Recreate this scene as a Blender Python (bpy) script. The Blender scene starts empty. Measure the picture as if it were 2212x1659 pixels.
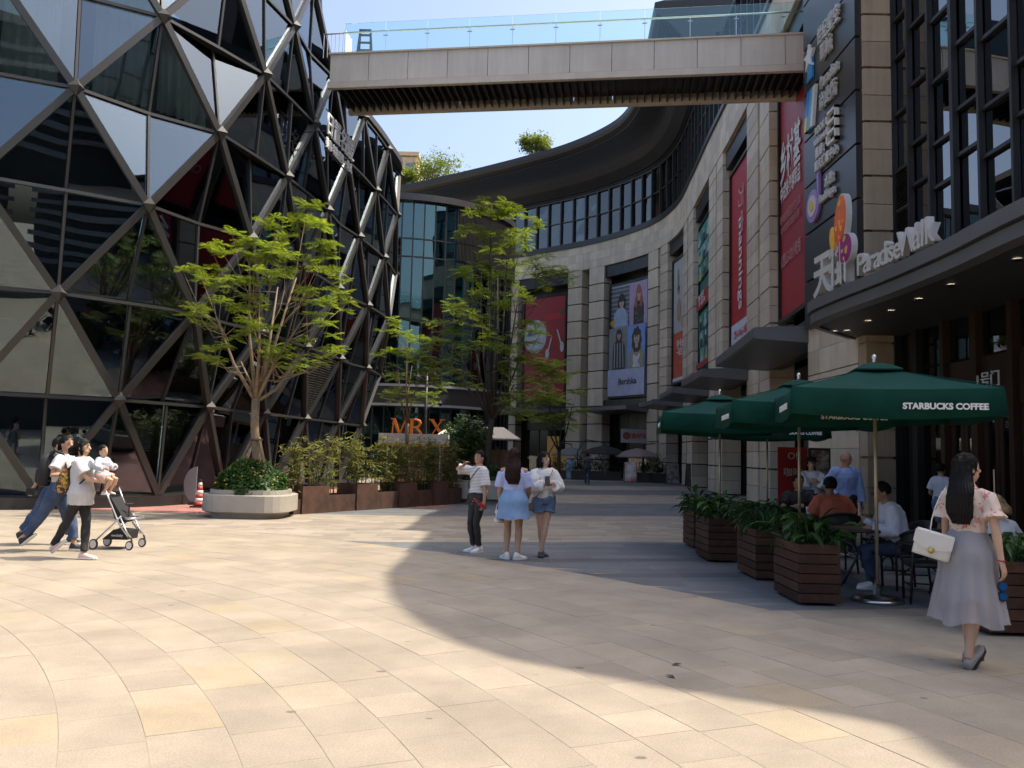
import bpy, bmesh, math, random
from mathutils import Vector, Matrix, noise
random.seed(7)
R_ = math.radians
PI = math.pi
scene = bpy.context.scene
col = scene.collection
# ---------------------------------------------------------------- camera
FPX = 1790.0; CAMH = 1.55                      # focal length in pixels of a 2212 px wide frame
_r = math.atan(0.0244); _p = math.atan(152.5*math.cos(_r)/FPX)
cF = Vector((0, math.cos(_p), math.sin(_p)))
_u0 = Vector((0, -math.sin(_p), math.cos(_p))); _r0 = Vector((1, 0, 0))
cR = _r0*math.cos(_r)+_u0*math.sin(_r); cU = -_r0*math.sin(_r)+_u0*math.cos(_r)
cC = Vector((0, 0, CAMH))
cam_d = bpy.data.cameras.new('camera'); cam = bpy.data.objects.new('camera', cam_d); col.objects.link(cam)
cam_d.sensor_width = 36; cam_d.lens = 36*FPX/2212; cam_d.clip_start = .05; cam_d.clip_end = 3000
cam.matrix_world = Matrix(((cR.x, cU.x, -cF.x, cC.x), (cR.y, cU.y, -cF.y, cC.y), (cR.z, cU.z, -cF.z, cC.z), (0, 0, 0, 1)))
scene.camera = cam
# ---------------------------------------------------------------- sky, sun, exposure
SUN_EL = R_(60); SUN_H = Vector((0.991, 0.13, 0)).normalized()
w = bpy.data.worlds.new('World'); scene.world = w; w.use_nodes = True
nt = w.node_tree; nt.nodes.clear()
sk = nt.nodes.new('ShaderNodeTexSky'); sk.sky_type = 'NISHITA'; sk.sun_disc = False
sk.sun_elevation = SUN_EL; sk.sun_rotation = math.atan2(SUN_H.x, SUN_H.y)
sk.air_density = 1.0; sk.dust_density = 6.0; sk.ozone_density = 1.0; sk.altitude = 200
bg = nt.nodes.new('ShaderNodeBackground'); bg.inputs[1].default_value = 0.15
wo = nt.nodes.new('ShaderNodeOutputWorld')
nt.links.new(sk.outputs[0], bg.inputs[0]); nt.links.new(bg.outputs[0], wo.inputs[0])
sd = bpy.data.lights.new('sun', 'SUN'); sd.energy = 3.05; sd.angle = R_(0.55); sd.color = (1, .905, .74)
so = bpy.data.objects.new('sun', sd); col.objects.link(so)
sdir = SUN_H*math.cos(SUN_EL)+Vector((0, 0, math.sin(SUN_EL)))
so.rotation_euler = sdir.to_track_quat('Z', 'Y').to_euler(); so.location = sdir*60
vs = scene.view_settings; vs.view_transform = 'Standard'; vs.look = 'None'; vs.gamma = 1; vs.use_curve_mapping = False
vs.exposure = 1.12
scene.cycles.max_bounces = 8; scene.cycles.transparent_max_bounces = 24
scene.cycles.caustics_reflective = False; scene.cycles.caustics_refractive = False
# ---------------------------------------------------------------- pixel -> world helpers
def ray(x, y): return cF+cR*((x-1106)/FPX)-cU*((y-829.5)/FPX)
def gz(x, y, z=0.0):
    d = ray(x, y); return cC+d*((z-CAMH)/d.z)
def gy(x, y, Y):
    d = ray(x, y); return cC+d*(Y/d.y)
def gx(x, y, X):
    d = ray(x, y); return cC+d*(X/d.x)
# ---------------------------------------------------------------- mesh builder
class MB:
    def __init__(s): s.v = []; s.f = []; s.t = []; s.tone = .5
    def add(s, vs_, fs):
        n = len(s.v); s.v += [tuple(a) for a in vs_]; s.f += [tuple(i+n for i in f) for f in fs]; s.t += [s.tone]*len(fs)
    def box(s, c, d, rz=0, rot=None):
        M = rot if rot is not None else Matrix.Rotation(rz, 3, 'Z')
        h = Vector(d)*.5; c = Vector(c)
        vs_ = [c+M@Vector((sx*h.x, sy*h.y, sz*h.z)) for sz in (-1, 1) for sy in (-1, 1) for sx in (-1, 1)]
        s.add(vs_, [(0, 2, 3, 1), (4, 5, 7, 6), (0, 1, 5, 4), (2, 6, 7, 3), (0, 4, 6, 2), (1, 3, 7, 5)])
        return s
    def beam(s, p, q, wd, dp, nrm, off=0.0):
        """rectangular bar from p to q, wd across, dp along nrm (centred at off along nrm)"""
        p = Vector(p); q = Vector(q); a = (q-p).normalized(); nrm = Vector(nrm); nrm = (nrm-a*nrm.dot(a)).normalized(); b = a.cross(nrm)
        vs_ = []
        for e in (p, q):
            for i, j in ((-1, -1), (1, -1), (1, 1), (-1, 1)): vs_.append(e+b*(i*wd/2)+nrm*(off+j*dp/2))
        s.add(vs_, [(3, 2, 1, 0), (4, 5, 6, 7), (0, 1, 5, 4), (1, 2, 6, 5), (2, 3, 7, 6), (3, 0, 4, 7)]); return s
    def loft(s, rings, cap=True, close=True):
        n = len(rings[0]); vs_ = [p for r in rings for p in r]; fs = []
        for i in range(len(rings)-1):
            for j in range(n if close else n-1):
                k = (j+1) % n; fs.append((i*n+j, i*n+k, (i+1)*n+k, (i+1)*n+j))
        if cap: fs.append(tuple(range(n-1, -1, -1))); fs.append(tuple((len(rings)-1)*n+j for j in range(n)))
        s.add(vs_, fs); return s
    def tube(s, pts, rad, n=8, cap=True):
        pts = [Vector(p) for p in pts]
        if not isinstance(rad, (list, tuple)): rad = [rad]*len(pts)
        rings = []; up = None
        for i, p in enumerate(pts):
            a = (pts[min(i+1, len(pts)-1)]-pts[max(i-1, 0)]).normalized()
            if up is None: up = Vector((0, 1, 0)) if abs(a.y) < .85 else Vector((1, 0, 0))
            x = a.cross(up).normalized(); y = x.cross(a).normalized(); up = y
            r = rad[i]; rx, ry = r if isinstance(r, (list, tuple)) else (r, r)
            rings.append([p+x*(-rx*math.cos(2*PI*j/n))+y*(ry*math.sin(2*PI*j/n)) for j in range(n)])
        return s.loft(rings, cap)
    def lathe(s, prof, n=16, c=(0, 0, 0)):
        c = Vector(c)
        return s.loft([[c+Vector((r*math.cos(2*PI*j/n), r*math.sin(2*PI*j/n), z)) for j in range(n)] for r, z in prof])
    def prism(s, poly, z0, z1):
        return s.loft([[(x, y, z0) for x, y in poly], [(x, y, z1) for x, y in poly]])
    def ell(s, c, r, nu=12, nv=8, rot=None):
        c = Vector(c); rings = []
        for i in range(nv+1):
            a = PI*(i+.02 if i == 0 else i-.02 if i == nv else i)/nv-PI/2
            ring = []
            for j in range(nu):
                b = 2*PI*j/nu; p = Vector((r[0]*math.cos(a)*math.cos(b), r[1]*math.cos(a)*math.sin(b), r[2]*math.sin(a)))
                ring.append(c+(rot@p if rot is not None else p))
            rings.append(ring)
        return s.loft(rings)
    def poly(s, pts): s.add(pts, [tuple(range(len(pts)))]); return s
    def slab(s, pts, thick):
        """flat polygon (3-D points) given thickness along its normal, front face at pts"""
        pts = [Vector(p) for p in pts]; n = (pts[1]-pts[0]).cross(pts[2]-pts[1]).normalized()*-thick
        return s.loft([[p+n for p in pts], pts])
    def mesh(s, name, smooth=False):
        me = bpy.data.meshes.new(name); me.from_pydata(s.v, [], s.f)
        at = me.attributes.new('tone', 'FLOAT', 'FACE'); at.data.foreach_set('value', s.t)
        if smooth: me.polygons.foreach_set('use_smooth', [True]*len(me.polygons))
        me.update(); return me
    def build(s, name, mat, parent=None, smooth=False, loc=None):
        o = bpy.data.objects.new(name, s.mesh(name, smooth)); o.data.materials.append(mat); col.objects.link(o)
        if parent is not None: o.parent = parent
        if loc is not None: o.location = loc
        return o
def obj(name, me, mat, parent=None, loc=None):
    o = bpy.data.objects.new(name, me); col.objects.link(o)
    if mat is not None and not me.materials: me.materials.append(mat)
    if parent is not None: o.parent = parent
    if loc is not None: o.location = loc
    return o
def empty(name, loc=(0, 0, 0), rz=0):
    o = bpy.data.objects.new(name, None); col.objects.link(o); o.location = loc; o.rotation_euler = (0, 0, rz); o.empty_display_size = .1; return o
def tag(o, label=None, cat=None, group=None, kind=None):
    if label: o['label'] = label
    if cat: o['category'] = cat
    if group: o['group'] = group
    if kind: o['kind'] = kind
    return o
def thing(name, label, cat, loc=(0, 0, 0), rz=0, group=None): return tag(empty(name, loc, rz), label, cat, group)
_kids = {}
def copy_tree(o, parent=None):
    c = o.copy(); col.objects.link(c); c.parent = parent
    for ch in list(o.children): copy_tree(ch, c)
    return c
def smoothstep(a, b, x):
    t = max(0, min(1, (x-a)/(b-a))); return t*t*(3-2*t)
# ---------------------------------------------------------------- materials
def mat(name, c, rough=.6, metal=0, var=None, bump=None, spec=.5, tone=0, c2=None, coat=0, emit=None, alpha=None, sheen=0, sub=0, coords='Object', objrand=0, streak=None):
    """var=(scale, amount[, detail]) blotchy lightness; bump=(scale, strength, dist); tone = spread by the per-piece tone attribute; c2 = second colour mixed by noise"""
    m = bpy.data.materials.new(name); m.use_nodes = True; t = m.node_tree; N = t.nodes; L = t.links
    b = N['Principled BSDF']; b.inputs['Roughness'].default_value = rough; b.inputs['Metallic'].default_value = metal
    b.inputs['Specular IOR Level'].default_value = spec; b.inputs['Base Color'].default_value = (*c, 1)
    if coat: b.inputs['Coat Weight'].default_value = coat
    if sheen: b.inputs['Sheen Weight'].default_value = sheen
    if alpha is not None: b.inputs['Alpha'].default_value = alpha
    if emit: b.inputs['Emission Color'].default_value = (*emit[:3], 1); b.inputs['Emission Strength'].default_value = emit[3]
    if var or bump or tone or c2 or objrand or streak:
        tc = N.new('ShaderNodeTexCoord'); src = tc.outputs[coords]
        cur = None
        if c2:
            n0 = N.new('ShaderNodeTexNoise'); n0.inputs['Scale'].default_value = c2[3] if len(c2) > 3 else 4; n0.inputs['Detail'].default_value = 6
            L.new(src, n0.inputs['Vector'])
            rp = N.new('ShaderNodeMapRange'); rp.inputs[1].default_value = .38; rp.inputs[2].default_value = .62; L.new(n0.outputs[0], rp.inputs[0])
            mx = N.new('ShaderNodeMix'); mx.data_type = 'RGBA'; mx.inputs[6].default_value = (*c, 1); mx.inputs[7].default_value = (*c2[:3], 1)
            L.new(rp.outputs[0], mx.inputs[0]); cur = mx.outputs[2]
        fac = None
        def mul(a, node_out):
            if a is None: return node_out
            mm = N.new('ShaderNodeMath'); mm.operation = 'MULTIPLY'; L.new(a, mm.inputs[0]); L.new(node_out, mm.inputs[1]); return mm.outputs[0]
        def rng(out, lo, hi, a=0, z=1):
            r = N.new('ShaderNodeMapRange'); r.inputs[1].default_value = a; r.inputs[2].default_value = z; r.inputs[3].default_value = lo; r.inputs[4].default_value = hi; L.new(out, r.inputs[0]); return r.outputs[0]
        if var:
            n1 = N.new('ShaderNodeTexNoise'); n1.inputs['Scale'].default_value = var[0]; n1.inputs['Detail'].default_value = var[2] if len(var) > 2 else 6; n1.inputs['Roughness'].default_value = .65
            L.new(src, n1.inputs['Vector']); fac = mul(fac, rng(n1.outputs[0], 1-var[1], 1+var[1], .25, .75))
        if streak:
            mp = N.new('ShaderNodeMapping'); mp.inputs['Scale'].default_value = (streak[0], streak[0], streak[0]*.07); L.new(src, mp.inputs['Vector'])
            n4 = N.new('ShaderNodeTexNoise'); n4.inputs['Scale'].default_value = 1; n4.inputs['Detail'].default_value = 7; n4.inputs['Roughness'].default_value = .7; L.new(mp.outputs[0], n4.inputs['Vector']); fac = mul(fac, rng(n4.outputs[0], 1-streak[1], 1+streak[1]*.4, .3, .62))
        if tone:
            a = N.new('ShaderNodeAttribute'); a.attribute_name = 'tone'; fac = mul(fac, rng(a.outputs['Fac'], 1-tone, 1+tone))
        if objrand:
            oi = N.new('ShaderNodeObjectInfo'); fac = mul(fac, rng(oi.outputs['Random'], 1-objrand, 1+objrand))
        if fac is not None:
            vm = N.new('ShaderNodeVectorMath'); vm.operation = 'SCALE'
            if cur is not None: L.new(cur, vm.inputs[0])
            else: vm.inputs[0].default_value = c
            L.new(fac, vm.inputs['Scale']); cur = vm.outputs[0]
        if cur is not None: L.new(cur, b.inputs['Base Color'])
        if bump:
            n2 = N.new('ShaderNodeTexNoise'); n2.inputs['Scale'].default_value = bump[0]; n2.inputs['Detail'].default_value = 5; L.new(src, n2.inputs['Vector'])
            bp = N.new('ShaderNodeBump'); bp.inputs['Strength'].default_value = bump[1]; bp.inputs['Distance'].default_value = bump[2] if len(bump) > 2 else .01
            L.new(n2.outputs[0], bp.inputs['Height']); L.new(bp.outputs[0], b.inputs['Normal'])
    return m
def glassmat(name, tint, ior=1.5, base=.04, rough=.0, refl=(1, 1, 1), wav=0):
    """window glass: tinted see-through mixed with mirror by Fresnel"""
    m = bpy.data.materials.new(name); m.use_nodes = True; t = m.node_tree; N = t.nodes; L = t.links
    for n in list(N):
        if n.type == 'BSDF_PRINCIPLED': N.remove(n)
    out = [n for n in N if n.type == 'OUTPUT_MATERIAL'][0]
    tr = N.new('ShaderNodeBsdfTransparent'); tr.inputs[0].default_value = (*tint, 1)
    gl = N.new('ShaderNodeBsdfGlossy'); gl.inputs['Color'].default_value = (*refl, 1); gl.inputs['Roughness'].default_value = rough
    fr = N.new('ShaderNodeFresnel'); fr.inputs[0].default_value = ior
    ad = N.new('ShaderNodeMath'); ad.operation = 'ADD'; ad.use_clamp = True; ad.inputs[1].default_value = base; L.new(fr.outputs[0], ad.inputs[0])
    mx = N.new('ShaderNodeMixShader'); L.new(ad.outputs[0], mx.inputs[0]); L.new(tr.outputs[0], mx.inputs[1]); L.new(gl.outputs[0], mx.inputs[2]); L.new(mx.outputs[0], out.inputs[0])
    if wav:
        tc = N.new('ShaderNodeTexCoord'); ns = N.new('ShaderNodeTexNoise'); ns.inputs['Scale'].default_value = .55; ns.inputs['Detail'].default_value = 1; L.new(tc.outputs['Object'], ns.inputs['Vector'])
        bp = N.new('ShaderNodeBump'); bp.inputs['Strength'].default_value = wav; bp.inputs['Distance'].default_value = .05; L.new(ns.outputs[0], bp.inputs['Height']); L.new(bp.outputs[0], gl.inputs['Normal'])
    return m
def leafmat(name, c, trans=.45, var=.35):
    m = bpy.data.materials.new(name); m.use_nodes = True; t = m.node_tree; N = t.nodes; L = t.links
    for n in list(N):
        if n.type == 'BSDF_PRINCIPLED': N.remove(n)
    out = [n for n in N if n.type == 'OUTPUT_MATERIAL'][0]
    a = N.new('ShaderNodeAttribute'); a.attribute_name = 'tone'
    r = N.new('ShaderNodeMapRange'); r.inputs[3].default_value = 1-var; r.inputs[4].default_value = 1+var; L.new(a.outputs['Fac'], r.inputs[0])
    vm = N.new('ShaderNodeVectorMath'); vm.operation = 'SCALE'; vm.inputs[0].default_value = c; L.new(r.outputs[0], vm.inputs['Scale'])
    d = N.new('ShaderNodeBsdfPrincipled'); d.inputs['Roughness'].default_value = .45; d.inputs['Specular IOR Level'].default_value = .35; L.new(vm.outputs[0], d.inputs['Base Color'])
    tl = N.new('ShaderNodeBsdfTranslucent')
    v2 = N.new('ShaderNodeVectorMath'); v2.operation = 'MULTIPLY'; v2.inputs[1].default_value = (1.5, 1.35, .5); L.new(vm.outputs[0], v2.inputs[0]); L.new(v2.outputs[0], tl.inputs[0])
    mx = N.new('ShaderNodeMixShader'); mx.inputs[0].default_value = trans; L.new(d.outputs[0], mx.inputs[1]); L.new(tl.outputs[0], mx.inputs[2]); L.new(mx.outputs[0], out.inputs[0])
    return m
M = {}
M['dark'] = mat('dark_interior', (.018, .018, .02), .8)
M['white_letters'] = mat('white_letter', (.78, .78, .76), .4)
M['black_metal'] = mat('black_metal', (.022, .021, .022), .4, 0, spec=.5, var=(3, .2))
M['dark_grey_metal'] = mat('dark_grey_metal', (.055, .052, .05), .38, .25, var=(2, .15))
M['steel'] = mat('steel', (.55, .55, .54), .28, 1, var=(6, .1))
# ---------------------------------------------------------------- text
def textmesh(s, size, depth=.02, align='CENTER', font_shear=0, extrude_bevel=0, space=1.0, offset=0):
    cu = bpy.data.curves.new('lettering', 'FONT'); cu.body = s; cu.size = size; cu.extrude = depth/2; cu.align_x = align; cu.align_y = 'BOTTOM_BASELINE'
    cu.resolution_u = 3; cu.shear = font_shear; cu.space_character = space; cu.offset = offset
    o = bpy.data.objects.new('lettering', cu); col.objects.link(o)
    dg = bpy.context.evaluated_depsgraph_get(); dg.update()
    me = bpy.data.meshes.new_from_object(o.evaluated_get(dg)); bpy.data.objects.remove(o); bpy.data.curves.remove(cu)
    return me
def frame(origin, xdir, up=(0, 0, 1)):
    """matrix: local x along xdir, local y along up, local z = facing"""
    x = Vector(xdir).normalized(); y = Vector(up); y = (y-x*y.dot(x)).normalized(); z = x.cross(y)
    return Matrix(((x.x, y.x, z.x, origin[0]), (x.y, y.y, z.y, origin[1]), (x.z, y.z, z.z, origin[2]), (0, 0, 0, 1)))
def text(name, s, size, mtx, m, parent=None, depth=.02, align='CENTER', sx=1.0, **k):
    me = textmesh(s, size, depth, align, **k); me.transform(mtx@Matrix.Diagonal((sx, 1, 1, 1)))
    at = me.attributes.new('tone', 'FLOAT', 'FACE'); at.data.foreach_set('value', [.5]*len(me.polygons))
    return obj(name, me, m, parent)
# ================================================================ ground
def pavemat(name, c, tone, speck=.17, blot=.24):
    m = mat(name, c, .72, 0, var=(1.1, blot, 8), tone=tone, bump=(160, .25, .004), spec=.35, coords='Object')
    t = m.node_tree; N = t.nodes; L = t.links; b = N['Principled BSDF']
    src = b.inputs['Base Color'].links[0].from_socket
    tc = N.new('ShaderNodeTexCoord'); n = N.new('ShaderNodeTexNoise'); n.inputs['Scale'].default_value = 90; n.inputs['Detail'].default_value = 3; L.new(tc.outputs['Object'], n.inputs['Vector'])
    r = N.new('ShaderNodeMapRange'); r.inputs[1].default_value = .3; r.inputs[2].default_value = .7; r.inputs[3].default_value = 1-speck; r.inputs[4].default_value = 1+speck; L.new(n.outputs[0], r.inputs[0])
    # spilt-drink stains with a shape of their own
    v = N.new('ShaderNodeTexVoronoi'); v.inputs['Scale'].default_value = 1.55; v.inputs['Randomness'].default_value = 1
    mp = N.new('ShaderNodeMapping'); mp.inputs['Scale'].default_value = (1, 1.6, 1); L.new(tc.outputs['Object'], mp.inputs['Vector']); L.new(mp.outputs[0], v.inputs['Vector'])
    n3 = N.new('ShaderNodeTexNoise'); n3.inputs['Scale'].default_value = 9; L.new(tc.outputs['Object'], n3.inputs['Vector'])
    ad = N.new('ShaderNodeMath'); ad.operation = 'MULTIPLY_ADD'; ad.inputs[1].default_value = .05; L.new(n3.outputs[0], ad.inputs[0]); L.new(v.outputs['Distance'], ad.inputs[2])
    r2 = N.new('ShaderNodeMapRange'); r2.inputs[1].default_value = .068; r2.inputs[2].default_value = .088; r2.inputs[3].default_value = .48; r2.inputs[4].default_value = 1; L.new(ad.outputs[0], r2.inputs[0])
    mm = N.new('ShaderNodeMath'); mm.operation = 'MULTIPLY'; L.new(r.outputs[0], mm.inputs[0]); L.new(r2.outputs[0], mm.inputs[1])
    vm = N.new('ShaderNodeVectorMath'); vm.operation = 'SCALE'; L.new(src, vm.inputs[0]); L.new(mm.outputs[0], vm.inputs['Scale']); L.new(vm.outputs[0], b.inputs['Base Color'])
    return m
def add_hue(m, c2, lo, hi):
    """pieces whose tone attribute lies in lo..hi take another stone colour"""
    t = m.node_tree; N = t.nodes; L = t.links; b = N['Principled BSDF']; src = b.inputs['Base Color'].links[0].from_socket
    a = N.new('ShaderNodeAttribute'); a.attribute_name = 'tone'
    r = N.new('ShaderNodeMapRange'); r.inputs[1].default_value = lo; r.inputs[2].default_value = hi; L.new(a.outputs['Fac'], r.inputs[0])
    mx = N.new('ShaderNodeMix'); mx.data_type = 'RGBA'; mx.blend_type = 'MULTIPLY'; mx.inputs[7].default_value = (*c2, 1); L.new(r.outputs[0], mx.inputs[0]); L.new(src, mx.inputs[6]); L.new(mx.outputs[2], b.inputs['Base Color'])
M['pave_beige'] = pavemat('beige_granite', (.292, .249, .193), .085); add_hue(M['pave_beige'], (1.0, .96, .86), .90, .98)
M['pave_grey'] = pavemat('blue_grey_granite', (.128, .134, .142), .14)
M['pave_dgrey'] = pavemat('dark_grey_granite', (.085, .088, .094), .1)
M['pave_tan'] = pavemat('tan_granite', (.285, .245, .195), .15)
M['pave_red'] = pavemat('red_brick_paving', (.35, .17, .145), .14)
M['mortar'] = mat('mortar', (.30, .26, .20), .9, var=(3, .3))
g = MB().box((0, 500, -.1022), (3000, 3000, .2)).build('ground', M['mortar']); tag(g, kind='structure')
g.data.materials[0] = mat('plaza_bed', (.27, .235, .18), .9, var=(2, .25))
PC = Vector((-13.0, -1.2)); PR = 18.65; CW = .41
pav = tag(empty('plaza_paving'), kind='structure')
rows = []
def arc_tile(r0, r1, a0, a1, z):
    mb = MB(); g_ = .002
    da = g_/r0; n = 2
    top = []; bot = []
    lo = [(r0+g_, a0+da+(a1-a0-2*da)*i/n) for i in range(n+1)]; hi = [(r1-g_, a1-da-(a1-a0-2*da)*i/n) for i in range(n+1)]
    ring = [(PC.x+r*math.cos(a), PC.y+r*math.sin(a)) for r, a in lo+hi]
    return ring
tiles = []
nr = 0; r = PR
while r > 8.0:
    r1 = r; r0 = r-CW; r = r0; nr += 1
    L_ = .52 if nr > 1 else .40
    step = L_/((r0+r1)/2); a = -R_(25)+random.random()*step
    while a < R_(75):
        st = step*random.choice((1, 1, 1, .8, 1.25))
        c = Vector((PC.x+(r0+r1)/2*math.cos(a+st/2), PC.y+(r0+r1)/2*math.sin(a+st/2)))
        if c.y > 1.6 and -13 < c.x < 9 and abs(c.x) < .72*c.y+2.2: tiles.append((c, r0, r1, a, a+st))
        a += st
def in_frame(c):
    if c.y < 3: return False
    x = 1106+FPX*c.x/c.y; y = 982+FPX*CAMH/c.y+.0244*(x-1106); return -20 < x < 2232 and y < 1690
tiles.sort(key=lambda t: (not in_frame(t[0]), t[0].length))
rest = MB()
for i, (c, r0, r1, a0, a1) in enumerate(tiles):
    ring = arc_tile(r0, r1, a0, a1, 0); z = random.uniform(-.0012, .0012); tl = random.random()**.9
    # chamfered slab
    cx = sum(p[0] for p in ring)/len(ring); cy = sum(p[1] for p in ring)/len(ring)
    k = .995
    R0 = [(x, y, -.045) for x, y in ring]; R1 = [(x, y, -.0012+z) for x, y in ring]; R2 = [(cx+(x-cx)*k, cy+(y-cy)*k, z) for x, y in ring]
    if i < 300:
        mb = MB(); mb.tone = tl; mb.loft([R0, R1, R2]); mb.build('paving_tile', M['pave_beige'], pav)
    else:
        rest.tone = tl; rest.loft([R0, R1, R2])
tag(rest.build('paving_tile_field', M['pave_beige'], pav), kind='stuff')
# --- straight courses beyond the curved edge: bands of tan and blue-grey granite fanning down the street
band_px = [1330, 1171, 1115, 1087.5, 1068.6, 1056.6, 1048, 1038, 1029, 1020, 1010]
def bedge(y):
    A = gz(1106, y); B = gz(1480, y); sl = (B.y-A.y)/(B.x-A.x); return A, min(sl, .42)
def outside_arc(x, y): return (Vector((x, y))-PC).length > PR+.01
bands = []
for i in range(len(band_px)-1):
    A, s0 = bedge(band_px[i]); B, s1 = bedge(band_px[i+1]); bands.append((A, s0, B, s1, i % 2 == 0))
# clip helper: polygon against outside of the arc (approximate: keep vertex, push to arc)
def push(x, y):
    v = Vector((x, y))-PC
    if v.length < PR: v = v.normalized()*PR
    return (PC.x+v.x, PC.y+v.y)
XL, XR = -14.0, 13.0
def red_edge(x): return 20.3+(x+5)*.02 if x < -4.5 else 1e9
def band_y(A, s, x): return A.y+s*(x-A.x) if x > -2 else A.y+s*(-2-A.x)+.05*(x+2)
grey = MB(); tan = MB(); dg = MB(); red = MB()
for bi, (A, s0, B, s1, isgrey) in enumerate(bands):
    depth = B.y-A.y
    rows_n = max(2, round(depth/(.42 if isgrey else .36)))
    if bi == 0: rows_n = 18
    for j in range(rows_n):
        f0 = j/rows_n; f1 = (j+1)/rows_n
        x = XL+random.random(); L_ = 1.0 if isgrey else .62
        if bi > 3: L_ *= 2
        while x < XR:
            x1 = min(XR, x+L_*random.uniform(.75, 1.25)); q = []
            for (xx, ff) in ((x, f0), (x1, f0), (x1, f1), (x, f1)):
                ya = band_y(A, s0, xx) if bi else band_y(B, s1, xx)-7.2
                yb = band_y(B, s1, xx); q.append((xx, ya+(yb-ya)*ff))
            mx = (q[0][0]+q[2][0])/2; my = (q[0][1]+q[2][1])/2
            x = x1
            if not any(outside_arc(*p) for p in q): continue
            if mx < -11.5 or (mx < -5.2 and my > 19.6) or (mx < -3 and my > 23): continue
            q = [push(*p) for p in q]
            ar = abs(sum(q[i][0]*q[(i+1) % 4][1]-q[(i+1) % 4][0]*q[i][1] for i in range(4))/2)
            if ar < .02: continue
            cx = sum(p[0] for p in q)/4; cy = sum(p[1] for p in q)/4; gp = .004
            def sh(p, e):
                v = Vector((p[0]-cx, p[1]-cy)); l = v.length; return (cx+v.x*(1-e/l), cy+v.y*(1-e/l))
            z = random.uniform(-.001, .001)
            isg = isgrey
            if bi == 0 and (band_y(B, s1, 3)-7.2+7.2*j/rows_n < 8.55): isg = False
            tgt = grey if isg else tan
            if bi == 0 and isg and j in (7, 11): tgt = dg
            tgt.tone = random.random()
            tgt.loft([[(*sh(p, gp), -.045) for p in q], [(*sh(p, gp), z) for p in q]])
tag(grey.build('grey_paving_band', M['pave_grey'], pav), kind='stuff')
tag(tan.build('tan_paving_band', M['pave_tan'], pav), kind='stuff')
tag(dg.build('dark_paving_stripe', M['pave_dgrey'], pav), kind='stuff')
# --- red brick paving along the foot of the faceted tower and behind the bamboo
for j in range(62):
    y = 19.6+j*.235; x = -16-random.random()*.3
    while x < -2:
        x1 = x+.47
        if (x1 < -5.25 or y > 23.1) and x > -24+j*.18:
            red.tone = random.random(); red.box(((x+x1)/2, y+.117, -.022+random.uniform(-.001, .001)), (.464, .229, .045))
        x = x1
tag(red.build('red_brick_paving', M['pave_red'], pav), kind='stuff')
# ================================================================ curved mall on the right
def catmull(P, n=14):
    out = []
    for i in range(len(P)-1):
        p0 = P[max(i-1, 0)]; p1 = P[i]; p2 = P[i+1]; p3 = P[min(i+2, len(P)-1)]
        for k in range(n):
            t = k/n; out.append(.5*((2*p1)+(p2-p0)*t+(2*p0-5*p1+4*p2-p3)*t*t+(3*p1-p0-3*p2+p3)*t*t*t))
    out.append(P[-1]); return out
class Curve:
    def __init__(s, pts, n=14):
        s.p = catmull([Vector(a) for a in pts], n); s.s = [0]
        for a, b in zip(s.p, s.p[1:]): s.s.append(s.s[-1]+(b-a).length)
        s.L = s.s[-1]
    def at(s, d):
        if d <= 0: a, b = s.p[0], s.p[1]; t = (b-a).normalized(); return a+t*d, t
        for i in range(len(s.p)-1):
            if s.s[i+1] >= d or i == len(s.p)-2:
                a, b = s.p[i], s.p[i+1]; t = (b-a).normalized(); return a+t*(d-s.s[i]), t
    def pt(s, d, off=0, z=0):
        """off > 0 = to the left of travel (out over the plaza)"""
        p, t = s.at(d); return Vector((p.x-t.y*off, p.y+t.x*off, z))
    def at_px(s, x, y):
        d = ray(x, y); k = d.x/d.y; best = None
        for i in range(len(s.p)-1):
            a, b = s.p[i], s.p[i+1]; fa = a.x-k*a.y; fb = b.x-k*b.y
            if fa*fb <= 0 and fa != fb: return s.s[i]+(b-a).length*fa/(fa-fb)
        return s.L
FC = Curve([(7.75, 18), (8.6, 26), (9.2, 33), (9.6, 40), (10.0, 46), (10.2, 51), (9.6, 55), (8.0, 58.3), (5.5, 61.5), (2.5, 64.2), (-1, 67.0), (-5.5, 70.3), (-11, 74.2), (-16, 77.5)])
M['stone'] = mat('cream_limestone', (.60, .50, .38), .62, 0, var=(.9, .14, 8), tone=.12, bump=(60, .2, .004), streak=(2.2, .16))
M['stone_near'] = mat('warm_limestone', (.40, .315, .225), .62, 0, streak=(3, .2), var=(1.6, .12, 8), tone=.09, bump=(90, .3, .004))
M['shop_dark'] = mat('dark_aluminium', (.02, .0195, .02), .35, .1, var=(1, .2), spec=.4)
M['sign_panel'] = mat('charcoal_panel', (.052, .048, .047), .32, .3, var=(.6, .08))
M['canopy'] = mat('grey_canopy', (.125, .125, .13), .42, .2, var=(.7, .12))
M['soffit'] = mat('dark_soffit', (.05, .05, .052), .5, var=(.8, .12))
M['eave'] = mat('black_eave', (.015, .016, .019), .5, .0, var=(.5, .2))
M['glass_mall'] = glassmat('mall_glass', (.26, .31, .32), 1.5, .06, wav=.35)
M['glass_shop'] = glassmat('shop_glass', (.45, .5, .5), 1.5, .02)
M['room'] = mat('room_wall', (.07, .07, .07), .9, var=(.4, .4))
M['room_warm'] = mat('shop_interior', (.16, .11, .06), .9, var=(.6, .5))
M['wood_door'] = mat('brown_wood', (.038, .018, .010), .45, 0, var=(3, .25), spec=.4)
mall = thing('curved_mall', 'curved shopping mall clad in cream stone with dark glass upper storey', 'building', (0, 0, 0))
ZB, ZT = 15.6, 17.45
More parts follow.
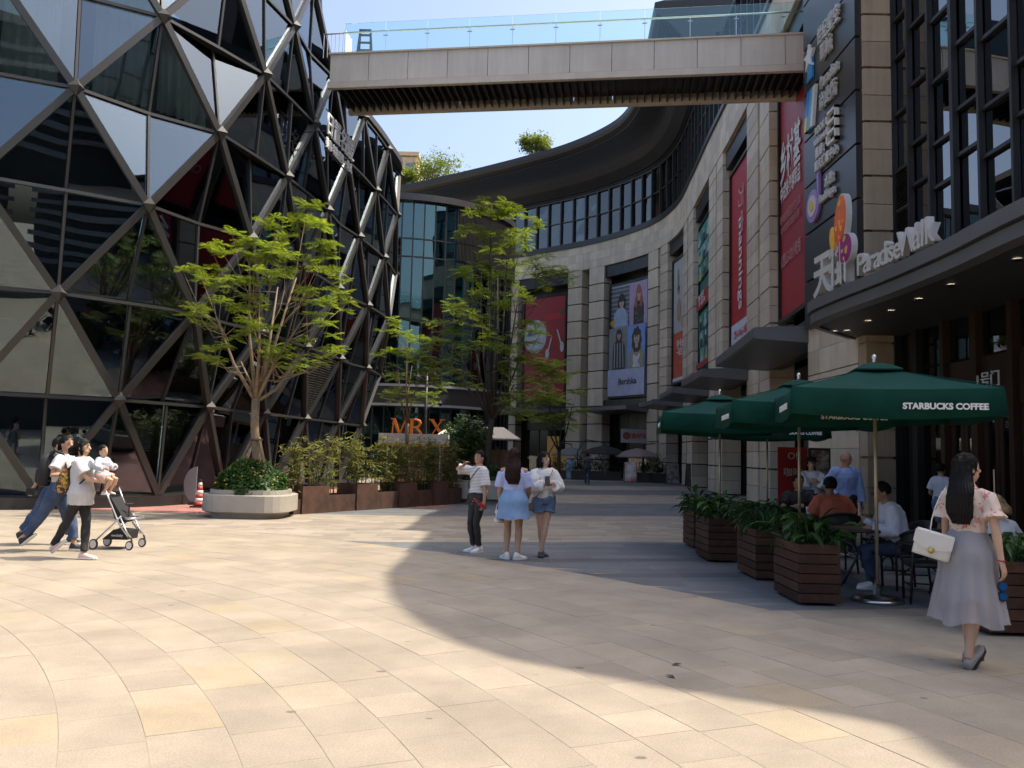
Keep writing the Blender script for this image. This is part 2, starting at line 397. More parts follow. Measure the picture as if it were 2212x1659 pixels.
def wallstrip(mb, s0, s1, o0, o1, z0, z1, step=.9):
    """solid strip following the facade between offsets o0<o1"""
    n = max(1, int((s1-s0)/step)); rings = []
    for i in range(n+1):
        s = s0+(s1-s0)*i/n; rings.append([FC.pt(s, o0, z0), FC.pt(s, o1, z0), FC.pt(s, o1, z1), FC.pt(s, o0, z1)])
    mb.loft(rings); return mb
# pillars: (pixel left, pixel right) read at y = 760 of the 2212 px frame
pill_px = [(1664, 1643), (1638.5, 1614.5), (1561.5, 1548), (1546, 1531), (1497, 1486), (1484, 1475.5), (1441, 1425.5), (1420.5, 1399), (1303, 1271), (1255, 1225), (1117, 1093), (1070, 1040)]
pills = []
for a, b in pill_px:
    s0 = FC.at_px(a, 760); s1 = FC.at_px(b, 760); pills.append((min(s0, s1), max(s0, s1)))
for pi_, (s0, s1) in enumerate(pills):
    far = s0 > 36
    P0 = FC.pt((s0+s1)/2); po = bpy.data.objects.new('pillar', None)
    core = wallstrip(MB(), s0+.08, s1-.08, -.85, -.14, 0, ZB).build('pillar', M['shop_dark'], mall)
    ch = 1.25; nz = 12 if far else 25; hh = ZB/nz
    for k in range(nz):
        mb = MB(); mb.tone = random.random(); g0 = .075 if far else (.05 if k % 2 == 0 else .012)
        wallstrip(mb, s0, s1, -.8, .02+random.uniform(0, .006), k*hh+g0, (k+1)*hh-.006); mb.build('stone_block', M['stone'], core)
# recess behind pillars: dark back wall and the openings
wallstrip(MB(), pills[0][0]-.2, FC.L, -1.4, -1.0, 0, ZB).build('recess_wall', M['shop_dark'], mall)
# stone band of tiles above the openings
nb = 96; wb = 0; SB = 3.3
wallstrip(MB(), SB, FC.L, -1.2, -.04, ZB+.002, ZT-.03).build('band_backing', M['stone'], mall)
for j in range(3):
    for i in range(nb):
        sA = SB+(FC.L-SB)*(i+(.5 if j % 2 else 0)*0)/nb; sB = SB+(FC.L-SB)*(i+1)/nb
        mb = MB(); mb.tone = random.random(); h = (ZT-ZB)/3
        wallstrip(mb, sA+.005, sB-.005, -.1, .05+random.uniform(0, .004), ZB+j*h+.006, ZB+(j+1)*h-.004, 3); mb.build('stone_tile', M['stone'], mall)
wallstrip(MB(), SB, FC.L, -1.2, .16, ZT, ZT+.14).build('ledge', M['black_metal'], mall)
wallstrip(MB(), SB, FC.L, -1.2, .08, ZT+.14, ZT+.42).build('window_sill', M['black_metal'], mall)
# glazed upper storey
ZW0, ZW1 = ZT+.42, 21.35
S0 = 9.0; nw = 52
wallstrip(MB(), S0, FC.L, -5.0, -4.8, ZT+.1, ZW1, 2).build('room_wall', M['room'], mall)
wallstrip(MB(), S0, FC.L, -4.8, -.25, ZW1+.02, ZW1+.12, 2).build('ceiling_slab', M['soffit'], mall)
wallstrip(MB(), S0, FC.L, -4.8, -1.2, ZT-.1, ZT+.1, 2).build('floor_slab', M['room'], mall)
for i in range(nw):
    a = S0+(FC.L-S0)*i/nw; b = S0+(FC.L-S0)*(i+1)/nw
    MB().beam(FC.pt(a, -.03, ZW0), FC.pt(a, -.03, ZW1), .11, .2, FC.pt(a, 1)-FC.pt(a, 0)).build('mullion', M['black_metal'], mall)
    for z0, z1 in ((ZW0, ZW0+1.75), (ZW0+1.75, ZW1)):
        tw = random.uniform(-.012, .012); tz = random.uniform(-.01, .01)
        A = FC.pt(a+.05, -.1+tw, z0+.03); B = FC.pt(b-.05, -.1-tw, z0+.03); C_ = FC.pt(b-.05, -.1-tw+tz, z1-.03); D_ = FC.pt(a+.05, -.1+tw+tz, z1-.03)
        MB().slab([B, A, D_, C_], .015).build('window_pane', M['glass_mall'], mall)
    if i % 3 == 0: pass
MBt = MB(); wallstrip(MBt, S0, FC.L, -.12, 0, ZW0+1.72, ZW0+1.78); MBt.build('transom', M['black_metal'], mall)
wallstrip(MB(), S0, FC.L, -.2, .06, ZW1-.02, ZW1+.22).build('window_head', M['black_metal'], mall)
# black flared eave with fine slats
prof = [(-.15, 21.5), (.35, 21.65), (.9, 22.1), (1.6, 22.9), (2.3, 23.6), (2.75, 23.95), (2.85, 24.15), (2.85, 24.5), (2.4, 24.62), (-14, 24.9), (-14, 24.3), (-.2, 22.9)]
ES0 = 22
n = 70; rings = []
for i in range(n+1):
    s = ES0+(FC.L-ES0)*i/n; rings.append([FC.pt(s, o, z) for o, z in prof])
MB().loft(rings).build('eave', M['eave'], mall)
sl = MB()
for k in range(22):
    f = k/21; o = .15+f*2.35; z = 21.52+2.1*(f**.93)
    wallstrip(sl, ES0, FC.L, o-.02, o+.055, z-.03, z+.01, 1.2)
tag(sl.build('eave_slats', M['black_metal'], mall), kind='stuff')
wallstrip(MB(), S0, FC.L, -14, -5, ZT, 24.2, 2).build('core_wall', M['room'], mall)
wallstrip(MB(), SB, FC.L, -14, -1.4, 0, ZT-.2, 2).build('podium_core', M['dark'], mall)
# ---- ground floor: shop fronts under the canopies
opens = [(pills[2][1] if False else pills[1][1], pills[2][0]), (pills[3][1], pills[4][0]), (pills[5][1], pills[6][0]), (pills[7][1], pills[8][0]), (pills[9][1], pills[10][0])]
open5 = (3.3, pills[0][0]); allop = [open5]+opens
for oi, (a, b) in enumerate(allop):
    fm = M['shop_dark']
    wallstrip(MB(), a, b, -1.0, -.12, ZB-.85, ZB).build('lintel', fm, mall)
    wallstrip(MB(), a, b, -1.0, -.1, 5.15, 5.65).build('spandrel', fm, mall)
    sp = MB()
    for k in range(5): wallstrip(sp, a+.03, b-.03, -.35, -.02, 5.2+.14*k-.55, 5.25+.14*k-.55)
    sp.build('louvre', fm, mall)
    # shop window: frame, posts and glass over a dim interior
    wallstrip(MB(), a, b, -5.2, -5.0, 0, 4.6).build('shop_back_wall', M['room_warm'] if oi in (4, 5) else M['room'], mall)
    k = max(2, int((b-a)/1.4))
    for i in range(k+1):
        s = a+.06+(b-a-.12)*i/k
        MB().beam(FC.pt(s, -.95, 0), FC.pt(s, -.95, 3.6), .09, .12, FC.pt(s, 1)-FC.pt(s, 0)).build('shop_post', fm, mall)
    for i in range(k):
        s = a+.06+(b-a-.12)*i/k; s2 = a+.06+(b-a-.12)*(i+1)/k
        MB().slab([FC.pt(s2-.05, -.95, .1), FC.pt(s+.05, -.95, .1), FC.pt(s+.05, -.95, 3.5), FC.pt(s2-.05, -.95, 3.5)], .02).build('shop_window', M['glass_shop'], mall)
    wallstrip(MB(), a, b, -1.02, -.8, 3.55, 4.65).build('shop_fascia', fm, mall)
# remove nothing: entrance canopies in folded grey sheet, one per bay
for oi, (a, b) in enumerate(allop):
    z = 4.62; n = 6; rings = []
    e0 = a-.25; e1 = b+.25
    if oi == 0: e0 = 3.4
    for i in range(n+1):
        s = e0+(e1-e0)*i/n
        rings.append([FC.pt(s, .03, z), FC.pt(s, 1.75, z+.12), FC.pt(s, 1.8, z+.16), FC.pt(s, 1.8, z+.42), FC.pt(s, .03, z+.5)])
    c_ = MB().loft(rings).build('entrance_canopy', M['canopy'], mall)
# ---- posters in the bays (each a printed sheet in a black frame)
def flat(p, k=1): return p
class Poster:
    """printed sheet that follows the facade between s0 and s1; u,v in 0..1 (u from the viewer's left)"""
    def __init__(s, name, label, a, b, z0, z1, c, off=-.32):
        s.a, s.b, s.z0, s.z1, s.off, s.k = a, b, z0, z1, off, 0
        s.o = thing(name, label, 'poster', FC.pt((a+b)/2, off, z0)); s.base = Vector(s.o.location)
        s.n = 8; rings = []
        for i in range(s.n+1):
            q = a+(b-a)*i/s.n; rings.append([FC.pt(q, off-.06, z0)-s.base, FC.pt(q, off, z0)-s.base, FC.pt(q, off, z1)-s.base, FC.pt(q, off-.06, z1)-s.base])
        MB().loft(rings).build('sheet', mat(name+'_print', c, .45, 0, var=(.5, .05)), s.o)
        fr = MB()
        for (p0, p1, zz0, zz1) in ((a-.14, a, z0-.14, z1+.14), (b, b+.14, z0-.14, z1+.14), (a, b, z1, z1+.14), (a, b, z0-.14, z0)):
            m_ = max(1, int((p1-p0)/.6)); rr = []
            for i in range(m_+1):
                q = p0+(p1-p0)*i/m_; rr.append([FC.pt(q, off-.1, zz0)-s.base, FC.pt(q, off+.09, zz0)-s.base, FC.pt(q, off+.09, zz1)-s.base, FC.pt(q, off-.1, zz1)-s.base])
            fr.loft(rr)
        fr.build('frame', M['shop_dark'], s.o)
    def P(s, u, v, d=.0):
        return FC.pt(s.b+(s.a-s.b)*u, s.off+d, s.z0+(s.z1-s.z0)*v)-s.base
    def shape(s, name, pts, c, rough=.5):
        s.k += 1; d = .004+.0035*s.k
        if isinstance(c, tuple): c = mat('print', c, rough, var=(2.2, .22, 8))
        # subdivide long edges so that the print follows the curved wall
        q = []
        for i in range(len(pts)):
            p0, p1 = pts[i], pts[(i+1) % len(pts)]; n = max(1, int(abs(p1[0]-p0[0])/.13))
            for j in range(n): q.append((p0[0]+(p1[0]-p0[0])*j/n, p0[1]+(p1[1]-p0[1])*j/n))
        rg = [s.P(u, v, d) for u, v in q]; c0 = s.P(sum(p[0] for p in q)/len(q), sum(p[1] for p in q)/len(q), d)
        mb = MB(); mb.add(rg+[c0], [(i, (i+1) % len(rg), len(rg)) for i in range(len(rg))]); return mb.build(name, c, s.o)
    def rect(s, name, u0, v0, u1, v1, c):
        s.k += 1; d = .004+.0035*s.k; n = max(1, int((u1-u0)/.13)); mb = MB(); vs_ = []; fs = []
        for i in range(n+1): u = u0+(u1-u0)*i/n; vs_ += [s.P(u, v0, d), s.P(u, v1, d)]
        for i in range(n): fs.append((2*i, 2*i+2, 2*i+3, 2*i+1))
        mb.add(vs_, fs); return mb.build(name, mat('print', c, .5, var=(1.2, .2, 8)) if isinstance(c, tuple) else c, s.o)
    def oval(s, name, u, v, ru, rv, c, n=18, wob=0, seed=0):
        return s.shape(name, [(u+ru*math.cos(2*PI*i/n)*(1+wob*math.sin(i*2.4+seed)), v+rv*math.sin(2*PI*i/n)*(1+wob*math.sin(i*3.1+seed))) for i in range(n)], c)
    def text(s, str_, u, v, size, c, sx=1, rot=0, align='CENTER', bold=0, vert=False):
        s.k += 1; o = s.P(u, v, .05+.0035*s.k); x = s.P(min(1, u+.04), v)-s.P(u-.04, v); m = frame(o, x)
        if rot: m = m@Matrix.Rotation(rot, 4, 'Z')
        return text('lettering', str_, size, m, c if not isinstance(c, tuple) else mat('print', c, .5), s.o, .004, align, sx, offset=bold)
W_ = (.75, .75, .74)
# bay 0 red noodle/snack restaurant banner, partly behind the sign column
p = Poster('restaurant_banner', 'large red restaurant banner beside the charcoal sign column', 3.6, pills[0][0]-.25, 6.3, 14.2, (.36, .012, .02))
p.text('乡村基', .235, .60, 1.5, M['white_letters'], sx=.62, bold=.03); p.text('中式快餐领军品', .235, .51, .62, M['white_letters'], bold=.01, sx=.62)
p.text('每年接待超过1亿人次', .235, .41, .36, (.5, .2, .2), sx=.8); p.text('吃中式快餐 就选乡村基', .235, .365, .3, (.5, .2, .2), sx=.8); p.text('C馆LG-02小吃街', .25, .22, .52, (.55, .3, .3), sx=.7)
# bay 1 red chemist banner, vertical writing
a, b = opens[0]; p = Poster('pharmacy_banner', 'tall red banner with white lettering turned sideways', a+.3, b-.3, 6.4, 14.3, (.42, .016, .024))
p.rect('white_strip', 0, 0, 1, .135, (.62, .64, .72)); p.text('mannings', .40, .70, 1.08, M['white_letters'], rot=-PI/2, bold=.012, align='LEFT'); p.k += 0
p.text('万宁', .40, .87, 1.1, (.6, .35, .35), rot=-PI/2, align='LEFT'); p.text('C馆-G-19a,G-18商铺', .5, .05, .42, (.5, .02, .03), sx=.8, bold=.008)
# bay 2 green collage
a, b = opens[1]; p = Poster('green_collage_poster', 'green photo collage poster with red strip across the middle', a+.3, b-.3, 6.4, 14.3, (.02, .16, .13))
for i in range(8):
    for j in range(3):
        v = .04+i*.115; u = j/3+.01
        if 3 <= i <= 4: continue
        c = random.choice([(.03, .22, .18), (.015, .09, .08), (.10, .32, .28), (.02, .13, .14), (.22, .38, .36)]); p.rect('photo_cell', u, v, u+.31, v+.108, c)
        p.oval('figure', u+.15, v+.07, .05, .022, random.choice([(.38, .3, .24), (.02, .03, .03), (.5, .5, .45)])); p.oval('figure', u+.15, v+.025, .1, .03, random.choice([(.02, .03, .03), (.35, .45, .42), (.4, .35, .08)]))
p.rect('red_strip', 0, .40, 1, .50, (.40, .02, .03)); p.text('2017 悦己', .42, .455, .42, M['white_letters'], bold=.01); p.text('第一届造型大赛', .5, .415, .3, M['white_letters'])
p.rect('red_strip', 0, 0, 1, .035, (.36, .02, .03))
# bay 3 lunch-card poster
a, b = opens[2]; p = Poster('orange_card_poster', 'poster of a figure on pale grey above an orange-red lower half', a+.3, b-.3, 6.4, 14.2, (.42, .43, .43))
p.rect('orange_half', 0, .03, 1, .40, (.50, .07, .035)); p.text('四卡合', .5, .27, .62, M['white_letters'], bold=.012); p.text('一站生活', .5, .21, .5, M['white_letters'], bold=.008); p.text('· · · · · ·', .5, .13, .3, M['white_letters'])
p.oval('figure', .33, .58, .13, .10, (.42, .24, .14), wob=.06); p.oval('figure', .30, .74, .07, .03, (.40, .24, .15)); p.oval('figure', .30, .765, .08, .02, (.03, .02, .02)); p.oval('figure', .27, .84, .045, .09, (.42, .25, .16)); p.oval('figure', .72, .47, .22, .055, (.40, .28, .10)); p.oval('plant', .72, .56, .07, .05, (.05, .10, .05), wob=.3)
p.rect('white_strip', 0, 0, 1, .03, (.6, .62, .65))
# bay 4 fashion poster, four portraits over a pale panel
a, b = opens[3]; p = Poster('fashion_poster', 'fashion poster of four portraits above a pale lilac name panel', a+.45, b-.45, 5.9, 14.0, (.43, .45, .62))
def portrait(p, u, v, s, hair, skin, top, hs=1.0, curly=0):
    p.oval('torso', u, v-.135*s, .145*s, .095*s, top, wob=.05); p.shape('torso', [(u-.15*s, v-.2*s), (u+.15*s, v-.2*s), (u+.13*s, v-.09*s), (u+.05*s, v-.055*s), (u-.05*s, v-.055*s), (u-.13*s, v-.09*s)], top)
    p.oval('hair', u, v-.012*s*hs, .082*s*(1+.1*curly), .052*s*hs, hair, wob=.1*curly, seed=2); p.oval('face', u, v-.003*s, .052*s, .037*s, skin); p.shape('neck', [(u-.025*s, v-.06*s), (u+.025*s, v-.06*s), (u+.025*s, v-.03*s), (u-.025*s, v-.03*s)], skin)
    p.oval('hair', u, v+.027*s, .062*s, .02*s, hair, wob=.1*curly); p.oval('eye', u-.02*s, v+.003*s, .011*s, .004*s, (.03, .02, .02), 8); p.oval('eye', u+.022*s, v+.003*s, .011*s, .004*s, (.03, .02, .02), 8); p.oval('mouth', u, v-.02*s, .014*s, .004*s, (.35, .08, .07), 8)
skin = (.52, .36, .28)
p.rect('photo_cell', 0, .61, .5, .98, (.10, .11, .12)); 
for i in range(9): p.rect('shutter_slat', 0, .625+i*.04, .5, .637+i*.04, (.26, .28, .30))
portrait(p, .28, .845, 1.25, (.015, .013, .014), skin, (.34, .42, .56), 1.5); p.rect('sunglasses', .21, .845, .35, .862, (.01, .01, .01)); p.shape('torso', [(.08, .62), (.44, .62), (.42, .74), (.34, .79), (.2, .79), (.1, .74)], (.33, .41, .55))
p.oval('flower', .06, .66, .06, .025, (.5, .28, .03))
p.rect('photo_cell', .5, .61, 1, .98, (.42, .30, .46)); portrait(p, .76, .88, 1.0, (.34, .10, .03), skin, (.02, .018, .018), 2.2); p.shape('torso', [(.62, .62), (.9, .62), (.89, .74), (.86, .82), (.66, .82), (.63, .74)], (.025, .02, .02)); p.oval('hair', .69, .81, .035, .05, (.34, .10, .03)); p.oval('hair', .84, .81, .035, .05, (.34, .10, .03))
for i in range(14): p.oval('dot', .66+random.random()*.2, .64+random.random()*.15, .007, .003, (.5, .45, .4), 6)
p.rect('photo_cell', 0, .235, .5, .608, (.21, .22, .22)); portrait(p, .26, .545, 1.05, (.02, .016, .014), (.42, .28, .21), (.03, .03, .035)); p.shape('torso', [(.1, .24), (.42, .24), (.42, .36), (.4, .46), (.3, .5), (.2, .5), (.12, .46), (.1, .36)], (.03, .03, .035))
for i in range(4): p.shape('stripe', [(.14+i*.08, .25), (.155+i*.08, .25), (.165+i*.07, .47), (.15+i*.07, .47)], (.5, .5, .48))
p.rect('photo_cell', .5, .235, 1, .608, (.17, .30, .62)); portrait(p, .76, .50, 1.55, (.03, .022, .018), (.46, .33, .27), (.30, .28, .20), 1.45, 1); p.shape('torso', [(.52, .24), (.99, .24), (.97, .33), (.86, .37), (.66, .37), (.55, .32)], (.30, .28, .20)); p.shape('shirt', [(.66, .24), (.88, .24), (.86, .36), (.76, .33), (.67, .36)], (.6, .62, .66))
p.rect('name_panel', 0, 0, 1, .233, (.43, .45, .62)); p.text('Bershka', .53, .1, .62, (.03, .03, .035), bold=.006)
# bay 5 red crockery poster
a, b = opens[4]; p = Poster('crockery_poster', 'red poster with white plate and two spoons behind the trees', a+.45, b-.45, 5.9, 14.0, (.30, .018, .022))
p.oval('plate', .27, .62, .28, .165, (.45, .47, .50), 24); p.oval('plate_well', .27, .62, .20, .12, (.52, .54, .57), 24); p.text('辣小子', .27, .625, .5, (.03, .03, .03))
p.oval('chilli', .72, .80, .22, .035, (.42, .02, .02), wob=.05); p.shape('chilli_stem', [(.88, .8), (.99, .86), (.97, .88), (.86, .83)], (.05, .08, .02))
def spoon(u, v, du, dv): p.oval('spoon_bowl', u, v, .045, .05, (.5, .52, .55)); p.shape('spoon_handle', [(u-.018, v), (u+.018, v), (u+du+.016, v+dv), (u+du-.012, v+dv)], (.5, .52, .55))
spoon(.58, .44, .10, .16); spoon(.93, .50, -.12, .17); p.text('小面火锅', .6, .12, .35, (.4, .2, .2))
# ================================================================ near corner of the mall: stone column, sign panels, glass wall, canopy
corner = thing('corner_block', 'near corner block with stone column and dark glass wall over the cafe entrance', 'building', (0, 0, 0))
ZTN = 17.03; X0, Y0 = 7.72, 18.0; XW = 8.42
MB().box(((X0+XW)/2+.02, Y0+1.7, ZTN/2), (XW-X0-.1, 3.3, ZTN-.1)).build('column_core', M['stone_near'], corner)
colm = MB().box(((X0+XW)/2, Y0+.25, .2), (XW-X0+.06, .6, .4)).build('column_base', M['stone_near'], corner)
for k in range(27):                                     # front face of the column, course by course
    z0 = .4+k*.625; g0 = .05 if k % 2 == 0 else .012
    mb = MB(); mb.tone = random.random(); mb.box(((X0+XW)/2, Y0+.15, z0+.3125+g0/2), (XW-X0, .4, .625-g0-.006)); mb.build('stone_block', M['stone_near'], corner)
for k in range(8):                                      # side face below the sign panels
    z0 = k*.625; g0 = .03 if k % 2 == 0 else .008
    for j in range(4):
        mb = MB(); mb.tone = random.random(); mb.box((X0+.13, Y0+.37+.78*j+.385, z0+.3125+g0/2), (.28, .774, .625-g0)); mb.build('stone_block', M['stone'], corner)
# sign panels
for k in range(8):
    z = 4.95+1.25*k; pan = MB().box((X0+.02, Y0+1.66, z+.6), (.34, 3.28, 1.19)).build('sign_panel', M['sign_panel'], corner)
MB().box((X0+.1, Y0+1.66, 9.9), (.2, 3.2, 10)).build('panel_backing', M['dark'], corner)
MB().box((X0+.1, Y0+1.66, 16.0), (.3, 3.2, 1.9)).build('upper_side_wall', M['stone'], corner)
# glass curtain wall running towards the camera along x = XW, then curving away
GW = Curve([(XW+.02, Y0-.02), (XW+.02, 16), (XW+.02, 14), (XW+.04, 12), (8.75, 10.2), (9.65, 8.8), (11.1, 7.65), (13.2, 6.5), (17, 5.3)], 10)
def gwp(s, off, z):                                      # travel is towards the camera: plaza lies to the right of travel
    return GW.pt(s, -off, z)
M['glass_wall'] = glassmat('curtain_wall_glass', (.22, .27, .28), 1.55, .16, wav=.2)
zl = [4.75, 5.6, 7.1, 8.0, 9.3, 10.6, 11.5, 13, 14.5, 15.8, ZTN]
nsec = 15; sec = [i*GW.L/nsec for i in range(nsec+1)]
sec = [0, .75, 1.62, 2.5, 3.4, 4.4, 5.4, 6.4, 7.5, 8.8, 10.2, 11.6, 13, 14.6]
for i, s in enumerate(sec):
    MB().beam(gwp(s, .04, 4.7), gwp(s, .04, ZTN), .07 if i % 3 else .11, .12, gwp(s, 1, 0)-gwp(s, 0, 0)).build('mullion', M['black_metal'], corner)
for i in range(len(sec)-1):
    a, b = sec[i], sec[i+1]; lv = zl if i % 2 == 0 else [z+.35 for z in zl[:-1]]+[ZTN]
    if i % 2: lv = [4.75]+lv
    for z0, z1 in zip(lv, lv[1:]):
        tr = MB().beam(gwp(a+.04, 0, z1), gwp(b-.04, 0, z1), .07, .09, gwp(a, 1, 0)-gwp(a, 0, 0)).build('transom', M['black_metal'], corner)
        if i == 0 and z0 < 7.5:
            lb = MB(); n = int((z1-z0)/.07)
            for k in range(n): lb.beam(gwp(a+.06, 0, z0+.05+.07*k), gwp(b-.06, 0, z0+.05+.07*k), .012, .09, Vector((-1, 0, -.7)))
            lb.build('louvre', M['black_metal'], corner); continue
        e = random.uniform(-.012, .012)
        MB().slab([gwp(a+.05, -.04+e, z0+.04), gwp(b-.05, -.04-e, z0+.04), gwp(b-.05, -.04-e, z1-.04), gwp(a+.05, -.04+e, z1-.04)], .02).build('window_pane', M['glass_wall'], corner)
# rooms behind the glass
for z in (4.4, 8.6, 12.9, ZTN-.34): MB().prism([(XW+.25, Y0+.2), (XW+.25, 11.9), (9.2, 10.1), (10.2, 8.3), (11.6, 7.1), (17, 5), (22, 6), (22, Y0+.2)], z, z+.3).build('floor_slab', M['soffit'], corner)
MB().box((12.2, 12, 8.6), (.2, 14, 17)).build('room_wall', M['room'], corner)
MB().box((17, Y0+.5, 8.5), (17, .4, 17)).build('room_wall', M['room'], corner)
# podium roof slab that throws the curved edge of shade over the plaza
MB().prism([(8.1, 22.3), (X0, 21.6), (X0, Y0-.05), (8.26, Y0-.1), (8.26, 11.98), (8.56, 10.31), (9.0, 9.02), (9.47, 8.15), (9.85, 7.73), (10.94, 7.02), (11.85, 6.54), (12.66, 5.96), (14.8, 4.9), (18, 4.0), (26, 3.6), (26, 60), (12, 60), (9.6, 26), (9.2, 22.3)], ZTN+.002, ZTN+.12).build('roof_slab', M['soffit'], corner)
# ---- entrance storey under the canopy
for i, s in enumerate([0, .9, 2.0, 3.1, 4.2, 5.3, 6.4, 7.6]):
    MB().beam(gwp(s, .02, 0), gwp(s, .02, 4.4), .2 if i % 2 else .14, .2, gwp(s, 1, 0)-gwp(s, 0, 0)).build('entrance_post', M['shop_dark'] if i < 2 else M['wood_door'], corner)
ss = [0, .9, 2.0, 3.1, 4.2, 5.3, 6.4, 7.6]
for i in range(len(ss)-1):
    a, b = ss[i]+.1, ss[i+1]-.1
    MB().slab([gwp(a, -.02, 3.55), gwp(b, -.02, 3.55), gwp(b, -.02, 4.35), gwp(a, -.02, 4.35)], .02).build('window_pane', M['glass_shop'], corner)
    if i >= 2:
        MB().slab([gwp(a, .02, 2.6), gwp(b, .02, 2.6), gwp(b, .02, 3.5), gwp(a, .02, 3.5)], .06).build('wood_panel', M['wood_door'], corner)
        dr = MB(); m_ = (a+b)/2
        for x0, x1 in ((a, m_-.01), (m_+.01, b)):
            dr.slab([gwp(x0, .0, .02), gwp(x0+.11, .0, .02), gwp(x0+.11, .0, 2.55), gwp(x0, .0, 2.55)], .05); dr.slab([gwp(x1-.11, .0, .02), gwp(x1, .0, .02), gwp(x1, .0, 2.55), gwp(x1-.11, .0, 2.55)], .05)
            dr.slab([gwp(x0+.11, .0, .02), gwp(x1-.11, .0, .02), gwp(x1-.11, .0, .3), gwp(x0+.11, .0, .3)], .05); dr.slab([gwp(x0+.11, .0, 2.42), gwp(x1-.11, .0, 2.42), gwp(x1-.11, .0, 2.55), gwp(x0+.11, .0, 2.55)], .05)
        d_ = dr.build('door', M['wood_door'], corner)
        MB().slab([gwp(a+.1, -.02, .3), gwp(b-.1, -.02, .3), gwp(b-.1, -.02, 2.42), gwp(a+.1, -.02, 2.42)], .015).build('glass', M['glass_shop'], d_)
        MB().tube([gwp(m_-.06, .07, .9), gwp(m_-.06, .07, 1.5)], .015, 8).build('handle', M['steel'], d_)
    else:
        MB().slab([gwp(a, -.02, .1), gwp(b, -.02, .1), gwp(b, -.02, 3.5), gwp(a, -.02, 3.5)], .02).build('window_pane', M['glass_shop'], corner)
dsg = thing('door_number_sign', 'white lettering of the door number above the brown entrance doors', 'sign', (XW, 14.4, 2.95))
text('lettering', '1号门', .30, frame((-.12, 0, 0), (0, -1, 0)), M['white_letters'], dsg, .02, bold if False else 'CENTER')
# ---- canopy
CE = Curve([(7.5, 18.55), (6.6, 17.6), (5.98, 16.7), (5.95, 15.2), (6.08, 13.4), (6.12, 11.6), (6.05, 9.8), (6.2, 8.2), (7.2, 6.4), (9.5, 4.8), (13, 3.4)], 8)
def canring(s):
    p, t = CE.at(s); nn = Vector((-t.y, t.x))*-1   # outwards = right of travel
    def q(o, z): return (p.x+nn.x*o, p.y+nn.y*o, z)
    return q
n = 64; R1 = []; R2 = []; R3 = []
inner = lambda p: (max(p.x+.4, XW+.1) if p.y < 18 else p.x+.6, p.y)
for i in range(n+1):
    s = CE.L*i/n; q = canring(s); p, t = CE.at(s); ix, iy = (XW+.12, max(p.y, 8.5)) if p.y < 17.9 else (XW-.75, 18.0)
    if p.y < 8.5: ix = XW+.12+(8.5-p.y)*1.2; iy = max(p.y+1.6, 5.6)
    R1.append([(ix, iy, 4.34), q(-.22, 4.34), q(-.22, 4.42), (ix, iy, 4.42)])
    R2.append([q(-.24, 4.30), q(-.06, 4.33), q(-.06, 4.52), q(-.24, 4.52)])
    R3.append([q(-.5, 4.525), q(.0, 4.55), q(.0, 4.76), q(-.5, 4.8)])
cn = MB().loft(R1).build('canopy', M['soffit'], corner); MB().loft(R2).build('canopy_fascia', M['canopy'], cn); MB().loft(R3).build('canopy_gutter', M['canopy'], cn)
M['lamp_on'] = mat('lit_downlight', (.9, .8, .6), .5, emit=(1, .86, .62, 9))
LL = ['second', 'third', 'fourth', 'fifth', 'sixth', 'seventh', 'first']
for x, y in ((1830, 715), (1875, 694), (1925, 672), (1985, 647), (2055, 616), (2198, 561), (1802, 716)):
    p = gz(x, y, 4.335); l = thing('downlight', LL.pop(0)+' lit downlight in the cafe canopy, counting from the stone column', 'lamp', (p.x, p.y, 4.335), group='downlights under the cafe canopy')
    MB().lathe([(.085, -.012), (.085, .0), (.06, .0), (.06, -.012)], 16).build('rim', M['steel'], l); MB().lathe([(.0599, -.006), (.0599, .0)], 16).build('bulb', M['lamp_on'], l)
# ---- standing letters on the canopy edge
M['letter_side'] = mat('white_sign_letter', (.50, .49, .475), .35)
def along(s, z, off=-.12):
    p, t = CE.at(s); nn = Vector((t.y, -t.x)); return Vector((p.x+nn.x*off, p.y+nn.y*off, z)), Vector((t.x, t.y, 0))
sg = thing('canopy_name_sign', 'white standing letters with fruit-coloured ovals on the canopy edge', 'sign', (6.0, 15, 4.8)); sb = Vector(sg.location)
def sput(str_, px, size, z=4.86, depth=.16, sx=1, bold=.0):
    s = CE_px(px); o, t = along(s, z); text('letter', str_, size, frame(o-sb, t), M['letter_side'], sg, depth, 'CENTER', sx, offset=bold)
def CE_px(px):
    d = ray(px, 600); k = d.x/d.y
    for i in range(len(CE.p)-1):
        a, b = CE.p[i], CE.p[i+1]; fa = a.x-k*a.y; fb = b.x-k*b.y
        if a.y < 17.2 and fa*fb <= 0: return CE.s[i]+(b-a).length*fa/(fa-fb)
    return CE.L*.5
sput('天', 1771, .92, bold=.025, sx=.95); sput('街', 1806, .92, bold=.018, sx=.9)
xs = [1851, 1866, 1880, 1894, 1908, 1917, 1928, 1941]
for ch, px in zip('Paradise', (1850, 1863, 1874, 1886, 1899, 1908, 1916, 1929)): sput(ch, px, .54, bold=.006, depth=.11)
for ch, px in zip('Walk', (1951, 1971, 1984, 1999)): sput(ch, px, .60, bold=.006, depth=.11)
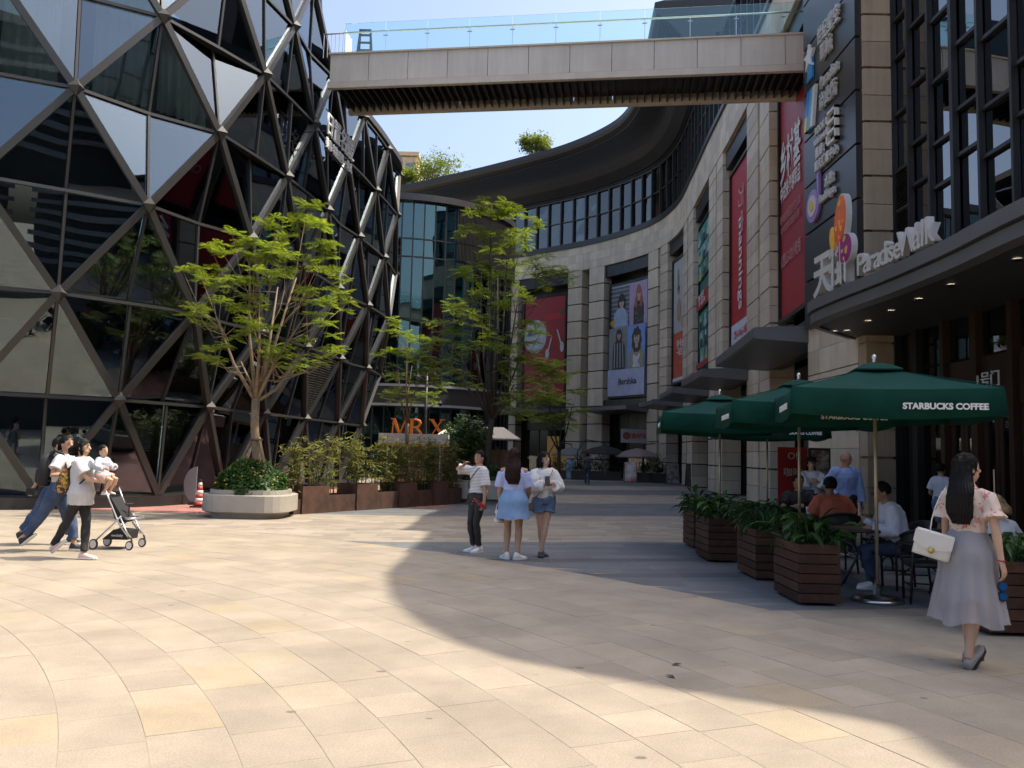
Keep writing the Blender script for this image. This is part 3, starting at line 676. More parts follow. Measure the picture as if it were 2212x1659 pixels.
def oval_plate(px, z, rx, rz_, c, tilt, dots):
    s = CE_px(px); o, t = along(s, z, .0); m = frame(o-sb, t)@Matrix.Rotation(tilt, 4, 'Z'); n = 28
    def rg(k, d): return [m@Vector((k*rx*math.cos(2*PI*i/n), k*rz_*math.sin(2*PI*i/n), d)) for i in range(n)]
    b_ = MB().loft([rg(1, -.11), rg(1, .0)]).build('oval_plate', M['letter_side'], sg); MB().loft([rg(.93, -.02), rg(.93, .012)]).build('oval_face', mat('oval_colour', c, .3, c2=(*[min(1, a*1.35) for a in c], 3)), b_)
    rnd = random.Random(px)
    for i in range(dots):
        a = rnd.random()*6.28; k = rnd.random()**.5*.75; dd = m@Vector((k*rx*math.cos(a), k*rz_*math.sin(a), .0)); e = rnd.uniform(.018, .04)
        MB().loft([[dd+m.to_3x3()@Vector((e*math.cos(2*PI*j/8), e*1.4*math.sin(2*PI*j/8), h)) for j in range(8)] for h in (.0, .017)]).build('dot', mat('seed_dot', (.75, .45, .08), .4), b_)
    MB().tube([o-sb+Vector((0, 0, -rz_*.8)), Vector((o.x, o.y, 4.8))-sb], .02, 6).build('support', M['letter_side'], sg)
oval_plate(1816, 5.98, .235, .50, (.55, .10, .02), -.16, 9); oval_plate(1799, 5.72, .12, .24, (.6, .33, .03), .12, 4); oval_plate(1826, 5.42, .26, .285, (.22, .02, .16), -.25, 8)
# ---- tenants' signs on the dark panels
def psign(label, k): return thing('panel_sign', label, 'sign', (X0-.16, Y0+1.66, 4.95+1.25*k))
def pt_(t_, str_, y, z, size, m=None, sx=1, bold=.01, depth=.1): return text('lettering', str_, size, frame((-.05, -y, z), (0, -1, 0)), m or M['letter_side'], t_, .07, 'CENTER', sx*.86, offset=bold*.6)
def blob(t_, pts, c, d=.06, x=0):
    MB().loft([[(x-.0, -u, v) for u, v in pts], [(x-d, -u, v) for u, v in pts]]).build('emblem', mat('emblem_colour', c, .35), t_)
t1 = psign('white cinema lettering with blue star emblem on the charcoal column', 5.15)
pt_(t1, '世纪星空', .25, .62, .5, sx=.8); pt_(t1, '影城', .1, .14, .46, sx=.9)
def star(cx, cz, r): return [(cx+(r if i % 2 == 0 else r*.42)*math.cos(PI/2+i*PI/5), cz+(r if i % 2 == 0 else r*.42)*math.sin(PI/2+i*PI/5)) for i in range(10)]
blob(t1, star(-1.05, .62, .36), (.7, .72, .74), .08); blob(t1, [(-1.28, .02), (-.86, .02), (-.86, .55), (-1.05, .7)], (.03, .25, .55), .05)
t2 = psign('white department store lettering with slanting blue and yellow emblem', 4.15)
pt_(t2, 'Paradise', .3, .66, .42, sx=.95); pt_(t2, '商业街', .2, .16, .45, sx=.9)
for a, c in ((-1.25, (.04, .16, .55)), (-1.05, (.05, .35, .6)), (-.85, (.6, .62, .64))): blob(t2, [(a-.12, -.05), (a+.05, -.05), (a+.28, .95), (a+.1, .95)], c, .08)
blob(t2, [(-1.37, -.05), (-1.2, -.05), (-1.08, .3), (-1.27, .32)], (.6, .5, .05), .09)
t3 = psign('white bookshop lettering with a barred window emblem', 3.1)
for (u0, v0, u1, v1) in ((.15, .32, .22, 1.15), (.68, .32, .75, 1.15), (.15, 1.08, .75, 1.15), (.15, .32, .75, .39), (.15, .58, .75, .65), (.15, .83, .75, .90)): blob(t3, [(u0, v0), (u1, v0), (u1, v1), (u0, v1)], (.6, .58, .54), .1)
pt_(t3, 'BOOK', -.3, .92, .26, bold=.008); pt_(t3, 'BUILDING', -.3, .66, .2); pt_(t3, '書廊', -.35, .32, .3); pt_(t3, '重庆購書中心', .05, .0, .28)
t4 = psign('small white lettering with a purple swirl emblem on the charcoal column', 2.2)
pt_(t4, '水逸', .25, .52, .32); pt_(t4, 'healthspa', .1, .22, .3, bold=.012)
blob(t4, [(-.85+.42*math.cos(a*.35), .3+.42*math.sin(a*.35)) for a in range(18)], (.30, .18, .45), .07); blob(t4, [(-.85+.27*math.cos(a*.35), .3+.27*math.sin(a*.35)) for a in range(18)], (.55, .52, .6), .09); blob(t4, [(-.85+.14*math.cos(a*.35), .3+.14*math.sin(a*.35)) for a in range(18)], (.6, .45, .05), .11); blob(t4, [(-.5, .4), (-.42, .4), (-.42, 1.1), (-.55, .95)], (.30, .18, .45), .07)
# ================================================================ faceted glass tower on the left
M['rib'] = mat('bronze_grey_rib', (.042, .041, .040), .38, .3, var=(.6, .15))
M['glass_tower'] = glassmat('tower_glass', (.58, .64, .65), 1.5, .075, refl=(.75, .88, 1.0), wav=.10)
M['curtain'] = mat('cream_curtain', (.78, .76, .68), .9)
M['cap'] = mat('dark_node_cap', (.03, .029, .028), .6)
tower = thing('faceted_glass_tower', 'tall faceted tower of triangular dark glass panes on a steel lattice', 'building', (0, 0, 0))
TU = {-2: (-20.5, 17.2), -1: (-17, 16.6), 0: (-13.5, 17.0), 1: (-10.2, 18.42), 2: (-7.79, 20.97), 3: (-6.93, 24.3), 4: (-6.45, 27.7), 5: (-6.0, 31.1), 6: (-5.55, 34.4), 7: (-5.5, 37.7), 8: (-7.6, 40.4), 9: (-10.6, 42.0), 10: (-14, 43), 11: (-17.4, 43.6)}
TK = sorted(TU); TP = [Vector(TU[k]) for k in TK]
def tplan(u, extra=0):
    f = u-TK[0]; i = max(0, min(len(TP)-2, int(math.floor(f)))); t = f-i
    p0 = TP[max(i-1, 0)]; p1 = TP[i]; p2 = TP[i+1]; p3 = TP[min(i+2, len(TP)-1)]
    p = .5*((2*p1)+(p2-p0)*t+(2*p0-5*p1+4*p2-p3)*t*t+(3*p1-p0-3*p2+p3)*t*t*t)
    d = .5*((p2-p0)+2*(2*p0-5*p1+4*p2-p3)*t+3*(3*p1-p0-3*p2+p3)*t*t)
    n = Vector((d.y, -d.x)).normalized(); return p, n
ZK = lambda k: .28 if k == -1 else 2.65+2.35*k
OFFS = {-1: -1.55, 0: -1.15, 1: -.55, 2: -.12, 3: 0, 4: .05, 5: 0, 6: -.15, 7: -.4, 8: -.8}
def tnode(k, u, e=0):
    p, n = tplan(u); o = OFFS[k]+e
    if k >= 6 and u > 3.4: o -= .9*(u-3.4)**1.7                 # the upper storeys curve away behind the bridge
    return Vector((p.x+n.x*o, p.y+n.y*o, ZK(k)))
def tnorm(u): p, n = tplan(u); return Vector((n.x, n.y, 0))
def inset(tri, d, back, nrm):
    c = sum(tri, Vector())/3; out = []
    for i in range(3):
        p = tri[i]; e1 = (tri[(i+1) % 3]-p).normalized(); e2 = (tri[(i-1) % 3]-p).normalized(); bis = (e1+e2).normalized()
        s = max(.25, math.sqrt(max(1e-4, (1-e1.dot(e2))/2))); out.append(p+bis*min(d/s, (c-p).length*.6)+nrm*-back)
    return out
rnd = random.Random(3)
edges = {}
LOUV = {(0, 4.5, 'dn'), (4, 6.5, 'dn'), (0, 4.5, 'dnx')}
def key(a): return (round(a.x, 3), round(a.y, 3), round(a.z, 3))
def rib(a, b, kind, u):
    k = tuple(sorted((key(a), key(b))))
    if k in edges: return
    edges[k] = (a, b, kind, u)
def pane(tri, u, louv=False):
    n = (tri[1]-tri[0]).cross(tri[2]-tri[0]).normalized(); nm = tnorm(u)
    if n.dot(nm) < 0: n = -n; tri = [tri[0], tri[2], tri[1]]
    t3 = inset(tri, .045, .012, n)
    if louv:
        mb = MB(); z0 = min(p.z for p in t3); z1 = max(p.z for p in t3); z = z0+.05
        while z < z1-.05:
            xs = []
            for i in range(3):
                a, b = t3[i], t3[(i+1) % 3]
                if (a.z-z)*(b.z-z) < 0: xs.append(a+(b-a)*((z-a.z)/(b.z-a.z)))
            if len(xs) == 2 and (xs[0]-xs[1]).length > .05: mb.beam(xs[0], xs[1], .02, .1, n+Vector((0, 0, -.8)))
            z += .085
        return mb.build('louvre_panel', M['rib'], tower)
    MB().slab(t3, .02).build('glass_pane', M['glass_tower'], tower)
def bigtri(k0, uA, uB, k1, uC):
    """ring edge (k0,uA)-(k0,uB) with its median to apex (k1,uC)"""
    A, B, C_ = tnode(k0, uA), tnode(k0, uB), tnode(k1, uC); um = (uA+uB)/2
    mid = (A+B)/2-tnorm(um)*(.17 if (int(um*2)+k0*3+k1) % 3 else -.03)
    lv = (k0 == 1 and k1 == 0 and abs(um-4.5) < .1) or (k0 == 4 and k1 == 5 and abs(um-7) < .1)
    pane([A, mid, C_], um, lv); pane([mid, B, C_], um, lv)
    rib(A, mid, 'ring', um); rib(mid, B, 'ring', um); rib(mid, C_, 'med', um); rib(A, C_, 'diag', um); rib(B, C_, 'diag', um)
def us(k): return [x for x in range(-2, 11)] if k % 2 else [x+.5 for x in range(-2, 10)]
UMAX = lambda k: 9.6 if k <= 4 else 5.6
for k in range(-1, 7):
    lo, hi = us(k), us(k+1)
    for i in range(len(lo)-1):
        uC = (lo[i]+lo[i+1])/2
        if uC in hi and lo[i+1] <= UMAX(k): bigtri(k, lo[i], lo[i+1], k+1, uC)
    for i in range(len(hi)-1):
        uC = (hi[i]+hi[i+1])/2
        if uC in lo and hi[i+1] <= UMAX(k): bigtri(k+1, hi[i], hi[i+1], k, uC)
caps = {}
for a, b, kind, u in edges.values():
    wd, dp = {'diag': (.16, .14), 'ring': (.075, .10), 'med': (.06, .09)}[kind]
    nm = tnorm(u)
    MB().beam(a, b, wd, dp, nm, .015 if kind == 'diag' else 0.0 if kind == 'ring' else -.01).build('lattice_rib' if kind == 'diag' else 'ring_bar' if kind == 'ring' else 'glazing_bar', M['rib'], tower)
    if kind == 'diag':
        for p in (a, b): caps[key(p)] = (p, u)
for p, u in caps.values():
    if p.z < .5: continue
    n = tnorm(u); t = Vector((-n.y, n.x, 0)); z = Vector((0, 0, 1)); r = .19
    pts = [p+t*r+n*.08, p+z*r*1.1+n*.08, p-t*r+n*.08, p-z*r*1.1+n*.08, p+n*.26, p-n*.05]
    mb = MB(); mb.add(pts, [(0, 1, 4), (1, 2, 4), (2, 3, 4), (3, 0, 4), (1, 0, 5), (2, 1, 5), (3, 2, 5), (0, 3, 5)]); mb.build('node_cap', M['cap'], tower)
def tstrip(mb, u0, u1, o0, o1, z0, z1, step=.25):
    n = max(2, int((u1-u0)/step)); rings = []
    for i in range(n+1):
        u = u0+(u1-u0)*i/n; p, nn = tplan(u)
        rings.append([(p.x+nn.x*o, p.y+nn.y*o, z) for o, z in ((o0, z0), (o1, z0), (o1, z1), (o0, z1))])
    return mb.loft(rings)
tstrip(MB(), -2, 10.5, -2.2, -1.42, -.02, .27).build('plinth', M['black_metal'], tower)
for z, o in ((5.0, -.95), (9.7, -.5), (14.35, -.5)): tstrip(MB(), -2, 10, -4.6, o, z-.16, z+.16).build('floor_slab', M['soffit'], tower)
tstrip(MB(), -2, 4.6, -4.6, -.7, 18.9, 19.2).build('floor_slab', M['soffit'], tower)
tstrip(MB(), -2, 10, -5.0, -4.6, -.02, 14.3).build('inner_wall', M['room'], tower)
tstrip(MB(), -2, 4.4, -5.0, -4.6, 14.3, 21).build('inner_wall', M['room'], tower)
tstrip(MB(), 4.3, 10.2, -4.6, .1, 14.55, 14.8).build('terrace_slab', M['soffit'], tower)
def curtain(u0, u1, z0, z1, off=-.62):
    n = int((u1-u0)*3.5/.045)+4; vs_ = []; fs = []
    for i in range(n+1):
        u = u0+(u1-u0)*i/n; p, nn = tplan(u); w_ = .05*math.sin(i*1.15+1.3*math.sin(i*.23))
        for z, f in ((z1, .7), ((z0+z1)/2, 1), (z0, 1.2)): vs_.append((p.x+nn.x*(off+w_*f), p.y+nn.y*(off+w_*f), z))
    for i in range(n):
        for j in range(2): fs.append((i*3+j, i*3+j+1, i*3+j+4, i*3+j+3))
    mb = MB(); mb.add(vs_, fs); mb.build('curtain', M['curtain'], tower, True)
for a, b in ((.1, .32), (.55, .9), (1.12, 1.5), (1.58, 2.02), (2.45, 2.62), (2.7, 2.98), (3.25, 3.42), (3.55, 3.7), (4.15, 4.55), (5.15, 5.5), (6.2, 6.5)): curtain(a, b, 9.95, 12.9)
for a, b in ((-.6, -.1), (2.3, 2.6), (3.3, 3.5), (4.8, 5.0), (1.05, 1.25)): curtain(a, b, 14.7, 17.6)
for a, b in ((3.9, 4.3), (4.9, 5.2)): curtain(a, b, 5.3, 8.4)
# sign in white strokes on the lattice
p3, p4 = tnode(5, 3)+(tnode(4, 3.5)-tnode(5, 3))*.55, None
A_ = gz(684, 283, 11.35); B_ = gz(745, 350, 11.35)
sgn = thing('tower_sign', 'white lettering sign fixed to the faceted tower below the footbridge', 'sign', (A_.x+.25, A_.y, 11.0))
dirx = Vector((B_.x-A_.x, B_.y-A_.y, 0)); sl_ = dirx.length
text('lettering', '日置名媛', .80, frame((0.05, 0, .38), dirx), M['white_letters'], sgn, .05, 'LEFT', sl_/3.3)
text('lettering', '美容·丰胸·瘦身 一站式', .36, frame((0.05, 0, -.1), dirx), M['white_letters'], sgn, .04, 'LEFT', sl_/3.75, offset=.006)
for z in (-.2, 1.05): MB().tube([(.02, -.02, z), tuple(Vector((.02, -.02, z))+dirx)], .02, 6).build('sign_rail', M['black_metal'], sgn)
for f in (.05, .95): MB().tube([tuple(Vector((.02, -.02, .4))+dirx*f), tuple(Vector((-.7, .1, .4))+dirx*f)], .02, 6).build('bracket', M['black_metal'], sgn)
# ================================================================ footbridge
M['bridge'] = mat('pale_bridge_panel', (.56, .52, .46), .5, .0, var=(.7, .1, 8), tone=.05, streak=(3.5, .13))
M['bridge_lip'] = mat('bridge_trim', (.53, .48, .41), .5, var=(.8, .1), streak=(3, .1))
M['glass_rail'] = glassmat('rail_glass', (.88, .97, .965), 1.45, .02, refl=(.8, 1, 1))
bA = gz(714, 191, 13.1); bA = Vector((bA.x, bA.y, 0)); bB = gz(1752, 152, 13.1); bB = Vector((bB.x, bB.y, 0))
bd = (bB-bA).normalized(); bn = Vector((bd.y, -bd.x, 0)); bl = (bB-bA).length+.6; BW = 2.15
bridge = thing('footbridge', 'pale panelled footbridge with glass railings crossing between tower and mall', 'footbridge', (0, 0, 0))
def bp(s, w_, z): p = bA+bd*s-bn*w_; return Vector((p.x, p.y, z))
npan = 12
for i in range(npan):
    a = -.05+(bl)*i/npan; b = -.05+(bl)*(i+1)/npan
    for w_, nm in ((0, 'fascia_panel'), (BW, 'fascia_panel')):
        mb = MB(); mb.tone = random.random(); sgn_ = 1 if w_ == 0 else -1
        mb.loft([[bp(s, w_+.06*sgn_, 13.32), bp(s, w_, 13.32), bp(s, w_, 14.22), bp(s, w_+.06*sgn_, 14.22)] for s in (a+.008, b-.008)]); mb.build(nm, M['bridge'], bridge)
for w0, w1 in ((-.03, .13), (BW-.13, BW+.03)):
    MB().loft([[bp(s, w0, 13.1), bp(s, w1, 13.1), bp(s, w1, 13.3), bp(s, w0, 13.3)] for s in (-.1, bl)]).build('edge_trim', M['bridge_lip'], bridge)
MB().loft([[bp(s, .08, 13.45), bp(s, BW-.08, 13.45), bp(s, BW-.08, 14.2), bp(s, .08, 14.2)] for s in (0, bl)]).build('deck', M['dark_grey_metal'], bridge)
ns = 64
for i in range(ns): MB().loft([[bp(s, .14, 13.16), bp(s, BW-.14, 13.16), bp(s, BW-.14, 13.42), bp(s, .14, 13.42)] for s in (bl*(i+.38)/ns, bl*(i+.55)/ns)]).build('soffit_slat', M['black_metal'], bridge)
MB().loft([[bp(s, -.05, 14.22), bp(s, BW+.05, 14.22), bp(s, BW+.05, 14.27), bp(s, -.05, 14.27)] for s in (-.1, bl)]).build('coping', M['bridge_lip'], bridge)
for w_ in (.1, BW-.1):
    for i in range(11):
        a = .35+(bl-.35)*i/11; b = .35+(bl-.35)*(i+1)/11
        MB().loft([[bp(s, w_, 14.2), bp(s, w_+.016, 14.2), bp(s, w_+.016, 15.3), bp(s, w_, 15.3)] for s in (a+.012, b-.012)]).build('rail_glass', M['glass_rail'], bridge)
        if i:
            po = MB().beam(bp(a, w_+.05, 14.27), bp(a, w_+.05, 14.98), .016, .03, bn).build('baluster', M['steel'], bridge)
            MB().tube([bp(a-.07, w_+.02, 14.86), bp(a+.07, w_+.02, 14.86)], .02, 6).build('clamp', M['steel'], po)
    MB().tube([bp(.3, w_+.06, 15.02), bp(bl, w_+.06, 15.02)], .028, 8).build('handrail', M['steel'], bridge)
# short bar railing where the bridge meets the tower terrace
rl = thing('bar_railing', 'short grey bar railing at the tower end of the footbridge', 'railing', bp(-.35, .15, 14.27)); rb_ = Vector(rl.location)
for i in range(6): MB().tube([bp(-.35+.13*i, .15, 14.2)-rb_, bp(-.35+.13*i, .15, 15.0)-rb_], .012, 6).build('bar', M['steel'], rl)
MB().tube([bp(-.38, .15, 15.0)-rb_, bp(.33, .15, 15.0)-rb_], .022, 8).build('top_rail', M['steel'], rl)
# step ladder standing on the deck
ld = thing('step_ladder', 'dark step ladder standing on the footbridge behind the glass', 'ladder', bp(.78, .9, 14.27)); 
for yy, sp in ((-.22, 1), (.22, 1)):
    for sx in (-1, 1): MB().beam((sx*.24, yy, 0), (sx*.17, yy*.12, 1.18), .05, .06, (0, 1, 0)).build('rail', M['black_metal'], ld)
for k in range(4):
    f = .14+.24*k; MB().box((0, -.22+.2*f, 1.18*f), (.42-.1*f, .09, .035)).build('step', M['black_metal'], ld)
MB().box((0, 0, 1.19), (.4, .16, .04)).build('top_step', M['black_metal'], ld)
# ================================================================ glass drum, background buildings
drum = thing('glass_drum', 'round teal glass building with louvred upper side behind the trees', 'building', (-7.5, 56, 0))
M['glass_drum'] = glassmat('teal_glass', (.42, .60, .60), 1.5, .07, refl=(.75, 1, 1), wav=.2)
M['teal_back'] = mat('teal_blind', (.10, .21, .22), .8, var=(.5, .3))
DR = 7.3
def dp(a, r, z): return (r*math.cos(a), r*math.sin(a), z)
MB().lathe([(DR-.7, 0), (DR-.7, 16.2)], 48).build('inner_wall', M['teal_back'], drum)
nd = 34
for i in range(nd):
    a = -PI+2*PI*i/nd*.5*1.0+.0; b = -PI+2*PI*(i+1)/nd*.5
    for z0, z1 in ((.3, 4.2), (5.6, 9.4), (9.45, 13.2), (13.25, 14.3), (14.35, 16.6)):
        am = (a+b)/2
        if z0 > 13 and am > -.99:
            lb = MB()
            for k in range(7): aa = a+(b-a)*(k+.5)/7; lb.beam(dp(aa, DR+.15, z0), dp(aa, DR+.15, z1), .03, .14, (math.cos(aa), math.sin(aa), 0))
            lb.build('louvre', M['dark_grey_metal'], drum)
            continue
        MB().slab([dp(a+.006, DR, z0), dp(b-.006, DR, z0), dp(b-.006, DR, z1), dp(a+.006, DR, z1)], .03).build('glass_pane', M['glass_drum'], drum)
    MB().beam(dp(a, DR, 0), dp(a, DR, 16.6), .07, .1, (math.cos(a), math.sin(a), 0)).build('mullion', M['black_metal'], drum)
def dring(r0, r1, z0, z1, n=56): return MB().loft([[dp(-PI+PI*i/n, r0, z0), dp(-PI+PI*i/n, r1, z0), dp(-PI+PI*i/n, r1, z1), dp(-PI+PI*i/n, r0, z1)] for i in range(n+1)])
dring(DR-.6, DR+.12, 4.2, 5.55).build('floor_band', M['dark_grey_metal'], drum)
M['pale_trim'] = mat('pale_metal_trim', (.4, .4, .4), .4, .3)
for z in (4.25, 5.4): dring(DR+.1, DR+.2, z, z+.14).build('trim_ring', M['pale_trim'], drum)
for z in (9.38, 13.18, 14.28): dring(DR-.1, DR+.05, z, z+.08).build('transom_ring', M['black_metal'], drum)
dring(DR-.6, DR+.35, 16.6, 17.0).build('parapet', M['dark_grey_metal'], drum)
MB().lathe([(DR-.3, 16.7), (DR-.3, 16.9)], 40).build('roof', M['soffit'], drum)
# orange serif letters on the drum
org = mat('orange_letter', (.62, .17, .03), .4, emit=(.8, .2, .03, .03))
ms = thing('orange_letter_sign', 'large orange serif letters standing in front of the glass drum', 'sign', (gy(890, 940, 47.6).x, 47.6, gy(890, 940, 47.6).z))
def stroke(mb, x0, z0, x1, z1, w0, w1=None):
    w1 = w1 or w0; d = .06
    mb.loft([[(x0-w0/2, -d, z0), (x0+w0/2, -d, z0), (x0+w0/2, d, z0), (x0-w0/2, d, z0)], [(x1-w1/2, -d, z1), (x1+w1/2, -d, z1), (x1+w1/2, d, z1), (x1-w1/2, d, z1)]])
def serif(mb, x, z, w_): mb.box((x, 0, z), (w_, .13, .06))
H_ = .95
mb = MB(); stroke(mb, -.42, 0, -.36, H_, .06); stroke(mb, -.36, H_, 0, .05, .17); stroke(mb, 0, .05, .36, H_, .07); stroke(mb, .40, 0, .40, H_, .17); serif(mb, -.42, .03, .24); serif(mb, .4, .03, .32); serif(mb, -.42, H_-.03, .2); serif(mb, .42, H_-.03, .3); mb.v = [(x-.72, y, z) for x, y, z in mb.v]; mb.build('letter', org, ms)
mb = MB(); stroke(mb, -.25, 0, -.25, H_, .17); serif(mb, -.25, .03, .32); serif(mb, -.25, H_-.03, .3); mb.tube([(-.2, 0, H_-.05), (.02, 0, H_-.05), (.2, 0, H_-.14), (.24, 0, .7), (.16, 0, .52), (0, 0, .46), (-.2, 0, .46)], [(.05, .055), (.06, .06), (.08, .06), (.09, .06), (.07, .06), (.05, .06), (.05, .055)], 8); stroke(mb, .02, .46, .36, 0, .16); serif(mb, .38, .03, .18); mb.v = [(x+.22, y, z) for x, y, z in mb.v]; mb.build('letter', org, ms)
mb = MB(); stroke(mb, -.32, H_, .32, 0, .2); stroke(mb, .3, H_, -.32, 0, .07); 
for x, z in ((-.32, H_-.03), (.3, H_-.03), (-.34, .03), (.34, .03)): serif(mb, x, z, .3)
mb.v = [(x+1.42, y, z) for x, y, z in mb.v]; mb.build('letter', org, ms)
MB().box((.35, .12, -.05), (3.4, .08, .08)).build('rail', M['black_metal'], ms)
for x in (-1.1, .3, 1.8): MB().box((x, .14, -.05-ms.location.z/2), (.07, .07, ms.location.z)).build('post', M['black_metal'], ms)
# distant apartment tower beyond the roof
tb = gy(862, 330, 150); far = thing('distant_apartment_tower', 'distant beige tower block seen between the faceted tower and the roof', 'building', (tb.x-1, 150, 0))
M['far_wall'] = mat('far_beige_wall', (.45, .36, .25), .8, var=(.3, .1)); M['far_glass'] = mat('far_window', (.12, .17, .2), .2)
MB().box((0, 6, 28), (9, 12, 56.5)).build('wall', M['far_wall'], far)
for j in range(15):
    for i in range(4): MB().box((-3.1+2.05*i, -.02, 12+3*j), (1.25, .12, 2.1)).build('window', M['far_glass'], far)
for i in range(5): MB().box((-4.1+2.05*i, -.1, 28), (.4, .3, 56)).build('fin', M['far_wall'], far)
MB().box((0, 6, 56.8), (9.5, 12.5, .7)).build('parapet', M['far_wall'], far)
# ================================================================ blocks behind the camera, seen mirrored in the tower glass
def louvre_block(label, x0, y0, x1, y1, h, n, wall, band):
    t = thing('louvred_office_block', label, 'building', ((x0+x1)/2, (y0+y1)/2, 0)); wx, wy = x1-x0, y1-y0
    MB().box((0, 0, h/2), (wx, wy, h)).build('wall', mat('office_wall', wall, .35, .0, var=(.2, .2)), t)
    bm_ = mat('office_band', band, .5, var=(.3, .1))
    for k in range(n): MB().box((0, 0, 3.5+(h-4)*k/n), (wx+.7, wy+.7, .42)).build('louvre_band', bm_, t)
    MB().box((0, 0, h+.3), (wx+1, wy+1, .6)).build('parapet', bm_, t)
louvre_block('dark office block with pale horizontal bands across the plaza behind the camera', 27, -34, 64, 2.5, 19, 15, (.035, .042, .05), (.26, .28, .29))
louvre_block('long slate-grey block closing the plaza behind the camera', -30, -62, 24, -34, 17, 11, (.05, .055, .06), (.2, .2, .2))
# fallen leaves on the paving
for i, (x, y, a) in enumerate(((1462, 1437, .4), (1449, 1463, 2.1))):
    p = gz(x, y); mb = MB(); L = .05; d = Vector((math.cos(a), math.sin(a), 0)); s = Vector((-d.y, d.x, 0))
    mb.add([d*-L, s*L*.4+Vector((0, 0, .012)), d*L+Vector((0, 0, .008)), s*-L*.4+Vector((0, 0, .01)), Vector((0, 0, .003))], [(0, 4, 1), (1, 4, 2), (2, 4, 3), (3, 4, 0)])
    o = mb.build('fallen_leaf', mat('dry_leaf', (.03, .02, .012), .8), None, loc=(p.x, p.y, .003)); tag(o, ['dark dry leaf lying on the shaded paving, the upper of two', 'dark dry leaf lying on the shaded paving, the lower of two'][i], 'leaf')
# ================================================================ trees, planters, bamboo
M['bark'] = mat('pale_bark', (.20, .145, .095), .85, var=(9, .35), bump=(40, .5, .01))
M['bark_dark'] = mat('dark_bark', (.055, .042, .032), .9, var=(9, .3))
M['leaf_bright'] = leafmat('feathery_leaf', (.145, .21, .035), .5, .4)
M['leaf_mid'] = leafmat('mid_leaf', (.145, .22, .03), .5)
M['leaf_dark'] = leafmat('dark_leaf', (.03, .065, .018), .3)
M['leaf_shrub'] = leafmat('shrub_leaf', (.035, .085, .014), .3, .5)
M['bamboo_leaf'] = leafmat('bamboo_leaf', (.17, .185, .055), .4, .65)
M['bamboo_cane'] = mat('bamboo_cane', (.05, .08, .03), .5, var=(6, .3))
M['concrete'] = mat('cast_concrete', (.34, .315, .275), .75, var=(1.3, .14, 8), bump=(50, .25, .005))
M['soil'] = mat('soil', (.05, .035, .025), .95, var=(20, .3))
M['corten'] = mat('weathering_steel', (.095, .045, .028), .7, c2=(.05, .026, .02, 2.5), var=(6, .2, 8))
def frond(mb, p, d, L, up, droop=.5, pairs=10, wdt=.34, tone=None, flat=.0):
    """feather leaf: rachis with pairs of narrow leaflets"""
    d = d.normalized(); side = d.cross(up).normalized(); q = p.copy(); st = L/pairs
    mb.tone = tone if tone is not None else random.random()
    for i in range(pairs):
        f = (i+.5)/pairs; d2 = (d+Vector((0, 0, -droop*f))).normalized(); q2 = q+d2*st
        ln = L*wdt*math.sin(PI*(.18+.78*f))+.01; wd = st*.8
        for sg_ in (-1, 1):
            o = side*sg_*ln+d2*ln*.45+Vector((0, 0, -.25*ln+random.uniform(-.15, .15)*ln)); e = d2*wd*.5
            a = q+d2*st*.3
            mb.add([a-e*.5, a+o*.5-e, a+o, a+o*.5+e], [(0, 1, 2, 3)])
        q = q2
def spray(mb, c, r, n=9, tone0=.5, up=.35, droop=.7, pairs=10, wdt=.33):
    a0 = random.random()*6.28
    for i in range(n):
        a = a0+2*PI*i/n+random.uniform(-.3, .3); e = random.uniform(-.15, up+.45)
        d = Vector((math.cos(a), math.sin(a), e)); frond(mb, Vector(c)+d*.02, d, r*random.uniform(.7, 1.15), Vector((0, 0, 1)), droop, pairs, wdt, min(1, max(0, tone0+random.uniform(-.35, .35))))
def feather_tree(name, label, base, trunk_top, clusters, r, m_leaf, m_bark, stems, spread, Ysc=1.0, rt=.1, dens=9, seed=1, nextra=0):
    rnd = random.Random(seed); random.seed(seed)
    t = thing(name, label, 'tree', base); B = Vector(base)
    # limbs: from the fork, each to the mean of a group of clusters, then twigs
    fork = Vector(trunk_top)-B
    tr = MB(); tr.tube([(0, 0, 0), fork*.33+Vector((.03, .02, 0)), fork*.7+Vector((-.02, 0, 0)), fork], [rt*1.25, rt*1.05, rt*.95, rt], 10); tk = tr.build('trunk', m_bark, t, True)
    lf = MB(); pts = []
    for (x, y, k) in clusters:
        Y = B.y+rnd.uniform(-1, 1)*spread*k; P = gy(x, y, Y); pts.append(P-B)
    # group clusters by stems
    heads = []
    for i, (sx, sy, syy) in enumerate(stems): heads.append(gy(sx, sy, B.y+syy)-B)
    br = [MB() for _ in heads]
    for i, h in enumerate(heads):
        m_ = fork.lerp(h, .5)+Vector((rnd.uniform(-.1, .1), rnd.uniform(-.1, .1), -.12)); br[i].tube([fork*.96, m_, h], [rt*.5, rt*.33, rt*.16], 7)
    for p in pts:
        i = min(range(len(heads)), key=lambda j: (heads[j]-p).length+(1.0 if heads[j].z > p.z else 0)); h = heads[i]; f0 = rnd.uniform(.55, 1)
        o = fork.lerp(h, f0); e = p+Vector((0, 0, -.05)); mid = o.lerp(e, .5)+Vector((0, 0, -.12*(o-e).length))+Vector((rnd.uniform(-.05, .05),)*3)
        br[i].tube([o, mid, e], [rt*.14, rt*.09, rt*.05], 5)
        spray(lf, p, r*rnd.uniform(.8, 1.2), dens, rnd.uniform(.3, .75))
        for _ in range(nextra): spray(lf, p+Vector((rnd.uniform(-1, 1)*r, rnd.uniform(-1, 1)*r, rnd.uniform(-.8, .35)*r)), r*.8, dens-2, rnd.uniform(.2, .7))
    for b_ in br: b_.build('branch', m_bark, tk, True)
    tag(lf.build('crown', m_leaf, t), kind='stuff'); return t
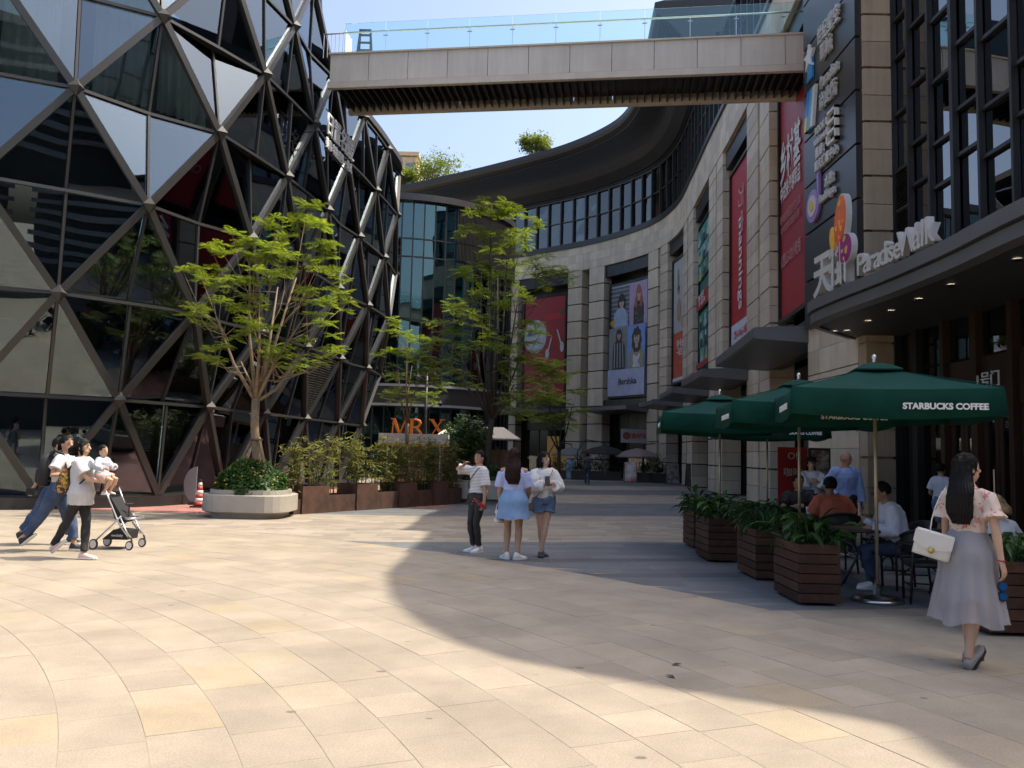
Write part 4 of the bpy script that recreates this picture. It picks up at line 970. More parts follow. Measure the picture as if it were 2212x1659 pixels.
LT = [(980, 100), (690, 210), (780, 250), (830, 310), (900, 200), (1010, 210), (1060, 230), (480, 290), (330, 370), (560, 340), (420, 420), (1080, 350), (740, 390), (830, 430), (700, 450), (590, 440), (950, 470), (1090, 460), (1150, 530), (1040, 510), (150, 530), (250, 520), (380, 530), (450, 590), (330, 600), (620, 530), (740, 540), (850, 550), (600, 620), (240, 790), (400, 740), (480, 770), (560, 790), (180, 830), (560, 700), (640, 720), (950, 660), (1200, 690), (1100, 750), (1250, 740), (1000, 670), (1040, 830), (1100, 890), (720, 930), (600, 900), (560, 950), (750, 1040), (960, 1010), (350, 1060), (300, 1120), (390, 1140), (920, 1110), (890, 1180), (1130, 1050), (1180, 1080), (720, 1090), (310, 890)]
LT = [(347.6+x*.3238, 410.8+y*.3238, 1) for x, y in LT]
pl = gz(541, 1122); PLY = pl.y+.85; PLX = pl.x*PLY/pl.y
feather_tree('feathery_street_tree', 'young feathery-leaved tree in the round-cornered concrete planter by the tower', (PLX+.05, PLY, .62), tuple(gy(553, 860, PLY)), LT, .36, M['leaf_bright'], M['bark'], [(470, 690, -.2), (540, 560, .3), (560, 650, -.5), (600, 620, .5), (640, 600, .1), (660, 680, -.4), (520, 780, .4), (625, 800, -.1), (585, 720, .8)], 1.25, rt=.10, dens=12, seed=5, nextra=1)
def rounded(wx, wy, r, n=5):
    out = []
    for cx, cy, a0 in ((1, 1, 0), (-1, 1, 90), (-1, -1, 180), (1, -1, 270)):
        for i in range(n+1): a = R_(a0+90*i/n); out.append((cx*(wx/2-r)+r*math.cos(a), cy*(wy/2-r)+r*math.sin(a)))
    return out
def concrete_planter(label, x, y, w_, h=.62):
    t = thing('concrete_planter', label, 'planter', (x, y, 0))
    R = lambda s, z: [(a*s, b*s, z) for a, b in rounded(w_, w_*.95, w_*.3)]
    MB().loft([R(.82, 0), R(.82, .11)]).build('foot', M['concrete'], t)
    MB().loft([R(.9, .11), R(1, .15), R(1, h-.12), R(.985, h-.1), R(.86, h-.1), R(.86, h), R(.80, h), R(.80, h-.08)], True).build('bowl', M['concrete'], t); return t
def shrub_mass(name, label, c, rx, ry, h, n, m_, ls=.06, flowers=0, cat='shrub', seed=2):
    rnd = random.Random(seed); t = thing(name, label, cat, c); mb = MB(); fl = MB()
    for i in range(n):
        while True:
            x, y, z = rnd.uniform(-1, 1), rnd.uniform(-1, 1), rnd.uniform(0, 1); d = x*x+y*y+z*z*.9
            if d < 1 and d > .35-.1*rnd.random(): break
        wob = 1+.18*noise.noise(Vector((x*2.2, y*2.2, z*2.2+seed))); p = Vector((x*rx*wob, y*ry*wob, .02+z*h*wob))
        nrm = Vector((x, y, z+.5)).normalized(); a = Vector((rnd.gauss(0, 1), rnd.gauss(0, 1), rnd.gauss(0, 1))); a = (a-nrm*a.dot(nrm)*.5).normalized(); b = a.cross(nrm).normalized(); l = ls*rnd.uniform(.6, 1.3)
        mb.tone = rnd.random(); mb.add([p-a*l, p+b*l*.45, p+a*l, p-b*l*.45], [(0, 1, 2, 3)])
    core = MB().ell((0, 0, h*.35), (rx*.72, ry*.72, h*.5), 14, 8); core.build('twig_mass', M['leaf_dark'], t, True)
    tag(mb.build('foliage', m_, t), kind='stuff')
    for i in range(flowers):
        a = rnd.uniform(PI, 2*PI); z = rnd.uniform(.3, 1)*h; k = math.sqrt(max(.1, 1-(z/h)**2)); fl.ell((rx*k*math.cos(a)*1.02, ry*k*math.sin(a)*1.02, z), (.02, .02, .016), 6, 4)
    if flowers: tag(fl.build('flowers', mat('yellow_flower', (.6, .35, .02), .6), t), kind='stuff')
    return t
concrete_planter('round-cornered concrete planter standing left of the rusty bamboo boxes', PLX, PLY, 1.92)
shrub_mass('flowering_shrub', 'clipped green shrub with small yellow flowers in the concrete planter', (PLX, PLY, .52),   .86, .84, .74, 8000, M['leaf_shrub'], .055, 20, seed=4)
for sx, sy in ((-.38, -.1), (.36, -.12), (.02, .4)):
    pass
sk_ = thing('tree_stake', 'wooden tripod stakes propping the young tree in the concrete planter', 'tree stake', (PLX+.05, PLY, .55))
for a in (200, 320, 90): MB().beam((.62*math.cos(R_(a)), .62*math.sin(R_(a)), 0), (.09*math.cos(R_(a)), .09*math.sin(R_(a)), 1.25), .06, .05, (math.cos(R_(a)), math.sin(R_(a)), 0)).build('stake', M['bark'], sk_)
MB().tube([(.13*math.cos(R_(a)), .13*math.sin(R_(a)), 1.2) for a in range(0, 361, 45)], .025, 6).build('tie', M['bark_dark'], sk_)
# weathering-steel boxes with bamboo along the street
b0 = gz(637, 1112); b1 = gz(1000, 1088); bv = Vector((b1.x-b0.x, b1.y-b0.y, 0)); bl_ = bv.length; bdir = bv.normalized(); bnr = Vector((-bdir.y, bdir.x, 0))
hs = [.36, .67, .43, .69, .46, .69, .47, .71, .49]; ws = [.25, .95, 1.05, .85, .95, .8, .85, .75, .8]; tot = sum(ws); pos = -.02
ordn = ['narrow low', 'tall left-hand', 'low left-hand', 'tall second', 'low second', 'tall third', 'low third', 'tall right-hand', 'low right-hand']
bam_lab = ['sparse bamboo at the left end of the rusty boxes', 'leafy bamboo in the tall rusty box nearest the concrete planter', 'thin bamboo canes in the first low rusty box', 'dense bamboo in the second tall rusty box', 'bamboo canes in the second low rusty box', 'dense bamboo in the third tall rusty box', 'bamboo canes in the third low rusty box', 'dark bamboo in the fourth tall rusty box', 'dark bamboo at the right end of the rusty boxes']
box_lab = ['narrow low rusty steel box beside the concrete planter', 'tall rusty steel planter box nearest the concrete planter', 'first low rusty steel planter box in the bamboo row', 'second tall rusty steel planter box in the bamboo row', 'second low rusty steel planter box in the bamboo row', 'third tall rusty steel planter box in the bamboo row', 'third low rusty steel planter box in the bamboo row', 'fourth tall rusty steel planter box in the bamboo row', 'last low rusty steel planter box beside the phone girl']
def bamboo(label, c, wd, dpth, z0, n, hgt, seed, rz):
    rnd = random.Random(seed); t = thing('bamboo_clump', label, 'bamboo', c, rz, 'bamboo in the rusty boxes'); ca = MB(); lf = MB()
    for i in range(n):
        x = rnd.uniform(-.45, .45)*wd; y = rnd.uniform(-.35, .35)*dpth; hh = hgt*rnd.uniform(.65, 1.08); lean = Vector((rnd.gauss(0, .07), rnd.gauss(0, .07), 0))
        pts = [Vector((x, y, 0))+lean*(k/4)**2*hh+Vector((0, 0, hh*k/4)) for k in range(5)]
        ca.tube(pts, [.011, .010, .009, .007, .003], 5)
        for k in range(int(34*hh/1.7)):
            f = rnd.uniform(.12, 1); p = pts[0].lerp(pts[-1], f); ca_ = rnd.random()*6.28; base = p+Vector((math.cos(ca_), math.sin(ca_), .3))*rnd.uniform(.02, .2)
            lf.tone = min(1, max(0, rnd.gauss(.45, .28)))
            for m_ in range(rnd.randint(3, 5)):
                a = rnd.random()*6.28; d = Vector((math.cos(a), math.sin(a), rnd.uniform(-.7, .5))).normalized(); L = rnd.uniform(.10, .21); s = d.cross(Vector((rnd.gauss(0, .4), rnd.gauss(0, .4), 1))).normalized()*L*.085
                lf.add([base, base+d*L*.4+s, base+d*L, base+d*L*.4-s], [(0, 1, 2, 3)])
    tag(ca.build('cane', M['bamboo_cane'], t), kind='stuff'); tag(lf.build('foliage', M['bamboo_leaf'], t), kind='stuff')
for i, (h, w_) in enumerate(zip(hs, ws)):
    w2 = w_*bl_/tot; c = b0+bdir*(pos+w2/2)+bnr*(.36+(.0 if h > .6 else .04)); rz = math.atan2(bdir.y, bdir.x)
    t = thing('corten_planter', box_lab[i], 'planter', (c.x, c.y, 0), rz, 'rusty planter boxes'); k = w2/2-.006; d_ = .36
    MB().box((0, -d_+.01, h/2), (2*k, .02, h)).box((0, d_-.01, h/2), (2*k, .02, h)).box((-k+.01, 0, h/2), (.02, 2*d_-.042, h)).box((k-.01, 0, h/2), (.02, 2*d_-.042, h)).build('box_wall', M['corten'], t)
    MB().box((0, 0, h-.06), (2*k-.05, 2*d_-.05, .04)).build('soil', M['soil'], t)
    bamboo(bam_lab[i], (c.x, c.y, h-.05), w2*1.05, .7, h, 5 if i == 0 else (11 if h > .6 else 8)+(5 if i > 2 else 0), 1.90-h*.98+(0 if i < 3 else .06), 30+i, rz)
    pos += w2
# second tree, multi-stemmed, in its own concrete planter
T2 = gz(1042, 1088); T2 = Vector((T2.x*(T2.y+.7)/T2.y-.1, T2.y+.7, 0))
concrete_planter('concrete planter half hidden behind the two girls', T2.x+.12, T2.y, 1.9, .72)
shrub_mass('low_shrub', 'dark green shrub under the multi-stemmed tree behind the girls', (T2.x+.12, T2.y, .6), .85, .8, .6, 4000, M['leaf_dark'], .06, 0, seed=8)
C2 = [(1060, 440), (1100, 445), (1140, 470), (1010, 490), (1050, 500), (1130, 500), (1000, 590), (1030, 575), (1070, 590), (1110, 570), (1150, 560), (1190, 590), (1225, 590), (1050, 630), (1100, 600), (1080, 660), (1010, 680), (980, 660), (950, 700), (990, 720), (930, 740), (1010, 750), (960, 780), (1000, 810), (1040, 700), (1060, 740), (1100, 750), (1130, 700), (1085, 800), (930, 800), (1020, 650), (1085, 465), (1035, 455), (1065, 540), (1105, 520), (1165, 600), (1130, 640), (1150, 780), (1180, 790), (1130, 820), (1160, 840), (1185, 865), (1150, 870), (1120, 850), (1120, 890), (1140, 740), (1165, 720), (1105, 780), (1170, 815), (1195, 795)]
feather_tree('multi_stem_tree', 'tall multi-stemmed tree with bright sprays behind the three girls', (T2.x+.15, T2.y, .72), tuple(gy(1063, 905, T2.y)), [(x, y, 1) for x, y in C2], .47, M['leaf_bright'], M['bark_dark'], [(1040, 640, .3), (1075, 600, -.4), (1095, 560, .5), (1060, 500, 0), (990, 760, -.5), (960, 740, .6), (1120, 640, .2), (1020, 700, .8), (1075, 720, 1.0), (1110, 830, -.3), (1125, 770, .3)], 1.6, rt=.10, dens=10, seed=11, nextra=3)
C3 = [(850, 700), (870, 760), (850, 790), (900, 760), (880, 820), (850, 850), (920, 800), (870, 720), (905, 730), (840, 760), (890, 850), (915, 850), (925, 770), (945, 830)]
feather_tree('slender_tree', 'slender light green tree between the tower and the drum', (gy(885, 1000, 28.5).x, 28.5, 0), tuple(gy(880, 915, 28.5)), [(x, y, 1) for x, y in C3], .42, M['leaf_mid'], M['bark'], [(860, 800, 0), (890, 790, .3), (905, 820, -.4), (880, 740, .2)], 1.3, rt=.07, dens=10, seed=12, nextra=3)
C4 = [(1160, 860), (1190, 860), (1215, 870), (1150, 890), (1180, 800), (1230, 810), (1245, 850), (1255, 890), (1205, 820), (1165, 905), (1225, 900), (1190, 900), (1175, 830), (1210, 780), (1240, 920)]
T4 = gz(1207, 1056)
feather_tree('dense_tree', 'low broad tree in front of the red crockery poster', (T4.x, T4.y, 0), tuple(gy(1208, 975, T4.y)), [(x, y, 1) for x, y in C4], .62, M['leaf_mid'], M['bark_dark'], [(1150, 860, .3), (1180, 830, -.4), (1210, 860, .6), (1235, 880, .2), (1165, 800, .5)], 1.6, rt=.09, dens=10, seed=13, nextra=1)
# round evergreen by the kiosk
T5 = gy(1005, 1000, 31); t5 = thing('round_evergreen', 'dark glossy round-headed tree in front of the market kiosk', 'tree', (T5.x, 31, 0)); rnd = random.Random(9); lf = MB()
MB().tube([(0, 0, 0), (.03, 0, 1.2), (0, 0, 2.2)], [.07, .06, .04], 8).build('trunk', M['bark_dark'], t5, True)
for i in range(5200):
    v = Vector((rnd.gauss(0, 1), rnd.gauss(0, 1), rnd.gauss(0, 1))).normalized(); k = (.55+.45*rnd.random())*(1+.25*noise.noise(v*2.1)); p = Vector((v.x*.95*k, v.y*.95*k, 2.05+v.z*.95*k)); a = Vector((rnd.gauss(0, 1), rnd.gauss(0, 1), rnd.gauss(0, .5))).normalized(); b = a.cross(v).normalized(); l = .085
    lf.tone = rnd.random(); lf.add([p-a*l, p+b*l*.4, p+a*l, p-b*l*.4], [(0, 1, 2, 3)])
tag(lf.build('crown', M['leaf_dark'], t5), kind='stuff')
# trees on the roofs
def far_tree(label, px, py, Y, r, seed, zbase, m_):
    rnd = random.Random(seed); c = gy(px, py, Y); t = thing('roof_tree', label, 'tree', (c.x, Y, zbase)); lf = MB(); h = c.z-zbase
    MB().tube([(0, 0, 0), (.1, 0, h*.5), (0, 0, h)], [.12, .1, .05], 6).build('trunk', M['bark'], t, True)
    br = MB()
    for i in range(26):
        v = Vector((rnd.gauss(0, 1), rnd.gauss(0, .8), rnd.gauss(0, .7))).normalized()*r*rnd.uniform(.3, 1.15); q = Vector((v.x, v.y, h+v.z*.75)); br.tube([(0, 0, h*.6), q], [.04, .01], 4)
        for j in range(110):
            p = q+Vector((rnd.gauss(0, .3), rnd.gauss(0, .3), rnd.gauss(0, .22)))*r*.8; a = Vector((rnd.gauss(0, 1), rnd.gauss(0, 1), rnd.gauss(0, .6))).normalized(); b = a.cross(Vector((0, .3, 1))).normalized(); l = .13*rnd.uniform(.6, 1.2)
            lf.tone = rnd.random(); lf.add([p-a*l, p+b*l*.5, p+a*l, p-b*l*.5], [(0, 1, 2, 3)])
    br.build('branch', M['bark'], t); tag(lf.build('crown', m_, t), kind='stuff')
M['leaf_far'] = leafmat('hazy_leaf', (.12, .17, .05), .45)
far_tree('airy tree growing on the roof left of the bridge', 935, 368, 78, 2.3, 21, 24.0, M['leaf_far']); far_tree('small tree peeping over the middle of the eave', 1158, 312, 74, 1.25, 22, 24.3, M['leaf_far']); far_tree('thin tree between the distant tower block and the roof', 872, 385, 76, 1.2, 23, 23.5, M['leaf_far'])
# ================================================================ cafe terrace: parasols, wooden planters, tables, chairs
M['green_cloth'] = mat('green_parasol_cloth', (.003, .050, .037), .8, var=(1.6, .28, 8), bump=(4.5, .35, .05), spec=.2)
M['pole'] = mat('parasol_pole', (.42, .36, .25), .4, .5, var=(5, .15))
M['plank'] = mat('stained_plank', (.075, .034, .020), .55, c2=(.05, .024, .015, 14), tone=.4, var=(2.5, .35, 8), spec=.3, bump=(30, .3, .004))
M['wicker'] = mat('black_wicker', (.018, .015, .014), .5, var=(60, .4), bump=(90, .6, .006))
M['table_top'] = mat('dark_table_top', (.05, .032, .026), .35, var=(3, .2))
M['lily'] = leafmat('lily_leaf', (.028, .075, .014), .3, .5)
M['sign_white'] = mat('parasol_print', (.72, .72, .70), .6)
def weld(o, d=.002):
    bm = bmesh.new(); bm.from_mesh(o.data); bmesh.ops.remove_doubles(bm, verts=bm.verts, dist=d); bmesh.ops.recalc_face_normals(bm, faces=bm.faces)
    for e in bm.edges:
        if len(e.link_faces) == 2 and e.calc_face_angle(0) > .6: e.smooth = False
    bm.to_mesh(o.data); bm.free()
def parasol(label, x, y, zt=2.66, W=2.04, rz=-.14, left_text=True):
    t = thing('parasol', label, 'parasol', (x, y, 0), rz, 'green parasols on the cafe terrace'); h = W/2; ze = zt-.36; zv = ze-.30
    cl = MB(); n = 8
    def edge(k, u, z0, sag): # point on canopy side k at u in -1..1
        a = k*PI/2; c, s = math.cos(a), math.sin(a); X, Y = u*h, -h*(1-.035*(1-u*u)); return Vector((c*X-s*Y, s*X+c*Y, z0+sag*(1-u*u)))
    for k in range(4):
        for i in range(n):
            u0 = -1+2*i/n; u1 = -1+2*(i+1)/n
            prev = None
            for j in range(6):
                f0 = j/6; f1 = (j+1)/6
                def pt(u, f):
                    e = edge(k, u, ze, -.02); a = Vector((0, 0, zt-.04)); p = a.lerp(e, .12+.88*f); p.z -= .012*math.sin(PI*f)+.022*math.sin(PI*f)*(1-abs(u)); return p
                cl.add([pt(u0, f0), pt(u1, f0), pt(u1, f1), pt(u0, f1)], [(0, 3, 2, 1)])
            # valance
            v0, v1 = edge(k, u0, ze, -.02), edge(k, u1, ze, -.02); w0 = edge(k, u0, zv, -.02)*1.0; w1 = edge(k, u1, zv, -.02)
            for w_, u in ((w0, u0), (w1, u1)):
                d = Vector((w_.x, w_.y, 0)).normalized()*(.03+.012*math.sin(u*9)); w_ += d; w_.z -= .015*math.cos(u*3)
            cl.add([v0, v1, w1, w0], [(0, 3, 2, 1)])
    c_ = cl.build('canopy', M['green_cloth'], t, True); weld(c_)
    so_ = c_.modifiers.new('s', 'SOLIDIFY'); so_.thickness = .006
    vt = MB(); vt.loft([[(.30*math.cos(PI/4+k*PI/2)*r, .30*math.sin(PI/4+k*PI/2)*r, z) for k in range(4)] for r, z in ((1.18, zt-.10), (1.2, zt-.085), (.7, zt-.025), (.12, zt+.005))]); vt.build('vent_cap', M['green_cloth'], c_)
    for k in range(4):
        a = PI/4+k*PI/2; MB().tube([(.3*math.cos(a), .3*math.sin(a), zt-.115), (h*1.4*math.cos(a), h*1.4*math.sin(a), ze+.012), (h*1.435*math.cos(a), h*1.435*math.sin(a), zv-.005)], .006, 5).build('seam', M['green_cloth'], c_)
    MB().tube([(0, 0, .05), (0, 0, zt-.02)], .021, 12).build('pole', M['pole'], t, True)
    MB().lathe([(.02, zt), (.032, zt+.02), (.02, zt+.035), (.034, zt+.06), (.03, zt+.085), (.008, zt+.105)], 14).build('finial', M['steel'], t, True)
    MB().lathe([(.27, 0), (.28, .03), (.25, .05), (.20, .07), (.05, .085), (.035, .2), (.022, .2)], 28).build('base', M['steel'], t, True)
    MB().lathe([(.035, zv+.02), (.045, zv+.06), (.03, zv+.12), (.03, zv+.16)], 14).build('hub', M['pole'], t, True)
    for k in range(8):
        a = k*PI/4; rr = h*.93*(1.41 if k % 2 else 1); a2 = a if k % 2 == 0 else a
        e = Vector((math.cos(a2)*rr, math.sin(a2)*rr, ze-.02)); MB().beam((0, 0, zt-.2), tuple(e+Vector((0, 0, -.06))), .016, .02, (0, 0, 1)).build('rib', M['pole'], t)
        m_ = Vector((0, 0, zt-.2)).lerp(e, .5); MB().beam((0, 0, zv+.1), tuple(m_+Vector((0, 0, -.01))), .014, .016, (0, 0, 1)).build('strut', M['pole'], t)
    # print on the valance
    zz = zv+.075
    text('lettering', 'STARBUCKS COFFEE', .087, frame((h*.45, -h-.032, zz), (1, 0, 0)), M['sign_white'], c_, .006, 'CENTER', 1.0, offset=.0035)
    text('lettering', 'STARBUCKS COFFEE', .087, frame((-h-.032, h*.0-.45*h*1, zz), (0, -1, 0)), M['sign_white'], c_, .006, 'CENTER', 1.0, offset=.0035)
    return t
u1 = gz(1905, 1300)
parasol('nearest green parasol with white lettering over the empty chairs', u1.x-.05, u1.y, 2.70, rz=-.22)
U2 = gy(1726, 900, 11.5); parasol('second green parasol partly hidden behind the nearest one', U2.x, 11.5, 2.68)
U3 = gy(1555, 900, 14.3); parasol('leftmost green parasol above the far wooden planters', U3.x, 14.3, 2.66)
U4 = gy(1657, 900, 17.2); parasol('farthest green parasol seen below the leftmost one', U4.x, 17.2, 2.66)
# wooden box planters
def plank_box(label, x, y, wx, wy, h=.66, n=6, rz=0):
    t = thing('wooden_planter', label, 'planter', (x, y, 0), rz, 'slatted wooden planters'); ph = (h-.03)/n
    MB().box((0, 0, h/2+.01), (wx-.06, wy-.06, h-.05)).build('liner', M['dark'], t)
    for k in range(n):
        z = .03+ph*(k+.5)
        for (c, d) in (((0, -wy/2+.015, z), (wx, .03, ph-.012)), ((0, wy/2-.015, z), (wx, .03, ph-.012)), ((-wx/2+.015, 0, z), (.03, wy-.062, ph-.012)), ((wx/2-.015, 0, z), (.03, wy-.062, ph-.012))):
            mb = MB(); mb.tone = random.random(); mb.box(c, d); mb.build('plank', M['plank'], t)
    MB().box((0, 0, h-.04), (wx-.07, wy-.07, .02)).build('soil', M['soil'], t)
    return t
def lily(label, c, rx, ry, n, seed, h=.5):
    rnd = random.Random(seed); t = thing('broadleaf_plant', label, 'plant', c, group='broad-leaved plants in wooden planters'); mb = MB()
    for i in range(n):
        a = rnd.random()*6.28; x = rnd.uniform(-1, 1)*rx; y = rnd.uniform(-1, 1)*ry; out = Vector((math.cos(a), math.sin(a), 0))*rnd.uniform(.3, 1)+Vector((x, y, 0))*1.6
        L = rnd.uniform(.15, .28); hh = rnd.uniform(.06, h*.8); p = Vector((x, y, 0)); q = p+out*.12+Vector((0, 0, hh)); d = Vector((out.x, out.y, rnd.uniform(-.5, .45))).normalized()
        s = d.cross(Vector((rnd.gauss(0, .3), rnd.gauss(0, .3), 1))).normalized(); w_ = L*rnd.uniform(.13, .2); up = s.cross(d)
        mb.tone = rnd.random(); mb.tube([p, (p+q)/2+out*.02, q], [.006, .005, .004], 4)
        r0, r1, r2, r3 = q, q+d*L*.3-up*.01, q+d*L*.65-Vector((0, 0, .02)), q+d*L-Vector((0, 0, .07))
        mb.add([r0, r1+s*w_+up*.02, r2+s*w_*.85+up*.015, r3, r2-s*w_*.85+up*.015, r1-s*w_+up*.02, r1, r2], [(0, 6, 1), (1, 6, 7, 2), (2, 7, 3), (0, 5, 6), (5, 4, 7, 6), (4, 3, 7)])
    tag(mb.build('foliage', M['lily'], t), kind='stuff')
pls = [(3.38, 9.53, .45, .86, 'nearest slatted wooden planter in front of the tables'), (3.44, 11.33, .45, .88, 'second slatted wooden planter from the camera on the terrace edge'), (3.26, 13.15, .45, .88, 'third slatted wooden planter from the camera, below the leftmost parasol'), (3.42, 14.9, .45, .88, 'farthest slatted wooden planter, mostly hidden by its neighbour')]
pln = ['broad-leaved plant in the nearest wooden planter', 'drooping broad-leaved plant in the second wooden planter', 'bushy broad-leaved plant in the third wooden planter', 'broad-leaved plant in the farthest wooden planter']
for i, (x, y, a, b, l) in enumerate(pls):
    plank_box(l, x, y, a, b); lily(pln[i], (x, y, .61), a*.42, b*.44, 95, 50+i, .42)
plank_box('wooden planter at the right edge behind the walking woman', 5.0, 7.98, 1.15, .46, .68); lily('broad-leaved plant at the right edge beside the fair-haired guest', (5.0, 7.98, .63), .5, .19, 110, 60, .4)
plank_box('low wooden planter behind the seated guests by the column', 5.15, 16.4, 1.3, .45, .6); lily('small plants in the planter behind the seated guests', (5.15, 16.4, .55), .6, .2, 80, 61, .35)
# tables and chairs
def table(label, x, y, r=.36, rz=.3):
    t = thing('cafe_table', label, 'table', (x, y, 0), rz, 'round cafe tables'); MB().lathe([(r-.02, .70), (r, .71), (r, .735), (r-.01, .74)], 28).build('table_top', M['table_top'], t)
    for k in range(4):
        a = k*PI/2; c, s = math.cos(a), math.sin(a)
        MB().tube([(c*.27, s*.27, .69), (c*.05, s*.05, .48), (c*.05, s*.05, .36), (c*.3, s*.3, .01)], .014, 7).build('leg', M['black_metal'], t, True)
    MB().lathe([(.07, .40), (.07, .44)], 14).build('collar', M['black_metal'], t)
    return t
def make_chair(label, x, y, rz):
    t = thing('wicker_chair', label, 'chair', (x, y, 0), rz, 'black wicker chairs'); m = M['wicker']
    MB().loft([[(a*s, b*s, z) for a, b in rounded(.46, .44, .16, 4)] for s, z in ((.9, .40), (1, .415), (1, .44), (.94, .452))]).build('seat', m, t, True)
    # curved backrest panel
    rings = []
    for i in range(11):
        a = R_(200+140*i/10)-PI; a = R_(-160+140*i/10)
        rr = .26; x_, y_ = rr*math.cos(a)*1.02, rr*math.sin(a)*.95-.02; top = .84-.10*abs(i-5)/5*abs(i-5)/5
        rings.append([(x_, y_, .56), (x_*1.06, y_*1.06, .56), (x_*1.16, y_*1.2, top), (x_*1.1, y_*1.14, top)])
    bk = MB().loft(rings).build('backrest', m, t, True)
    MB().tube([tuple(Vector(r[2])) for r in rings], .016, 8).build('top_hoop', m, bk, True)
    ar = [(-.27, .17, .62), (-.29, .05, .655)]+[(r[1][0]*1.08, r[1][1]*1.1, .66) for r in rings]+[(.29, .05, .655), (.27, .17, .62)]
    MB().tube(ar, .016, 8).build('arm_hoop', m, t, True)
    for sx in (-1, 1):
        MB().tube([(sx*.20, .18, .0), (sx*.205, .19, .42), (sx*.27, .17, .62)], .015, 7).build('leg', m, t, True)
        MB().tube([(sx*.21, -.24, .0), (sx*.18, -.2, .42), (sx*.17, -.25, .7)], .015, 7).build('leg', m, t, True)
        MB().tube([(sx*.2, .18, .2), (sx*.21, -.22, .2)], .009, 6).build('stretcher', m, t)
        MB().tube([(sx*.2, .185, .28), (sx*.12, .19, .36), (sx*.0, .19, .40)], .008, 6).build('brace', m, t)
    MB().tube([(-.2, 0, .2), (.2, 0, .2)], .009, 6).build('stretcher', m, t)
    return t
TB1 = (4.42, 10.55); TB2 = (4.72, 12.95); TB3 = (5.35, 10.2)
table('round dark cafe table with pen and phone beside the man in white', *TB1); table('round cafe table with paper cups between two seated men', *TB2); table('round cafe table behind the walking woman', *TB3, .38)
make_chair('black wicker chair under the man in the white shirt', 4.95, 10.5, PI/2)
make_chair('black wicker chair under the man in the orange shirt', 4.72, 12.05, 0)
make_chair('black wicker chair under the man in the black shirt', 4.72, 13.75, PI)
make_chair('empty black wicker chair right of the parasol pole, back to the camera', 4.75, 9.55, -.25)
make_chair('empty black wicker chair behind the walking woman', 5.7, 9.45, .5)
make_chair('empty black wicker chair near the stone column', 5.55, 12.6, 1.0)
make_chair('black wicker chair under the fair-haired guest', 5.17, 8.78, 0)
make_chair('empty black wicker chair left of the black-shirted man', 3.95, 13.1, -1.2)
make_chair('empty black wicker chair tucked behind the second wooden planter', 4.05, 11.5, -2.0)
M['paper'] = mat('white_paper', (.72, .72, .70), .6)
for i, (dx, dy, lab) in enumerate(((-.12, -.12, 'white paper cup near the orange-shirted man'), (.08, .1, 'white paper cup in the middle of the far table'))):
    cp = thing('paper_cup', lab, 'cup', (TB2[0]+dx, TB2[1]+dy, .742)); MB().lathe([(.03, 0), (.04, .11), (.034, .11)], 14).build('cup_body', M['paper'], cp, True); MB().lathe([(.042, .105), (.042, .115), (.038, .12)], 14).build('lid', M['paper'], cp)
MB().box((0, 0, .004), (.08, .16, .008), .5).build('phone', M['paper'], None, loc=(TB1[0]+.2, TB1[1]+.05, .741)); tag(bpy.data.objects['phone'], 'pale phone lying on the nearest cafe table', 'phone')
o = MB().tube([(-.06, 0, .008), (.06, .01, .008)], .008, 6).build('marker_pen', mat('green_plastic', (.03, .45, .06), .4), None, loc=(TB1[0]+.05, TB1[1]-.06, .741)); tag(o, 'short bright green pen on the nearest cafe table', 'pen')
# bag with hoop handles on the ground
bg_ = thing('hoop_handle_bag', 'brown bag with an orange hoop handle on the ground behind the walking woman', 'bag', (4.78, 9.02, 0)); lea = mat('brown_leather', (.12, .045, .02), .5); orl = mat('orange_leather', (.35, .09, .03), .45)
MB().loft([[(a*s, b*s, z) for a, b in rounded(.36, .2, .07, 3)] for s, z in ((.9, 0), (1, .06), (.95, .22), (.75, .30))]).build('bag_body', lea, bg_, True); MB().tube([(.17*math.cos(a*PI/10), .08*math.sin(a*PI/10), .36) for a in range(21)], .013, 8).build('handle_hoop', orl, bg_, True)
for sx in (-1, 1): MB().tube([(sx*.15, 0, .26), (sx*.165, 0, .36)], .01, 6).build('handle_strap', orl, bg_)
# red standee and small wall lamp by the column
st = thing('red_standee', 'red printed standee behind the woman in the black hat', 'sign', (6.02, 17.75, 0)); redp = mat('red_print', (.38, .02, .02), .5)
MB().box((0, 0, .95), (.62, .04, 1.8)).build('board', redp, st); MB().box((0, .06, .03), (.6, .3, .05)).build('foot', M['black_metal'], st)
for str_, z, s in (('O!', 1.6, .2), ('咖啡', 1.25, .2), ('一杯好时光', .8, .1), ('新品上市', .6, .12)): text('lettering', str_, s, frame((0, -.024, z), (1, 0, 0)), M['sign_white'], st, .004)
st = thing('menu_standee', 'dark framed menu board beside the red standee', 'sign', (6.62, 17.8, 0)); MB().box((0, 0, .95), (.46, .05, 1.8)).build('frame', M['wood_door'], st); MB().box((0, -.028, 1.0), (.38, .01, 1.6)).build('print', mat('menu_print', (.4, .36, .3), .5, c2=(.12, .08, .06, 9)), st)
